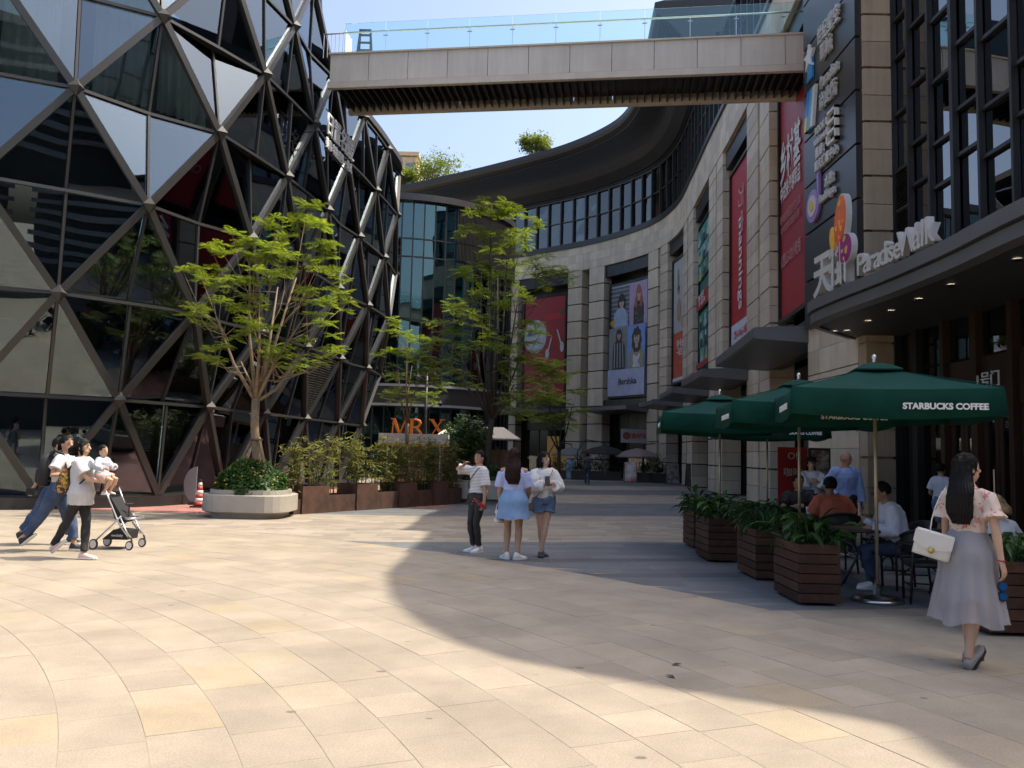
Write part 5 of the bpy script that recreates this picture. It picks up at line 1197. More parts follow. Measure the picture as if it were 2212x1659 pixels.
# ================================================================ people
def remesh(mb, vox, name, smooth=4, disp=None, cut=None):
    me = bpy.data.meshes.new(name); me.from_pydata(mb.v, [], mb.f); me.update()
    o = bpy.data.objects.new(name, me); col.objects.link(o); m = o.modifiers.new('r', 'REMESH'); m.mode = 'VOXEL'; m.voxel_size = vox; m.adaptivity = 0
    if smooth: s = o.modifiers.new('s', 'SMOOTH'); s.iterations = smooth; s.factor = .5
    dg = bpy.context.evaluated_depsgraph_get(); dg.update(); r = bpy.data.meshes.new_from_object(o.evaluated_get(dg)); bpy.data.objects.remove(o); bpy.data.meshes.remove(me)
    if disp:
        nn = [v.normal.copy() for v in r.vertices]
        for v, n in zip(r.vertices, nn): v.co += n*disp(v.co)
    if cut:
        bm = bmesh.new(); bm.from_mesh(r); bmesh.ops.delete(bm, geom=[v for v in bm.verts if cut(v.co)], context='VERTS'); bm.to_mesh(r); bm.free()
    r.polygons.foreach_set('use_smooth', [True]*len(r.polygons)); r.update(); r.name = name; return r
def ik(a, b, l1, l2, pole):
    a = Vector(a); b = Vector(b); d = b-a; L = min(d.length, (l1+l2)*.998); u = d.normalized(); b = a+u*L
    x = (l1*l1-l2*l2+L*L)/(2*L); h = math.sqrt(max(0, l1*l1-x*x)); p = Vector(pole); p = (p-u*p.dot(u)).normalized(); return a+u*x+p*h, b
def folds(amp, f=9, zs=.45): return lambda p: amp*(noise.noise(Vector((p.x*f, p.y*f, p.z*f*zs)))+.5*noise.noise(Vector((p.x*f*2.3, p.y*f*2.3, p.z*f*1.4))))
SKIN = {k: mat('skin_'+k, c, .5, var=(14, .06), spec=.35) for k, c in {'light': (.52, .33, .23), 'mid': (.42, .25, .165), 'tan': (.34, .19, .12)}.items()}
HAIRM = {'black': mat('black_hair', (.006, .005, .005), .6, var=(40, .3), spec=.22), 'brown': mat('dark_brown_hair', (.022, .008, .006), .6, var=(40, .3), spec=.22), 'blond': mat('dyed_fair_hair', (.28, .19, .09), .5, c2=(.12, .075, .035, 8))}
MAT = {}
MAT['white_tee'] = mat('white_cotton', (.50, .50, .52), .85, bump=(30, .1, .01)); MAT['jeans'] = mat('blue_jeans', (.028, .055, .125), .8, c2=(.055, .09, .17, 5), bump=(120, .2, .003)); MAT['jeans_dark'] = mat('dark_jeans', (.018, .03, .065), .8, c2=(.03, .05, .1, 5))
MAT['black'] = mat('black_cloth', (.014, .014, .016), .8); MAT['charcoal'] = mat('charcoal_jeans', (.022, .022, .024), .8, var=(8, .2)); MAT['lightdenim'] = mat('light_denim', (.16, .27, .46), .8, c2=(.21, .33, .52, 5)); MAT['middenim'] = mat('mid_denim', (.085, .14, .23), .8, c2=(.14, .2, .3, 6))
MAT['paleblue'] = mat('pale_blue_cotton', (.42, .47, .72), .8); MAT['blueshirt'] = mat('blue_oxford', (.25, .34, .60), .75); MAT['orange'] = mat('orange_polo', (.55, .14, .085), .8); MAT['whitelilac'] = mat('white_shirt', (.60, .60, .68), .75); MAT['whitelace'] = mat('white_blouse', (.72, .71, .70), .8); MAT['ivory'] = mat('ivory_knit', (.66, .66, .64), .85, bump=(80, .2, .004))
MAT['shoe_white'] = mat('white_shoe', (.70, .69, .67), .5); MAT['shoe_dark'] = mat('dark_shoe', (.02, .02, .025), .5); MAT['shoe_grey'] = mat('grey_flat', (.26, .24, .22), .6); MAT['pink_shoe'] = mat('pink_sandal', (.62, .45, .42), .5); MAT['greyshirt'] = mat('grey_navy_shirt', (.06, .065, .08), .85); MAT['greyblue'] = mat('grey_blue_knit', (.42, .45, .52), .85); MAT['pink'] = mat('pink_cloth', (.62, .42, .40), .85)
def stripemat():
    m = mat('striped_knit', (.62, .62, .62), .85); t = m.node_tree; N = t.nodes; L = t.links; tc = N.new('ShaderNodeTexCoord'); sp = N.new('ShaderNodeSeparateXYZ'); L.new(tc.outputs['Object'], sp.inputs[0]); mu = N.new('ShaderNodeMath'); mu.operation = 'MULTIPLY'; mu.inputs[1].default_value = 42; L.new(sp.outputs[2], mu.inputs[0]); fr = N.new('ShaderNodeMath'); fr.operation = 'FRACT'; L.new(mu.outputs[0], fr.inputs[0]); g = N.new('ShaderNodeMath'); g.operation = 'GREATER_THAN'; g.inputs[1].default_value = .72; L.new(fr.outputs[0], g.inputs[0]); mx = N.new('ShaderNodeMix'); mx.data_type = 'RGBA'; mx.inputs[6].default_value = (.64, .63, .64, 1); mx.inputs[7].default_value = (.22, .21, .23, 1); L.new(g.outputs[0], mx.inputs[0]); L.new(mx.outputs[2], N['Principled BSDF'].inputs['Base Color']); return m
def patternmat(name, base, c1, c2, sc, thr=.33, rough=.8, alpha=None):
    m = mat(name, base, rough); t = m.node_tree; N = t.nodes; L = t.links; b = N['Principled BSDF']; tc = N.new('ShaderNodeTexCoord'); v = N.new('ShaderNodeTexVoronoi'); v.inputs['Scale'].default_value = sc; ns = N.new('ShaderNodeTexNoise'); ns.inputs['Scale'].default_value = sc*1.4; L.new(tc.outputs['Object'], ns.inputs['Vector']); mv = N.new('ShaderNodeMix'); mv.data_type = 'VECTOR'; mv.inputs[0].default_value = .16; L.new(tc.outputs['Object'], mv.inputs[4]); L.new(ns.outputs['Color'], mv.inputs[5]); L.new(mv.outputs[1], v.inputs['Vector'])
    lt = N.new('ShaderNodeMath'); lt.operation = 'LESS_THAN'; lt.inputs[1].default_value = thr; L.new(v.outputs['Distance'], lt.inputs[0]); sp = N.new('ShaderNodeSeparateColor'); L.new(v.outputs['Color'], sp.inputs[0]); m1 = N.new('ShaderNodeMix'); m1.data_type = 'RGBA'; m1.inputs[6].default_value = (*c1, 1); m1.inputs[7].default_value = (*c2, 1); L.new(sp.outputs[0], m1.inputs[0]); m2 = N.new('ShaderNodeMix'); m2.data_type = 'RGBA'; m2.inputs[6].default_value = (*base, 1); L.new(lt.outputs[0], m2.inputs[0]); L.new(m1.outputs[2], m2.inputs[7]); L.new(m2.outputs[2], b.inputs['Base Color'])
    if alpha: b.inputs['Alpha'].default_value = alpha
    return m
MAT['stripe'] = stripemat(); MAT['floral'] = patternmat('floral_chiffon', (.62, .50, .42), (.50, .16, .18), (.58, .30, .26), 15, .36); MAT['floral_bag'] = patternmat('tropical_print', (.04, .03, .03), (.50, .05, .03), (.42, .40, .06), 17, .5)
MAT['tulle'] = mat('grey_tulle', (.40, .385, .40), .85, alpha=.55, bump=(60, .1, .004)); MAT['lining'] = mat('grey_lining', (.30, .285, .295), .85)
def pleat(amp, n): return lambda p, f: 1+amp*f*math.sin(n*math.atan2(p[1], p[0])+2.2*math.sin(3*math.atan2(p[1], p[0])))
def person(name_label, loc, rz, h=1.65, feet=None, hands=None, lean=(0, 0), seat=None, head=(0, 0), male=False, skin='mid', hair='long', hairc='black', hairlen=1.15, top=None, bottom=None, shoes='shoe_white', vox=.009, cat='person', finger=True, poleL=(-.6, -1, -.4), poleR=(.6, -1, -.4), kneeL=(0, 1, .1), kneeR=(0, 1, .1), fat=1.0, tw=0, hs=1.0):
    """authored for a height of 1.65 m, facing +y; hands/feet are targets; top=(material, hem z, sleeve 0..1, ease), bottom=(kind, material, ...)"""
    s = h/1.65; t = thing('person', name_label, cat, loc, rz); t.scale = (s, s, s)
    pz = seat if seat else .90; dz = pz-.90
    feet = feet or [(-.09, .0, .0, 0, 0), (.09, .02, .0, 0, 0)]
    hands = hands or [(-.23, .03, .78), (.23, .03, .78)]
    sw = .185 if male else .162
    def sp(z, x=0, y=0):   # spine point with lean
        k = max(0, (z-.9))/.5; return Vector((x+lean[0]*k, y+lean[1]*k, z+dz))
    body = MB()
    g = fat*(1.1 if male else 1)
    tor = [(.82, .13, .10), (.90, .165 if not male else .158, .115), (.98, .145, .10), (1.05, .122 if not male else .14, .09), (1.15, .13 if not male else .15, .1), (1.25, .148 if not male else .168, .108), (1.325, .14, .088), (1.375, .085, .066), (1.42, .052, .054), (1.48, .048, .05)]
    torp = [sp(z) for z, a, b in tor]; torr = [(a*g if z < 1.34 else a, b*g if z < 1.34 else b) for z, a, b in tor]
    body.tube(torp, torr, 18)
    # head
    nk = sp(1.45); RH = Matrix.Rotation(head[0], 3, 'Z')@Matrix.Rotation(head[1], 3, 'X')
    def hp(x, y, z): return nk+RH@Vector((x, y, z-1.45))*hs
    body.ell(hp(0, -.002, 1.545), (.074*hs, .092*hs, .106*hs), 18, 12, RH); body.ell(hp(0, .028, 1.488), (.056*hs, .06*hs, .062*hs), 14, 10, RH); body.ell(hp(0, .052, 1.452), (.026*hs, .028*hs, .022*hs), 10, 6, RH)
    body.tube([hp(0, .082, 1.55), hp(0, .104, 1.515), hp(0, .088, 1.505)], [.009*hs, .0155*hs, .012*hs], 8); body.tube([hp(-.022, .078, 1.476), hp(0, .088, 1.478), hp(.022, .078, 1.476)], [.006, .0085, .006], 8)
    for sx in (-1, 1): body.ell(hp(sx*.076, -.005, 1.525), (.010*hs, .019*hs, .03*hs), 8, 6, RH)
    # arms
    arms = []; SH = [sp(1.322, -sw), sp(1.322, sw)]
    if tw:
        for q in SH: x, y = q.x-lean[0]*.85, q.y-lean[1]*.85; q.x = x*math.cos(tw)+lean[0]*.85; q.y += x*math.sin(tw)
    for i in (0, 1):
        S = SH[i]; T_ = Vector(hands[i][:3]); E_, Wr = ik(S, T_, .268, .235, poleL if i == 0 else poleR); arms.append((S, E_, Wr)); m1 = .9*fat+(.2 if male else 0)
        sg = -1 if i == 0 else 1
        body.tube([S+Vector((-sg*.05, 0, .0)), S, S.lerp(E_, .35), S.lerp(E_, .8), E_, E_.lerp(Wr, .25), E_.lerp(Wr, .7), Wr], [.05*m1, .052*m1, .045*m1, .038*m1, .037*m1, .039*m1, .029*m1, .024], 12)
        d = (Wr-E_).normalized(); dh = (d+Vector(hands[i][3:6])*1.0).normalized() if len(hands[i]) >= 6 else (d+Vector((0, .12, -.12))).normalized(); inn = Vector((-sg, 0, 0)); inn = (inn-dh*inn.dot(dh))
        if inn.length < .2: inn = Vector((0, 0, -1))-dh*Vector((0, 0, -1)).dot(dh)
        inn.normalize(); wv = dh.cross(inn).normalized()
        # palm + fingers; wv = across the palm, inn = palm side
        body.tube([Wr-dh*.01, Wr+dh*.03, Wr+dh*.075, Wr+dh*.09], [(.024, .02), (.036, .016), (.04, .014), (.036, .011)] if abs(wv.y) < .7 else [(.02, .024), (.016, .036), (.014, .04), (.011, .036)], 12)
        for k, (o_, L) in enumerate(((-.031, .066), (-.0105, .076), (.0105, .072), (.031, .056))):
            b0 = Wr+dh*.082+wv*o_; body.tube([b0, b0+dh*L*.45+inn*.008, b0+dh*L*.75+inn*.028, b0+dh*L*.9+inn*.045], [.0095, .009, .008, .007], 7)
        b0 = Wr+dh*.028-wv*.028*(1 if (wv.y > 0) == False else -1); bb = -1 if wv.y > 0 else 1
        fw = wv if wv.y > 0 else -wv; b0 = Wr+dh*.025+fw*.026; body.tube([b0, b0+fw*.022+dh*.03+inn*.012, b0+fw*.026+dh*.058+inn*.026], [.012, .0105, .008], 7)
    # legs
    legs = []
    for i in (0, 1):
        sg = -1 if i == 0 else 1; Hp = Vector((sg*.085, 0, .88+dz)); fx, fy, fz, yaw, pit = feet[i]; Rf = Matrix.Rotation(yaw, 3, 'Z')@Matrix.Rotation(-pit, 3, 'X')
        ball = Vector((fx, fy, fz)); A = ball+Rf@Vector((0, -.13, .0)) if False else Vector((fx, fy, fz))+Matrix.Rotation(yaw, 3, 'Z')@(Matrix.Rotation(-pit, 3, 'X')@Vector((0, -.12, .075))+Vector((0, .12, 0)))
        K, A = ik(Hp, A, .42, .40, kneeL if i == 0 else kneeR); legs.append((Hp, K, A, Rf, Vector((fx, fy, fz)), yaw)); f_ = fat
        body.tube([Hp+Vector((0, 0, .05)), Hp, Hp.lerp(K, .3), Hp.lerp(K, .75), K, K.lerp(A, .28), K.lerp(A, .65), A], [.075*f_, .085*f_, .078*f_, .057*f_, .049*f_, .053*f_, .037*f_, .03], 14)
        def fp(x, y, z, Rf=Rf, yaw=yaw, b=Vector((fx, fy, fz))): return b+Matrix.Rotation(yaw, 3, 'Z')@Vector((0, .12, 0))+Rf@Vector((x, y-.12, z)) if False else A+Rf@Vector((x, y, z-.075))
        body.loft([[fp(wd*math.cos(2*PI*j/10), y, zc+ht*math.sin(2*PI*j/10)) for j in range(10)] for y, wd, zc, ht in ((-.055, .022, .03, .02), (-.03, .032, .04, .036), (.03, .036, .038, .034), (.09, .042, .026, .022), (.135, .04, .02, .015), (.165, .022, .016, .01))])
    b_ = obj('body', remesh(body, vox, 'body', 3), SKIN[skin], t)
    # face details
    ey = MB()
    for sx in (-1, 1): ey.ell(hp(sx*.031, .079, 1.541), (.0135*hs, .008*hs, .0065*hs), 8, 6, RH)
    ey.build('eyes', MAT['black'], t, True); eb = MB()
    for sx in (-1, 1): eb.tube([hp(sx*.014, .088, 1.563), hp(sx*.032, .086, 1.568), hp(sx*.05, .072, 1.562)], [.003*hs, .004*hs, .002*hs], 6)
    eb.build('eyebrows', HAIRM['black'], t)
    MB().tube([hp(-.021, .083, 1.474), hp(0, .094, 1.476), hp(.021, .083, 1.474)], [.0035*hs, .006*hs, .0035*hs], 8).build('lips', mat('lips', (.42, .12, .10), .45), t)
    # hair
    hm = HAIRM[hairc]; hb = MB()
    if hair != 'bald':
        hb.ell(hp(0, -.016, 1.560), (.088*hs, .101*hs, .104*hs), 20, 14, RH)
        iRH = RH.inverted()
        def loc_(p): q = iRH@(p-nk)/hs; return Vector((q.x, q.y, q.z+1.45))
        if hair in ('long', 'bob'):
            ln = hairlen; rings = []
            for k in range(13):
                f = k/12; z = 1.60-(1.60-ln)*f; wd = (.084+.034*smoothstep(0, .55, f))*(1-(.2 if hair == 'bob' else .34)*smoothstep(.8, 1, f)); dpth = (.07-.016*f)*(1-.5*smoothstep(.8, 1, f)); yc = -.045-.055*smoothstep(.1, .5, f)
                base = hp(0, yc, 1.60)*(1-smoothstep(.15, .5, f))+Vector((lean[0]*1.0*max(0, (z-.9)/.5), lean[1]*max(0, (z-.9)/.5)+yc-.02*smoothstep(.3, .6, f), 1.6+dz))*smoothstep(.15, .5, f)
                c = Vector((base.x+.012*math.sin(f*7)*f, base.y, z+dz)); Rr = Matrix.Rotation(head[0]*(1-.6*f), 3, 'Z'); rings.append([c+Rr@Vector((wd*math.cos(2*PI*j/20), dpth*math.sin(2*PI*j/20), 0)) for j in range(20)])
            hb.loft(rings)
            if hair == 'bob':
                for sx in (-1, 1): hb.tube([hp(sx*.075, .02, 1.58), hp(sx*.085, .028, 1.5), hp(sx*.088, .03, max(ln, 1.40))], [.02, .028, .02], 8)
        if hair == 'pony':
            hb.ell(hp(0, -.105, 1.575), (.03, .03, .03), 10, 8); hb.tube([hp(0, -.11, 1.58), hp(0, -.15, 1.54), hp(0, -.15, 1.45), hp(0, -.12, hairlen)], [.025, .033, .03, .012], 10)
        if hair == 'bun': hb.ell(hp(0, -.075, 1.66), (.042, .042, .036), 12, 8)
        zl = {'short': 1.592, 'baby': 1.585}.get(hair, 1.585 if hair != 'bob' else 1.565)
        def cut(p):
            q = loc_(p)
            if q.z < 1.40: return False
            if q.y > .045 and q.z < zl: return True
            if hair in ('short', 'baby', 'pony', 'bun') and q.z < (1.54 if q.y > -.005 else 1.49): return q.z < 1.60 and not (hair == 'pony' and q.y < -.08)
            return False
        st_ = lambda p: .006*math.sin(90*math.atan2(loc_(p).x, -(loc_(p).y+.02))/1.7+5*noise.noise(p*6))+.004*noise.noise(p*25)
        obj('hair', remesh(hb, max(.007, vox*.9), 'hair', 2, st_, cut), hm, t)
    # clothes
    if top:
        mt, hem, slv, ease = top[:4]; opt = top[4] if len(top) > 4 else {}
        mb = MB(); P_ = []; Q_ = []
        for (z, a, b), p, r in zip(tor, torp, torr):
            if z > opt.get('neck', 1.40)-.02 or z < hem+.015: continue
            P_.append(p); fl = opt.get('flare', 0)*max(0, (1.2-z)); Q_.append((r[0]+ease+fl, r[1]+ease+fl))
        P_.insert(0, sp(max(hem, .82))+Vector((0, 0, min(0, hem-.82)))); Q_.insert(0, (Q_[0][0]+opt.get('hemout', .0), Q_[0][1]+opt.get('hemout', .0)))
        P_.append(sp(opt.get('neck', 1.40))); Q_.append((.062, .06) if not opt.get('bare') else (.15, .085)); mb.tube(P_, Q_, 20)
        for i in (0, 1):
            if opt.get('bare') : S0 = 1
            S, E_, Wr = arms[i]; sg = -1 if i == 0 else 1; full = [S+Vector((-sg*.075, 0, .012)), S+Vector((-sg*.012, 0, -.008)), S.lerp(E_, .5), E_, E_.lerp(Wr, .5), Wr]; cum = [0, .06, .3, .54, .78, 1.0]; pts = []; rd = []
            if opt.get('bare'): full[0] = S.lerp(E_, .12); full[1] = S.lerp(E_, .2)
            m1 = fat*(1.1 if male else .9); rr = [.052, .052, .054, .050, .046, .038]
            for c, p, r in zip(cum, full, rr):
                if c <= slv+.01: pts.append(p); rd.append(r*m1+ease*1.1+opt.get('puff', 0)*smoothstep(0, .5, c))
            kk = [c for c in cum if c <= slv+.01][-1]
            if slv > kk+.02:
                j = cum.index(kk); pts.append(full[j].lerp(full[j+1], (slv-kk)/(cum[j+1]-kk))); rd.append(rd[-1]+opt.get('cuff', 0))
            mb.tube(pts, rd, 14)
        obj(opt.get('name', 'shirt'), remesh(mb, max(.009, vox), 'shirt', 3, folds(opt.get('fold', .007)*1.5)), MAT[mt], t)
    if bottom:
        kind, mt = bottom[0], bottom[1]; o3 = bottom[2] if len(bottom) > 2 else {}
        if kind in ('pants', 'shorts'):
            mb = MB(); ez = o3.get('ease', .012); e0 = o3.get('end', .96 if kind == 'pants' else .35)
            mb.tube([Vector((0, 0, .83+dz)), sp(.9), sp(.98), sp(1.02)], [(.14*g+ez, .105*g+ez), (.168*g+ez, .118*g+ez), (.148*g+ez, .102*g+ez), (.135*g+ez, .095*g+ez)], 20)
            for Hp, K, A, Rf, fpos, yaw in legs:
                full = [Hp+Vector((0, 0, .05)), Hp, Hp.lerp(K, .35), Hp.lerp(K, .75), K, K.lerp(A, .28), K.lerp(A, .65), A]; cum = [0, .03, .2, .4, .52, .65, .83, 1.0]; rr = [.078, .09, .082, .062, .055, .058, .045, .04]
                pts = []; rd = []
                for c, p, r in zip(cum, full, rr):
                    if c <= e0+.001: pts.append(p); rd.append(r*fat+ez+o3.get('wide', 0)*c)
                j = len(pts)-1
                if cum[j] < e0-.02: pts.append(full[j].lerp(full[j+1], (e0-cum[j])/(cum[j+1]-cum[j]))); rd.append(rd[-1]+o3.get('cuff', 0))
                mb.tube(pts, rd, 14)
            obj('trousers' if kind == 'pants' else 'shorts', remesh(mb, max(.009, vox), 'trousers', 3, folds(.010, 11, .9)), MAT[mt], t)
        if kind == 'skirt':
            z0, z1 = o3.get('z', (1.02, .5)); r1 = o3.get('r', (.28, .24)); n = 72; sx, sy = o3.get('sway', (0, 0)); am = o3.get('pleat', .05)
            def skirt(name, k, mt_, amp, cap):
                rings = []
                for i in range(15):
                    f = i/14; z = z0+(z1-z0)*f; wx = .135*g+(r1[0]*k-.135*g)*(f**.75); wy = .1*g+(r1[1]*k-.1*g)*(f**.75); hipf = math.exp(-((z-.88)/.09)**2)*.028
                    ring = []
                    for j in range(n):
                        a = 2*PI*j/n; w_ = 1+amp*f*(math.sin(o3.get('n', 11)*a+1.4*math.sin(2*a))+.5*math.sin(23*a+1)); zz = z+o3.get('wavy', .012)*f*math.sin(5*a+.7)
                        ring.append(Vector(((wx+hipf)*w_*math.cos(a)+sx*f*f, (wy+hipf)*w_*math.sin(a)+sy*f*f, zz+dz))+Vector((lean[0]*max(0, z-.9)/.5, lean[1]*max(0, z-.9)/.5, 0)))
                    rings.append(ring)
                return MB().loft(rings, cap).build(name, MAT[mt_], t, True)
            sk2 = skirt('skirt', 1, mt, am, False)
            if o3.get('lining'):
                z1 = z1+.17; skirt('lining', .70, o3['lining'], am*.3, False)
    if shoes:
        for Hp, K, A, Rf, fpos, yaw in legs:
            mb = MB()
            def fp(x, y, z): return A+Rf@Vector((x, y, z-.075))
            ank = .0 if shoes in ('shoe_grey', 'pink_shoe', 'sandal') else .02
            prof = ((-.068, .024, .032, .03), (-.045, .038, .045+ank/2, .047+ank/2), (.0, .041, .045+ank/2, .047+ank/2), (.05, .043, .036, .037), (.10, .049, .027, .028), (.145, .045, .022, .022), (.18, .025, .018, .016))
            mb.loft([[fp(wd*math.cos(2*PI*j/12), y, max(.0, zc+ht*math.sin(2*PI*j/12))) for j in range(12)] for y, wd, zc, ht in prof])
            so2 = obj('shoe', remesh(mb, .008, 'shoe', 2), MAT[shoes if shoes != 'sandal' else 'shoe_dark'], t)
            sm = MB(); sm.loft([[fp(x*1.04, y, z) for x, y in ((-.026, -.07), (.026, -.07), (.043, -.02), (.045, .05), (.051, .10), (.045, .15), (.02, .185), (-.02, .185), (-.045, .15), (-.051, .10), (-.045, .05), (-.043, -.02))] for z in (.0, .02)])
            sm.build('sole', MAT['shoe_white' if shoes in ('shoe_white', 'pink_shoe', 'shoe_dark') else 'shoe_dark'], so2)
    return dict(o=t, arms=arms, legs=legs, hp=hp, s=s, rz=rz, loc=Vector(loc))
def W(pd, p):
    p = Vector(p)*pd['s']; return pd['loc']+Matrix.Rotation(pd['rz'], 3, 'Z')@p
def face(dx, dy): return math.atan2(-dx, dy)      # rotation that turns +y to (dx, dy)
def box_thing(name, label, cat, pos, rz, size, m, tilt=(0, 0)):
    o = MB(); r = min(size)*.25
    o.loft([[(a, b, z) for a, b in rounded(size[0]*k, size[1]*k, min(size[0], size[1])*.2, 3)] for k, z in ((.94, -size[2]/2), (1, -size[2]/2+r*.3), (1, size[2]/2-r*.3), (.94, size[2]/2))])
    ob = o.build(name, m, None); ob.location = pos; ob.rotation_euler = (tilt[0], tilt[1], rz); tag(ob, label, cat); return ob
phone_m = mat('phone_black', (.01, .01, .012), .15); gold = mat('gold_metal', (.6, .42, .15), .3, 1)
# ---- walking woman on the right, seen from behind
q = gz(2096, 1436); rzw = face(.8, .6)
pw = person('woman with long black hair in floral blouse and grey tulle skirt walking past the cafe', (q.x, q.y, 0), rzw, 1.64, feet=[(-.05, .10, 0, 0, 0), (.06, -.16, .035, -.15, -.75)], hands=[(-.22, .14, .80), (.27, -.04, .80, .1, .3, -.5)], lean=(0, .02), head=(-.55, 0), skin='light', hair='long', hairlen=1.10, top=('floral', 1.0, .38, .016, {'puff': .012, 'cuff': .03, 'fold': .008, 'hemout': -.005}), bottom=('skirt', 'tulle', {'z': (1.05, .35), 'r': (.275, .25), 'pleat': .075, 'lining': 'lining', 'n': 14, 'sway': (.02, -.06), 'wavy': .025}), shoes='shoe_grey', vox=.006)
hb_ = thing('white_handbag', 'white flap handbag hanging at the walking woman\'s back', 'handbag', W(pw, (-.16, -.23, .93)), rzw+.35); wl = mat('white_leather', (.66, .64, .60), .45, var=(5, .06))
hb_.rotation_euler = (R_(8), R_(14), rzw+.35)
MB().loft([[(a, b*k, z) for a, b in rounded(.27, .085, .03, 3)] for k, z in ((.9, -.10), (1, -.08), (.9, .07), (.55, .1))]).build('bag_body', wl, hb_, True); MB().slab([(-.14, -.05, .0), (0, -.056, -.045), (.14, -.05, .0), (.14, -.045, .1), (-.14, -.045, .1)], .01).build('flap', wl, hb_); MB().ell((0, -.062, -.035), (.022, .012, .028), 10, 8).build('clasp', gold, hb_, True)
st2 = MB(); P0 = W(pw, (-.16, -.23, .93)); L0 = [W(pw, a)-P0 for a in ((-.18, -.235, 1.03), (-.175, -.215, 1.12), (-.16, -.185, 1.22), (-.14, -.145, 1.31), (-.12, -.08, 1.385), (-.11, .0, 1.405), (-.11, .09, 1.36), (-.13, .14, 1.25))]
inv = hb_.rotation_euler.to_matrix().inverted(); st2.tube([inv@a for a in L0], .005, 6); st2.build('strap', wl, hb_, True)
hd = pw['arms'][1][2]; sgl = thing('sunglasses', 'black sunglasses with blue mirrored lenses dangling from the walking woman\'s hand', 'sunglasses', W(pw, (hd.x+.0, hd.y+.05, hd.z-.19)), 0)
lens = mat('blue_mirror_lens', (.01, .09, .30), .1, .5)
for z in (.0, -.072): MB().lathe([(.028, -.007), (.039, -.005), (.039, .005), (.028, .007)], 16).build('rim', MAT['black'], sgl).matrix_local = Matrix.Translation((-.035, -.03, z))@Matrix.Rotation(R_(80), 4, 'X'); MB().lathe([(.029, -.0085), (.029, .0085)], 16).build('lens', lens, sgl).matrix_local = Matrix.Translation((-.035, -.03, z))@Matrix.Rotation(R_(80), 4, 'X')
MB().tube([(-.035, -.03, -.105), (.0, .0, -.15), (.05, .03, -.19)], .004, 6).build('temple', MAT['black'], sgl); MB().tube([(-.035, -.02, .03), (-.04, .0, .06)], .004, 6).build('temple', MAT['black'], sgl)
MB().tube([W(pw, hd)+Vector((.026*math.cos(a*.449), .026*math.sin(a*.449), .006)) for a in range(15)], .005, 6).build('red_bracelet', mat('red_cord', (.35, .02, .03), .5)); tag(bpy.data.objects['red_bracelet'], 'thin red bracelet on the walking woman\'s wrist', 'bracelet')
# ---- three girls
q = gz(1030, 1192); g1 = person('girl in striped tee and charcoal jeans speaking into her phone', (q.x, q.y, 0), face(-.72, -.55), 1.6, feet=[(-.06, .0, 0, .1, 0), (.07, .02, 0, -.1, 0)], hands=[(-.235, .05, .79, 0, .2, -.3), (.10, .24, 1.40, -.3, -.1, .8)], skin='mid', hair='pony', hairlen=1.32, head=(.25, 0), top=('stripe', .96, .5, .028, {'flare': .05, 'cuff': .012}), bottom=('pants', 'charcoal', {'ease': .004}), vox=.008)
a = g1['arms'][1][2]; box_thing('phone', 'dark phone held to the striped girl\'s mouth', 'phone', W(g1, (a.x-.01, a.y+.075, a.z+.07)), g1['rz'], (.07, .15, .012), phone_m, (R_(-10), 0))
def crossbag(label, pd, bagpos, path, m, size, cat='bag', extra=0):
    P0 = W(pd, bagpos); t = thing('shoulder_bag', label, cat, P0, pd['rz']); k = pd['s']
    MB().loft([[(a*f, b*f, z) for a, b in rounded(size[0], size[1], size[1]*.3, 3)] for f, z in ((.9, -size[2]/2), (1, -size[2]/2+.02), (1, size[2]/2-.03), (.85, size[2]/2))]).build('bag_body', m, t, True)
    MB().slab([(-size[0]*.5, -size[1]*.55, -.01), (size[0]*.5, -size[1]*.55, -.01), (size[0]*.48, -size[1]*.5, size[2]*.48), (-size[0]*.48, -size[1]*.5, size[2]*.48)], .01).build('flap', m, t)
    Ri = Matrix.Rotation(-pd['rz'], 3, 'Z'); MB().tube([Ri@(W(pd, a)-P0) for a in path], .007, 6).build('strap', m, t, True); return t
crossbag('small black tasselled shoulder bag on the striped girl\'s hip', g1, (.17, .02, .84), [(.19, .02, .94), (.10, .145, 1.10), (-.02, .155, 1.22), (-.10, .10, 1.35), (-.115, 0, 1.395), (-.09, -.11, 1.33), (.02, -.16, 1.18), (.15, -.11, 1.02), (.19, .0, .94)], MAT['black'], (.17, .07, .17))
a = g1['arms'][0][2]; bt = thing('drink_bottle', 'plastic bottle with red label in the striped girl\'s hand', 'bottle', W(g1, (a.x+.0, a.y+.02, a.z-.07)), g1['rz']); bt.rotation_euler = (R_(-55), 0, g1['rz'])
MB().lathe([(.03, .0), (.032, .03), (.03, .2), (.013, .235), (.013, .25)], 14, (0, 0, -.06)).build('bottle_body', glassmat('clear_plastic', (.85, .9, .92), 1.4, .05), bt, True); MB().lathe([(.0335, .06), (.0335, .14)], 14, (0, 0, -.06)).build('label_band', mat('red_label', (.5, .03, .04), .4), bt); MB().lathe([(.016, .245), (.016, .27)], 12, (0, 0, -.06)).build('cap', mat('red_cap', (.5, .02, .02), .4), bt)
q = gz(1112, 1208); g2 = person('girl with long brown hair in off-shoulder blue top and denim skirt seen from behind', (q.x-.04, q.y, 0), face(.12, 1), 1.64, feet=[(-.09, .0, 0, .55, 0), (.08, -.02, 0, -.75, 0)], hands=[(-.22, .10, .84, 0, .2, -.2), (.2, .2, .9)], skin='mid', hair='long', hairc='brown', hairlen=1.12, fat=1.12, top=('paleblue', .98, .52, .02, {'bare': 1, 'puff': .012, 'neck': 1.345, 'fold': .009}), bottom=('skirt', 'lightdenim', {'z': (1.04, .60), 'r': (.25, .22), 'pleat': .03, 'n': 9}), vox=.008)
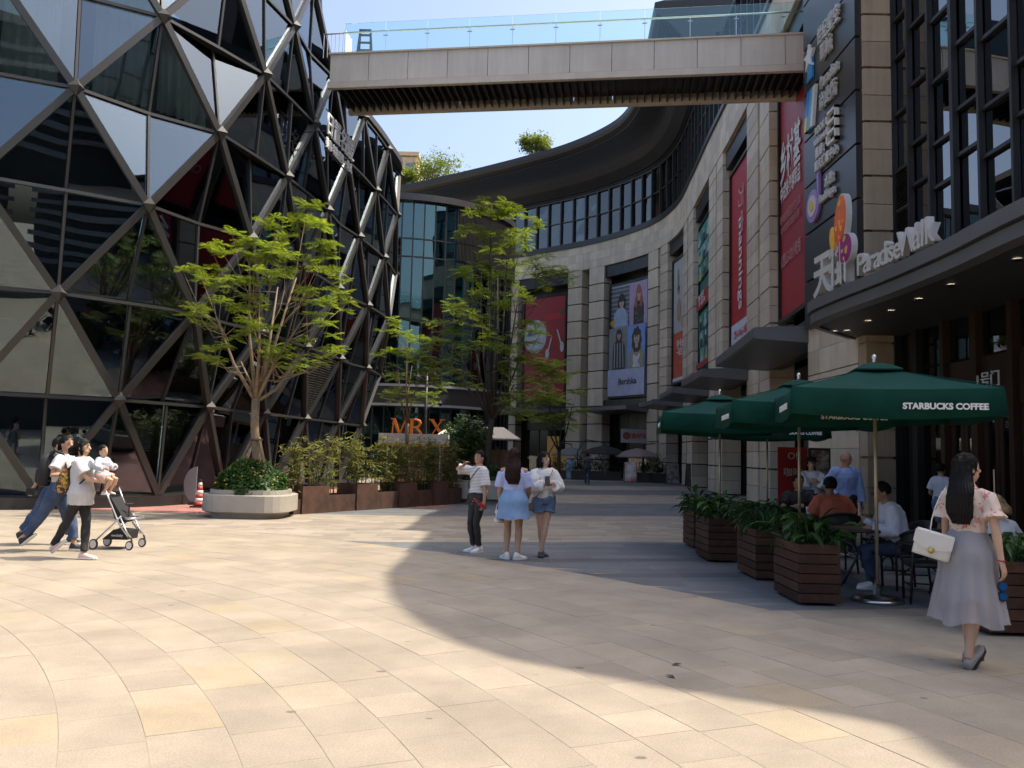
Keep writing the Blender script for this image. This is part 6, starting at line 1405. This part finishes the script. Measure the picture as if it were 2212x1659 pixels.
a = g2['arms'][0][2]; cb = thing('white_tote', 'small white bucket bag with dark pattern in the long-haired girl\'s hand', 'handbag', W(g2, (a.x-.01, a.y+.02, a.z-.22)), .2)
MB().lathe([(.06, -.09), (.075, -.07), (.07, .06), (.05, .1)], 16).build('bag_body', patternmat('bag_print', (.6, .6, .58), (.03, .03, .03), (.35, .35, .35), 14, .3), cb, True); MB().lathe([(.077, -.095), (.077, -.04)], 16).build('bag_base', MAT['shoe_white'], cb, True); MB().tube([(-.05, 0, .09), (-.03, 0, .19), (.03, 0, .19), (.05, 0, .09)], .006, 6).build('handle', MAT['shoe_white'], cb)
q = gz(1172, 1202); g3 = person('girl with bobbed hair in ivory sweater and denim shorts holding a phone', (q.x, q.y, 0), face(.22, -1), 1.6, feet=[(.05, .06, 0, -.15, 0), (-.015, -.10, 0, .2, 0)], hands=[(-.11, .24, 1.13, .5, .1, .3), (.06, .26, 1.14, -.3, .2, .35)], poleL=(-.7, -.5, -.9), poleR=(.7, -.5, -.9), skin='light', hair='bob', hairlen=1.36, head=(.5, 0), top=('ivory', .93, .97, .032, {'flare': .06, 'fold': .012, 'puff': .012, 'name': 'sweater'}), bottom=('shorts', 'middenim', {'ease': .03, 'end': .24, 'cuff': .012}), shoes='sandal', vox=.008, kneeL=(-.2, 1, .1), kneeR=(.2, 1, .1))
a = g3['arms'][1][2]; box_thing('phone', 'black phone in the hands of the girl in the ivory sweater', 'phone', W(g3, (a.x-.02, a.y+.085, a.z+.06)), g3['rz'], (.075, .012, .15), phone_m, (R_(12), 0))
crossbag('small tan shoulder bag on the ivory girl\'s hip', g3, (.2, .0, .78), [(.2, .02, .86), (.12, .16, 1.0), (-.02, .17, 1.2), (-.11, .1, 1.36), (-.12, 0, 1.4), (-.08, -.12, 1.3), (.1, -.16, 1.05), (.2, -.02, .86)], mat('tan_leather', (.22, .13, .09), .5), (.14, .06, .12))
for i, (S, E_, Wr) in enumerate(g3['arms']):
    sb_ = MB(); d = (Wr-E_).normalized(); o_ = Vector((-1 if i == 0 else 1, .1, .35)).normalized(); o_ = (o_-d*o_.dot(d)).normalized(); d1 = (E_-S).normalized()
    sb_.beam(S.lerp(E_, .35)+Vector((-.085 if i == 0 else .085, 0, .012)), S.lerp(E_, .8)+Vector((-.082 if i == 0 else .082, 0, .012)), .05, .012, (-1 if i == 0 else 1, .2, .1)); sb_.beam(E_.lerp(Wr, .15)+o_*.072, E_.lerp(Wr, .75)+o_*.062, .055, .012, o_); sb_.build('sleeve_print', MAT['black'], g3['o'])
fl_ = MB().ell((0, 0, 0), (.02, .02, .016), 8, 6).build('hair_clip', MAT['ivory'], None, True); fl_.location = W(g3, g3['hp'](-.07, -.03, 1.63)); tag(fl_, 'small pale flower clip in the bobbed girl\'s hair', 'hair clip')
# ---- family group on the left
q = gz(108, 1194); fw = face(1, .06)
f1 = person('woman in white hooded tee and blue jeans walking with a black backpack', (q.x+.0, q.y+.15, 0), fw, 1.66, feet=[(-.09, .22, 0, 0, 0), (.09, -.50, .05, 0, -.7)], hands=[(-.2, .2, .95), (.2, .22, 1.12, 0, .3, .2)], lean=(0, .05), skin='mid', hair='pony', hairlen=1.5, head=(-.5, 0), top=('white_tee', .98, .36, .03, {'flare': .04, 'fold': .009, 'cuff': .01}), bottom=('pants', 'jeans', {'ease': .02, 'end': .9}), shoes='shoe_dark', vox=.008)
ho = MB().tube([f1['hp'](-.09, -.03, 1.40), f1['hp'](-.05, -.12, 1.375), f1['hp'](.05, -.12, 1.375), f1['hp'](.09, -.03, 1.40)], [.028, .045, .045, .028], 10).build('hood', MAT['white_tee'], f1['o'], True)
def backpack(label, pd, m, size, pos, strapm, tilt=0):
    P0 = W(pd, pos); t = thing('backpack', label, 'backpack', P0, pd['rz']); x, y, z = size
    bd_ = MB(); bd_.loft([[(a*k, b*k2, zz) for a, b in rounded(x, y, y*.35, 4)] for k, k2, zz in ((.85, .8, -z/2), (1, 1, -z/2+.04), (1, 1, 0), (.9, .85, z/2-.08), (.6, .5, z/2-.01), (.3, .3, z/2))]); bd_.build('pack_body', m, t, True)
    bd_ = MB(); bd_.loft([[(a*k, b*k2-y*.5, zz) for a, b in rounded(x*.75, y*.5, y*.18, 4)] for k, k2, zz in ((.8, .7, -z/2+.03), (1, 1, -z/2+.06), (1, .9, -.02), (.8, .6, .02))]); bd_.build('pocket', m, t, True)
    for sx in (-1, 1): MB().tube([(sx*.09, y*.4, z*.42), (sx*.115, y*.5+.06, z*.56+.02), (sx*.13, y*.5+.2, z*.5), (sx*.14, y*.5+.25, z*.1), (sx*.13, y*.5+.12, -z*.25), (sx*.1, y*.4, -z*.35)], [(.012, .02)]*6, 8).build('strap', strapm, t, True)
    MB().tube([(-.03, y*.3, z*.5), (0, y*.3, z*.57), (.03, y*.3, z*.5)], .008, 6).build('grab_loop', strapm, t); return t
backpack('black backpack on the woman in the white hooded tee', f1, MAT['black'], (.30, .16, .46), (0, -.20, 1.16), MAT['black'])
q2 = gz(118, 1184); f0 = person('person in faded jeans half hidden behind the woman with the black backpack', (q2.x-.25, q2.y+.35, 0), fw, 1.64, feet=[(-.09, .26, 0, 0, 0), (.09, -.50, .05, 0, -.7)], hands=[(-.2, .2, .9), (.22, -.26, .80, 0, -.2, -.3)], lean=(0, .03), skin='mid', hair='short', head=(0, 0), top=('charcoal', .93, .36, .03, {'flare': .03}), bottom=('pants', 'jeans', {'ease': .022, 'end': .92}), shoes='shoe_dark', vox=.010)
a = f0['arms'][1][2]; box_thing('clutch_case', 'dark case in the hand behind the black backpack', 'case', W(f0, (a.x, a.y-.03, a.z-.06)), fw, (.05, .14, .1), MAT['black'])
q3 = gz(170, 1207); f2 = person('woman with bobbed hair in long white tee and black leggings carrying a baby', (q3.x-.02, q3.y, 0), face(1, .02), 1.62, feet=[(.07, .12, 0, 0, 0), (-.07, -.42, .05, 0, -.75)], hands=[(-.06, .33, 1.12, .3, .3, .1), (.08, .36, 1.06, -.5, .3, .0)], lean=(0, -.02), skin='light', hair='bob', hairlen=1.42, head=(.0, 0), top=('white_tee', .74, .40, .035, {'flare': .07, 'cuff': .02, 'fold': .009}), bottom=('pants', 'black', {'ease': .004, 'end': .97}), shoes='pink_shoe', vox=.008)
backpack('small tropical-print backpack on the woman in the long white tee', f2, MAT['floral_bag'], (.27, .14, .34), (.02, -.21, 1.07), MAT['black'])
bb = person('baby in grey jacket and pink shorts held in the woman\'s arms', W(f2, (.02, .27, .76)), face(1, -.25), .80, seat=.80, feet=[(-.1, .22, .28, 0, 0), (.12, .20, .26, 0, 0)], hands=[(-.2, .25, 1.05), (.3, .32, 1.0, 0, .3, -.2)], skin='light', hair='baby', head=(-.15, 0), top=('greyblue', .93, .95, .04, {'fold': .012}), bottom=('shorts', 'pink', {'ease': .03, 'end': .35}), shoes='pink_shoe', vox=.014, hs=1.45, fat=1.25)
# pushchair
q4 = gz(250, 1186); pc = thing('pushchair', 'folding pushchair with silver frame and black seat beside the family', 'pushchair', (q4.x, q4.y+.1, 0), 0); pc.scale = (.74, .9, .92); alu = mat('silver_tube', (.62, .62, .62), .3, .8)
for sy in (-.24, .24):
    MB().tube([(-.36, sy, .13), (.0, sy, .42), (.14, sy, .54)], .015, 8).build('frame_tube', alu, pc, True); MB().tube([(-.22, sy, .98), (-.12, sy, .80), (.12, sy, .40), (.30, sy, .22)], .015, 8).build('frame_tube', alu, pc, True); MB().tube([(.12, sy, .53), (.26, sy, .30), (.36, sy, .2)], .015, 8).build('frame_tube', alu, pc, True)
    for x, r in ((-.38, .085), (.34, .075)):
        wh = MB().lathe([(r-.018, -.02), (r, -.016), (r, .016), (r-.018, .02)], 22).build('wheel', MAT['black'], pc, True); wh.matrix_local = Matrix.Translation((x, sy, r))@Matrix.Rotation(PI/2, 4, 'X'); MB().lathe([(r-.02, -.022), (r-.02, .022)], 20).build('hub', MAT['shoe_white'], wh)
    MB().tube([(.36, sy, .2), (.385, sy, .15), (.34, sy, .075)], .018, 8).build('fork', MAT['black'], pc, True)
MB().tube([(-.22, -.24, .98), (-.27, -.2, 1.02), (-.27, .2, 1.02), (-.22, .24, .98)], .016, 8).build('handlebar', MAT['black'], pc, True)
MB().loft([[(x, sy, z) for x, z in ((-.16, .80), (-.12, .83), (.14, .52), (.22, .50), (.21, .46), (.10, .42), (-.02, .50))] for sy in (-.19, .19)]).build('seat', MAT['black'], pc); MB().loft([[(x, sy, z) for x, z in ((-.24, .16), (.26, .16), (.28, .30), (-.02, .32))] for sy in (-.2, .2)]).build('basket', MAT['black'], pc)
text('lettering', 'vovobaby', .06, frame((.06, -.202, .21), (1, 0, 0)), M['sign_white'], pc, .003); MB().tube([(.2, -.2, .50), (.36, -.2, .50), (.36, .2, .50), (.2, .2, .50)], .018, 8).build('footrest', alu, pc, True); MB().tube([(.16, 0, .52), (.16, 0, .72)], .014, 8).build('bumper_post', MAT['black'], pc); MB().tube([(.12, -.06, .72), (.2, .06, .72)], .018, 8).build('bumper_grip', MAT['black'], pc)
# ---- far man walking away
q = gz(1268, 1047); person('distant man in grey and navy shirt walking away down the street', (q.x, q.y, 0), face(-.1, 1), 1.74, feet=[(-.06, .1, 0, 0, 0), (.05, -.15, .03, 0, -.5)], hands=[(-.24, .1, .88), (.24, .1, .9)], male=True, skin='tan', hair='short', top=('greyshirt', .92, .36, .02), bottom=('pants', 'jeans_dark', {}), shoes='shoe_dark', vox=.014)
# ---- cafe guests
SEATL = [(-.1, .42, 0, 0, 0), (.1, .40, 0, 0, 0)]
person('seated man in black shirt facing the camera at the far table', (4.72, 13.68, .0), PI, 1.72, seat=.53, feet=SEATL, hands=[(-.17, .36, .80, .4, .2, 0), (.17, .36, .80, -.4, .2, 0)], lean=(0, .05), male=True, skin='tan', hair='short', top=('black', .92, .36, .025), bottom=('pants', 'black', {}), shoes='shoe_dark', vox=.010)
person('seated man in orange polo shirt with his back to the camera', (4.72, 12.0, .0), .12, 1.72, seat=.53, feet=SEATL, hands=[(-.18, .36, .80, .3, .2, 0), (.2, .34, .80, -.3, .2, 0)], lean=(-.02, .16), male=True, skin='tan', hair='short', top=('orange', .92, .42, .03, {'fold': .009}), bottom=('pants', 'black', {}), shoes='shoe_dark', vox=.009, fat=1.15)
wm_ = person('seated man in white shirt and glasses looking at the nearest table', (4.9, 10.45, .0), face(-.9, .15), 1.70, seat=.53, feet=[(-.1, .36, 0, 0, 0), (.1, .3, 0, 0, 0)], hands=[(-.16, .36, .72, .3, .1, -.2), (.16, .38, .74, -.3, .2, -.2)], lean=(0, .17), head=(.1, -.35), male=True, skin='tan', hair='short', top=('whitelilac', .92, .98, .03, {'fold': .011}), bottom=('pants', 'jeans_dark', {}), shoes='shoe_white', vox=.009, fat=1.1)
gl_ = MB()
for sx in (-1, 1): gl_.tube([wm_['hp'](sx*.033+.026*math.cos(a*.6), .105, 1.54+.02*math.sin(a*.6)) for a in range(12)], .0035, 5); gl_.tube([wm_['hp'](sx*.058, .1, 1.545), wm_['hp'](sx*.082, .0, 1.54)], .0035, 5)
gl_.build('glasses', MAT['black'], wm_['o'])
person('fair-haired guest in white top seated behind the right-hand planter', (5.14, 8.72, .0), .15, 1.62, seat=.52, feet=SEATL, hands=[(-.2, .3, .78), (.2, .3, .78)], lean=(0, .1), skin='light', hair='bob', hairc='blond', hairlen=1.44, head=(0, 0), top=('white_tee', .92, .40, .03), bottom=('pants', 'jeans_dark', {}), shoes='shoe_dark', vox=.009, fat=1.1)
q = gy(1826, 1100, 14.4); person('standing bald man in light blue shirt looking to the right', (q.x, 14.4, 0), face(.15, -1), 1.74, hands=[(-.24, .08, .82), (.22, .1, .92)], male=True, skin='tan', hair='bald', head=(.75, -.1), lean=(.03, .06), top=('blueshirt', .90, .98, .024, {'fold': .010}), bottom=('pants', 'black', {}), shoes='shoe_dark', vox=.009, fat=1.08)
q = gy(1753, 1100, 16.9); hw = person('woman in black hat and loose white blouse standing by the red standee', (q.x, 16.9, 0), face(-.1, -1), 1.62, hands=[(-.06, .24, 1.18, .3, .2, .4), (.08, .24, 1.18, -.3, .2, .4)], poleL=(-1, -.2, -.6), poleR=(1, -.2, -.6), skin='light', hair='long', hairc='brown', hairlen=1.2, top=('whitelace', .92, .92, .035, {'puff': .035, 'fold': .014, 'flare': .05}), bottom=('pants', 'black', {'ease': .01}), shoes='shoe_dark', vox=.011)
ht = thing('black_hat', 'wide black felt hat on the woman in the white blouse', 'hat', W(hw, hw['hp'](0, -.01, 1.60)), .1); MB().lathe([(.19, -.012), (.195, .0), (.105, .012), (.1, .06), (.085, .085), (.02, .075)], 26).build('crown', MAT['black'], ht, True); MB().lathe([(.107, .012), (.106, .035)], 24).build('ribbon', MAT['charcoal'], ht)
a = hw['arms'][1][2]; sbg = thing('blue_paper_bag', 'dark blue glossy paper bag hanging from the hatted woman\'s arm', 'shopping bag', W(hw, (.14, .2, .86)), .1); MB().box((0, 0, 0), (.26, .1, .3)).build('bag_body', mat('blue_print', (.012, .03, .16), .25, c2=(.02, .12, .4, 3)), sbg); MB().tube([(-.06, 0, .15), (-.05, 0, .26), (.05, 0, .26), (.06, 0, .15)], .005, 6).build('handle', MAT['black'], sbg)
q = gy(2020, 1100, 15.6); person('person in white shirt and denim shorts at the entrance behind the walking woman', (q.x+.12, 15.6, 0), face(.8, .4), 1.58, hands=[(-.2, .2, .95), (.2, .15, .9)], skin='mid', hair='short', top=('whitelilac', .92, .4, .03), bottom=('shorts', 'middenim', {'ease': .025, 'end': .45}), shoes='shoe_white', vox=.011)
# ================================================================ street things
# traffic cone
cn_ = gz(430, 1096); t = thing('traffic_cone', 'red and white striped traffic cone at the foot of the tower', 'traffic cone', (cn_.x, cn_.y, 0)); cr = mat('cone_red', (.48, .05, .03), .5); cw = mat('cone_white', (.7, .68, .64), .5)
MB().box((0, 0, .02), (.36, .36, .04)).build('base', M['black_metal'], t)
zs = [.04, .14, .24, .34, .44, .54, .64]
for i in range(6):
    r0 = .135-.095*(zs[i]-.04)/.62; r1 = .135-.095*(zs[i+1]-.04)/.62; n = 16
    MB().loft([[(r*math.cos(2*PI*j/n), r*math.sin(2*PI*j/n), z+.03*math.sin(2*PI*j/n)*0) for j in range(n)] for r, z in ((r0, zs[i]), (r1, zs[i+1]))]).build('band', cr if i % 2 == 0 else cw, t, True)
MB().lathe([(.045, .64), (.045, .70), (.03, .71)], 12).build('tip', M['black_metal'], t)
# half-round grey board leaning by the tower
hb = gz(411, 1090); t = thing('half_round_board', 'pale half-round board standing against the tower base beside the cone', 'board', (hb.x, hb.y-.1, 0)); n = 14
MB().loft([[(-.0-.34*math.sin(PI*i/n)*1.0+.17, yy, .48+.48*math.cos(PI*i/n)+.06) for i in range(n+1)] for yy in (0, .03)]).build('board', mat('pale_board', (.24, .25, .26), .4), t); MB().box((.1, .015, .04), (.2, .2, .08)).build('foot', M['black_metal'], t)
# lamp post with spotlights
lp = gy(916, 1000, 33); t = thing('lamp_post', 'dark lamp post with spotlights in front of the glass drum', 'lamp post', (lp.x, 33, 0)); zt_ = gy(914, 805, 33).z
MB().tube([(0, 0, 0), (0, 0, zt_)], [.07, .055], 10).build('pole', M['black_metal'], t, True); MB().box((0, 0, .1), (.24, .24, .2)).build('foot', M['black_metal'], t)
for k, (a, z) in enumerate(((.3, zt_-.05), (-.3, zt_-.15), (.55, zt_-1.2))):
    MB().tube([(0, 0, z-.25), (a, -.1, z)], .018, 6).build('arm', M['black_metal'], t); MB().tube([(a, -.02, z+.05), (a+.05*(1 if a > 0 else -1), -.25, z-.08)], [.06, .075], 10).build('spotlight', M['black_metal'], t)
# market kiosk: white stall and one with a pitched awning
wk = gy(893, 1000, 30); M['awning'] = mat('cream_awning', (.55, .50, .40), .7, var=(2, .1)); M['white_stall'] = mat('white_stall', (.68, .69, .68), .5); yel = mat('yellow_trim', (.6, .38, .05), .5)
t = thing('white_market_stall', 'white market stall with a yellow trim behind the bamboo', 'stall', (wk.x, 30.5, 0))
for sx in (-1, 1):
    for sy in (-1, 1): MB().box((sx*.95, sy*.6, 1.0), (.06, .06, 2.1)).build('post', M['white_stall'], t)
MB().box((0, 0, 2.0), (2.5, 1.5, .42)).build('fascia', M['white_stall'], t); MB().box((0, -.76, 1.81), (2.47, .02, .09)).build('trim', yel, t); MB().box((0, -.35, .5), (1.9, .6, .95)).build('counter', mat('stall_counter', (.35, .22, .12), .6, var=(4, .2)), t); MB().box((0, .62, 1.0), (1.9, .04, 1.9)).build('back_panel', mat('stall_back', (.25, .2, .16), .7), t)
o = thing('red_lantern', 'small red lantern hanging at the corner of the white stall', 'lantern', (wk.x+1.12, 29.9, 1.62)); MB().lathe([(.03, 0), (.08, .04), (.08, .14), (.03, .18)], 12).build('shade', mat('red_paper', (.5, .02, .02), .5), o, True); MB().tube([(0, 0, .18), (0, 0, .32)], .006, 5).build('cord', M['black_metal'], o)
ak = gy(1030, 1000, 34); t = thing('awning_stall', 'market stall with a pitched cream awning roof', 'stall', (ak.x, 34.5, 0)); zr = gy(1030, 925, 34).z
MB().loft([[(x, -.95, zr-.40), (xr, 0, zr+.08), (x, .95, zr-.40), (x, .95, zr-.44), (xr, 0, zr+.04), (x, -.95, zr-.44)] for x, xr in ((-1.75, -1.2), (1.75, 1.05))]).build('awning', M['awning'], t)
for sx in (-1.6, 1.5):
    for sy in (-.8, .8): MB().box((sx, sy, (zr-.38)/2), (.07, .07, zr-.38)).build('post', M['bark_dark'], t)
for k in range(9): MB().box((-1.6+3.1*k/8, .8, .9), (.36, .03, 1.7)).build('back_board', M['bark'], t)
MB().box((0, -.5, .45), (2.8, .5, .9)).build('counter', M['bark_dark'], t)
# far cafe: parasols, A-boards, planters, sign
def cantilever(label, px, py, Y, r, c, flip=1):
    p = gy(px, py, Y); t = thing('far_parasol', label, 'parasol', (p.x, Y, 0)); z = p.z; n = 8; m_ = mat('far_cloth', c, .8)
    rg = lambda rr, zz: [(rr*math.cos(2*PI*i/n), rr*math.sin(2*PI*i/n), zz) for i in range(n)]
    MB().loft([rg(r, z-.62), rg(r*.98, z-.52), rg(r*.55, z-.2), rg(.05, z)]).build('canopy', m_, t)
    MB().tube([(flip*r*1.1, 0, 0), (flip*r*1.12, 0, z*.8), (flip*r*.8, 0, z+.35), (0, 0, z+.2), (0, 0, z)], .04, 8).build('arm', M['black_metal'], t, True); MB().box((flip*r*1.1, 0, .05), (.7, .7, .1)).build('base', M['black_metal'], t)
cantilever('black cantilever parasol in front of the far shops', 1305, 962, 56, 1.6, (.03, .028, .028), -1); cantilever('dusty pink parasol in front of the far shops', 1378, 968, 55, 1.55, (.30, .20, .20), 1); cantilever('grey parasol at the left of the far terrace', 1235, 966, 58, 1.4, (.2, .2, .2), -1)
def aboard(label, px, py, Y, w_, h, c, art=None, lean=.15):
    p = gy(px, py, Y); t = thing('pavement_sign', label, 'sign board', (p.x, Y, 0)); ca, sa = math.cos(lean), math.sin(lean)
    for s_ in (-1, 1):
        mb = MB(); mb.slab([(-w_/2, s_*.3, .08), (w_/2, s_*.3, .08), (w_/2, s_*.04, h), (-w_/2, s_*.04, h)][::1 if s_ < 0 else -1], .03); mb.build('panel', mat('board_print', c, .5, c2=art), t)
        for x in (-1, 1): MB().tube([(x*w_/2, s_*.33, 0), (x*w_/2, s_*.03, h+.04)], .018, 5).build('leg', M['black_metal'], t)
aboard('pale blue pavement sign leaning before the far shops', 1232, 1026, 56, .62, 1.25, (.5, .6, .65), (.2, .4, .6, 3)); aboard('white pavement sign with a bowl of food before the far shops', 1361, 1034, 52, .75, 1.25, (.62, .62, .6), (.45, .12, .05, 1.5)); aboard('dark pavement sign by the far stone pillars', 1452, 1038, 50, .75, 1.2, (.06, .06, .06), (.25, .22, .2, 4)); aboard('empty dark easel board nearest the stone pillars', 1497, 1042, 46, .75, 1.3, (.05, .045, .04), (.09, .08, .07, 4))
fs_ = gy(1376, 942, 57.4); t = thing('restaurant_sign', 'pale restaurant sign board with red lettering under the far canopy', 'sign', (fs_.x, 57.2, fs_.z-.35)); MB().box((0, 0, .35), (2.3, .08, .95)).build('board', mat('sign_grey', (.4, .4, .39), .5), t)
MB().lathe([(.27, -.01), (.27, .01)], 18).build('emblem', mat('emblem_red', (.3, .06, .04), .5), t).matrix_local = Matrix.Translation((-.75, -.05, .35))@Matrix.Rotation(PI/2, 4, 'X')
text('lettering', '渝味晓宇', .42, frame((.35, -.05, .2), (1, 0, 0)), mat('sign_red', (.5, .05, .04), .5), t, .02, offset=.01)
rnd = random.Random(77)
plabs = ['leafy potted plant at the left end of the far terrace', 'tall potted palm behind the walking man', 'potted plant right of the walking man', 'bushy plant left of the food sign', 'potted plant right of the food sign', 'last potted plant before the stone pillars']
for i, px in enumerate((1205, 1250, 1290, 1325, 1392, 1425)):
    Y = 55.5-.6*i*(i > 3); p = gy(px, 1020, Y); t = thing('terrace_pot', plabs[i].replace('plant', 'shrub')+' in a dark box', 'potted plant', (p.x, Y, 0)); MB().box((0, 0, .3), (1.0, .6, .6)).build('pot', M['dark_grey_metal'], t); lf = MB()
    for k in range(420):
        a = rnd.random()*6.28; q = Vector((rnd.gauss(0, .28), rnd.gauss(0, .2), .6+abs(rnd.gauss(0, .42)))); d = Vector((math.cos(a), math.sin(a), rnd.uniform(-.3, 1))).normalized(); s = d.cross(Vector((0, 0, 1))).normalized()*.035; L = rnd.uniform(.15, .4); lf.tone = rnd.random(); lf.add([q, q+d*L*.5+s, q+d*L, q+d*L*.5-s], [(0, 1, 2, 3)])
    tag(lf.build('foliage', M['leaf_dark'], t), kind='stuff')
# lit shop window tones at the far end
wm = mat('lit_shop_window', (.35, .22, .08), .6, emit=(1, .62, .2, .03))
for px, py, w_, h, lab in ((1196, 985, .9, 3.0, 'warm lit shop window panel left of the far pillar'), (1213, 1000, 1.2, 1.6, 'small warm lit doorway by the far pillar')):
    p = gy(px, py, 62.2); o = MB().box((0, 0, 0), (w_, .05, h)).build('lit_panel', wm, None, loc=(p.x, 63.4, p.z)); tag(o, lab, 'lit window')
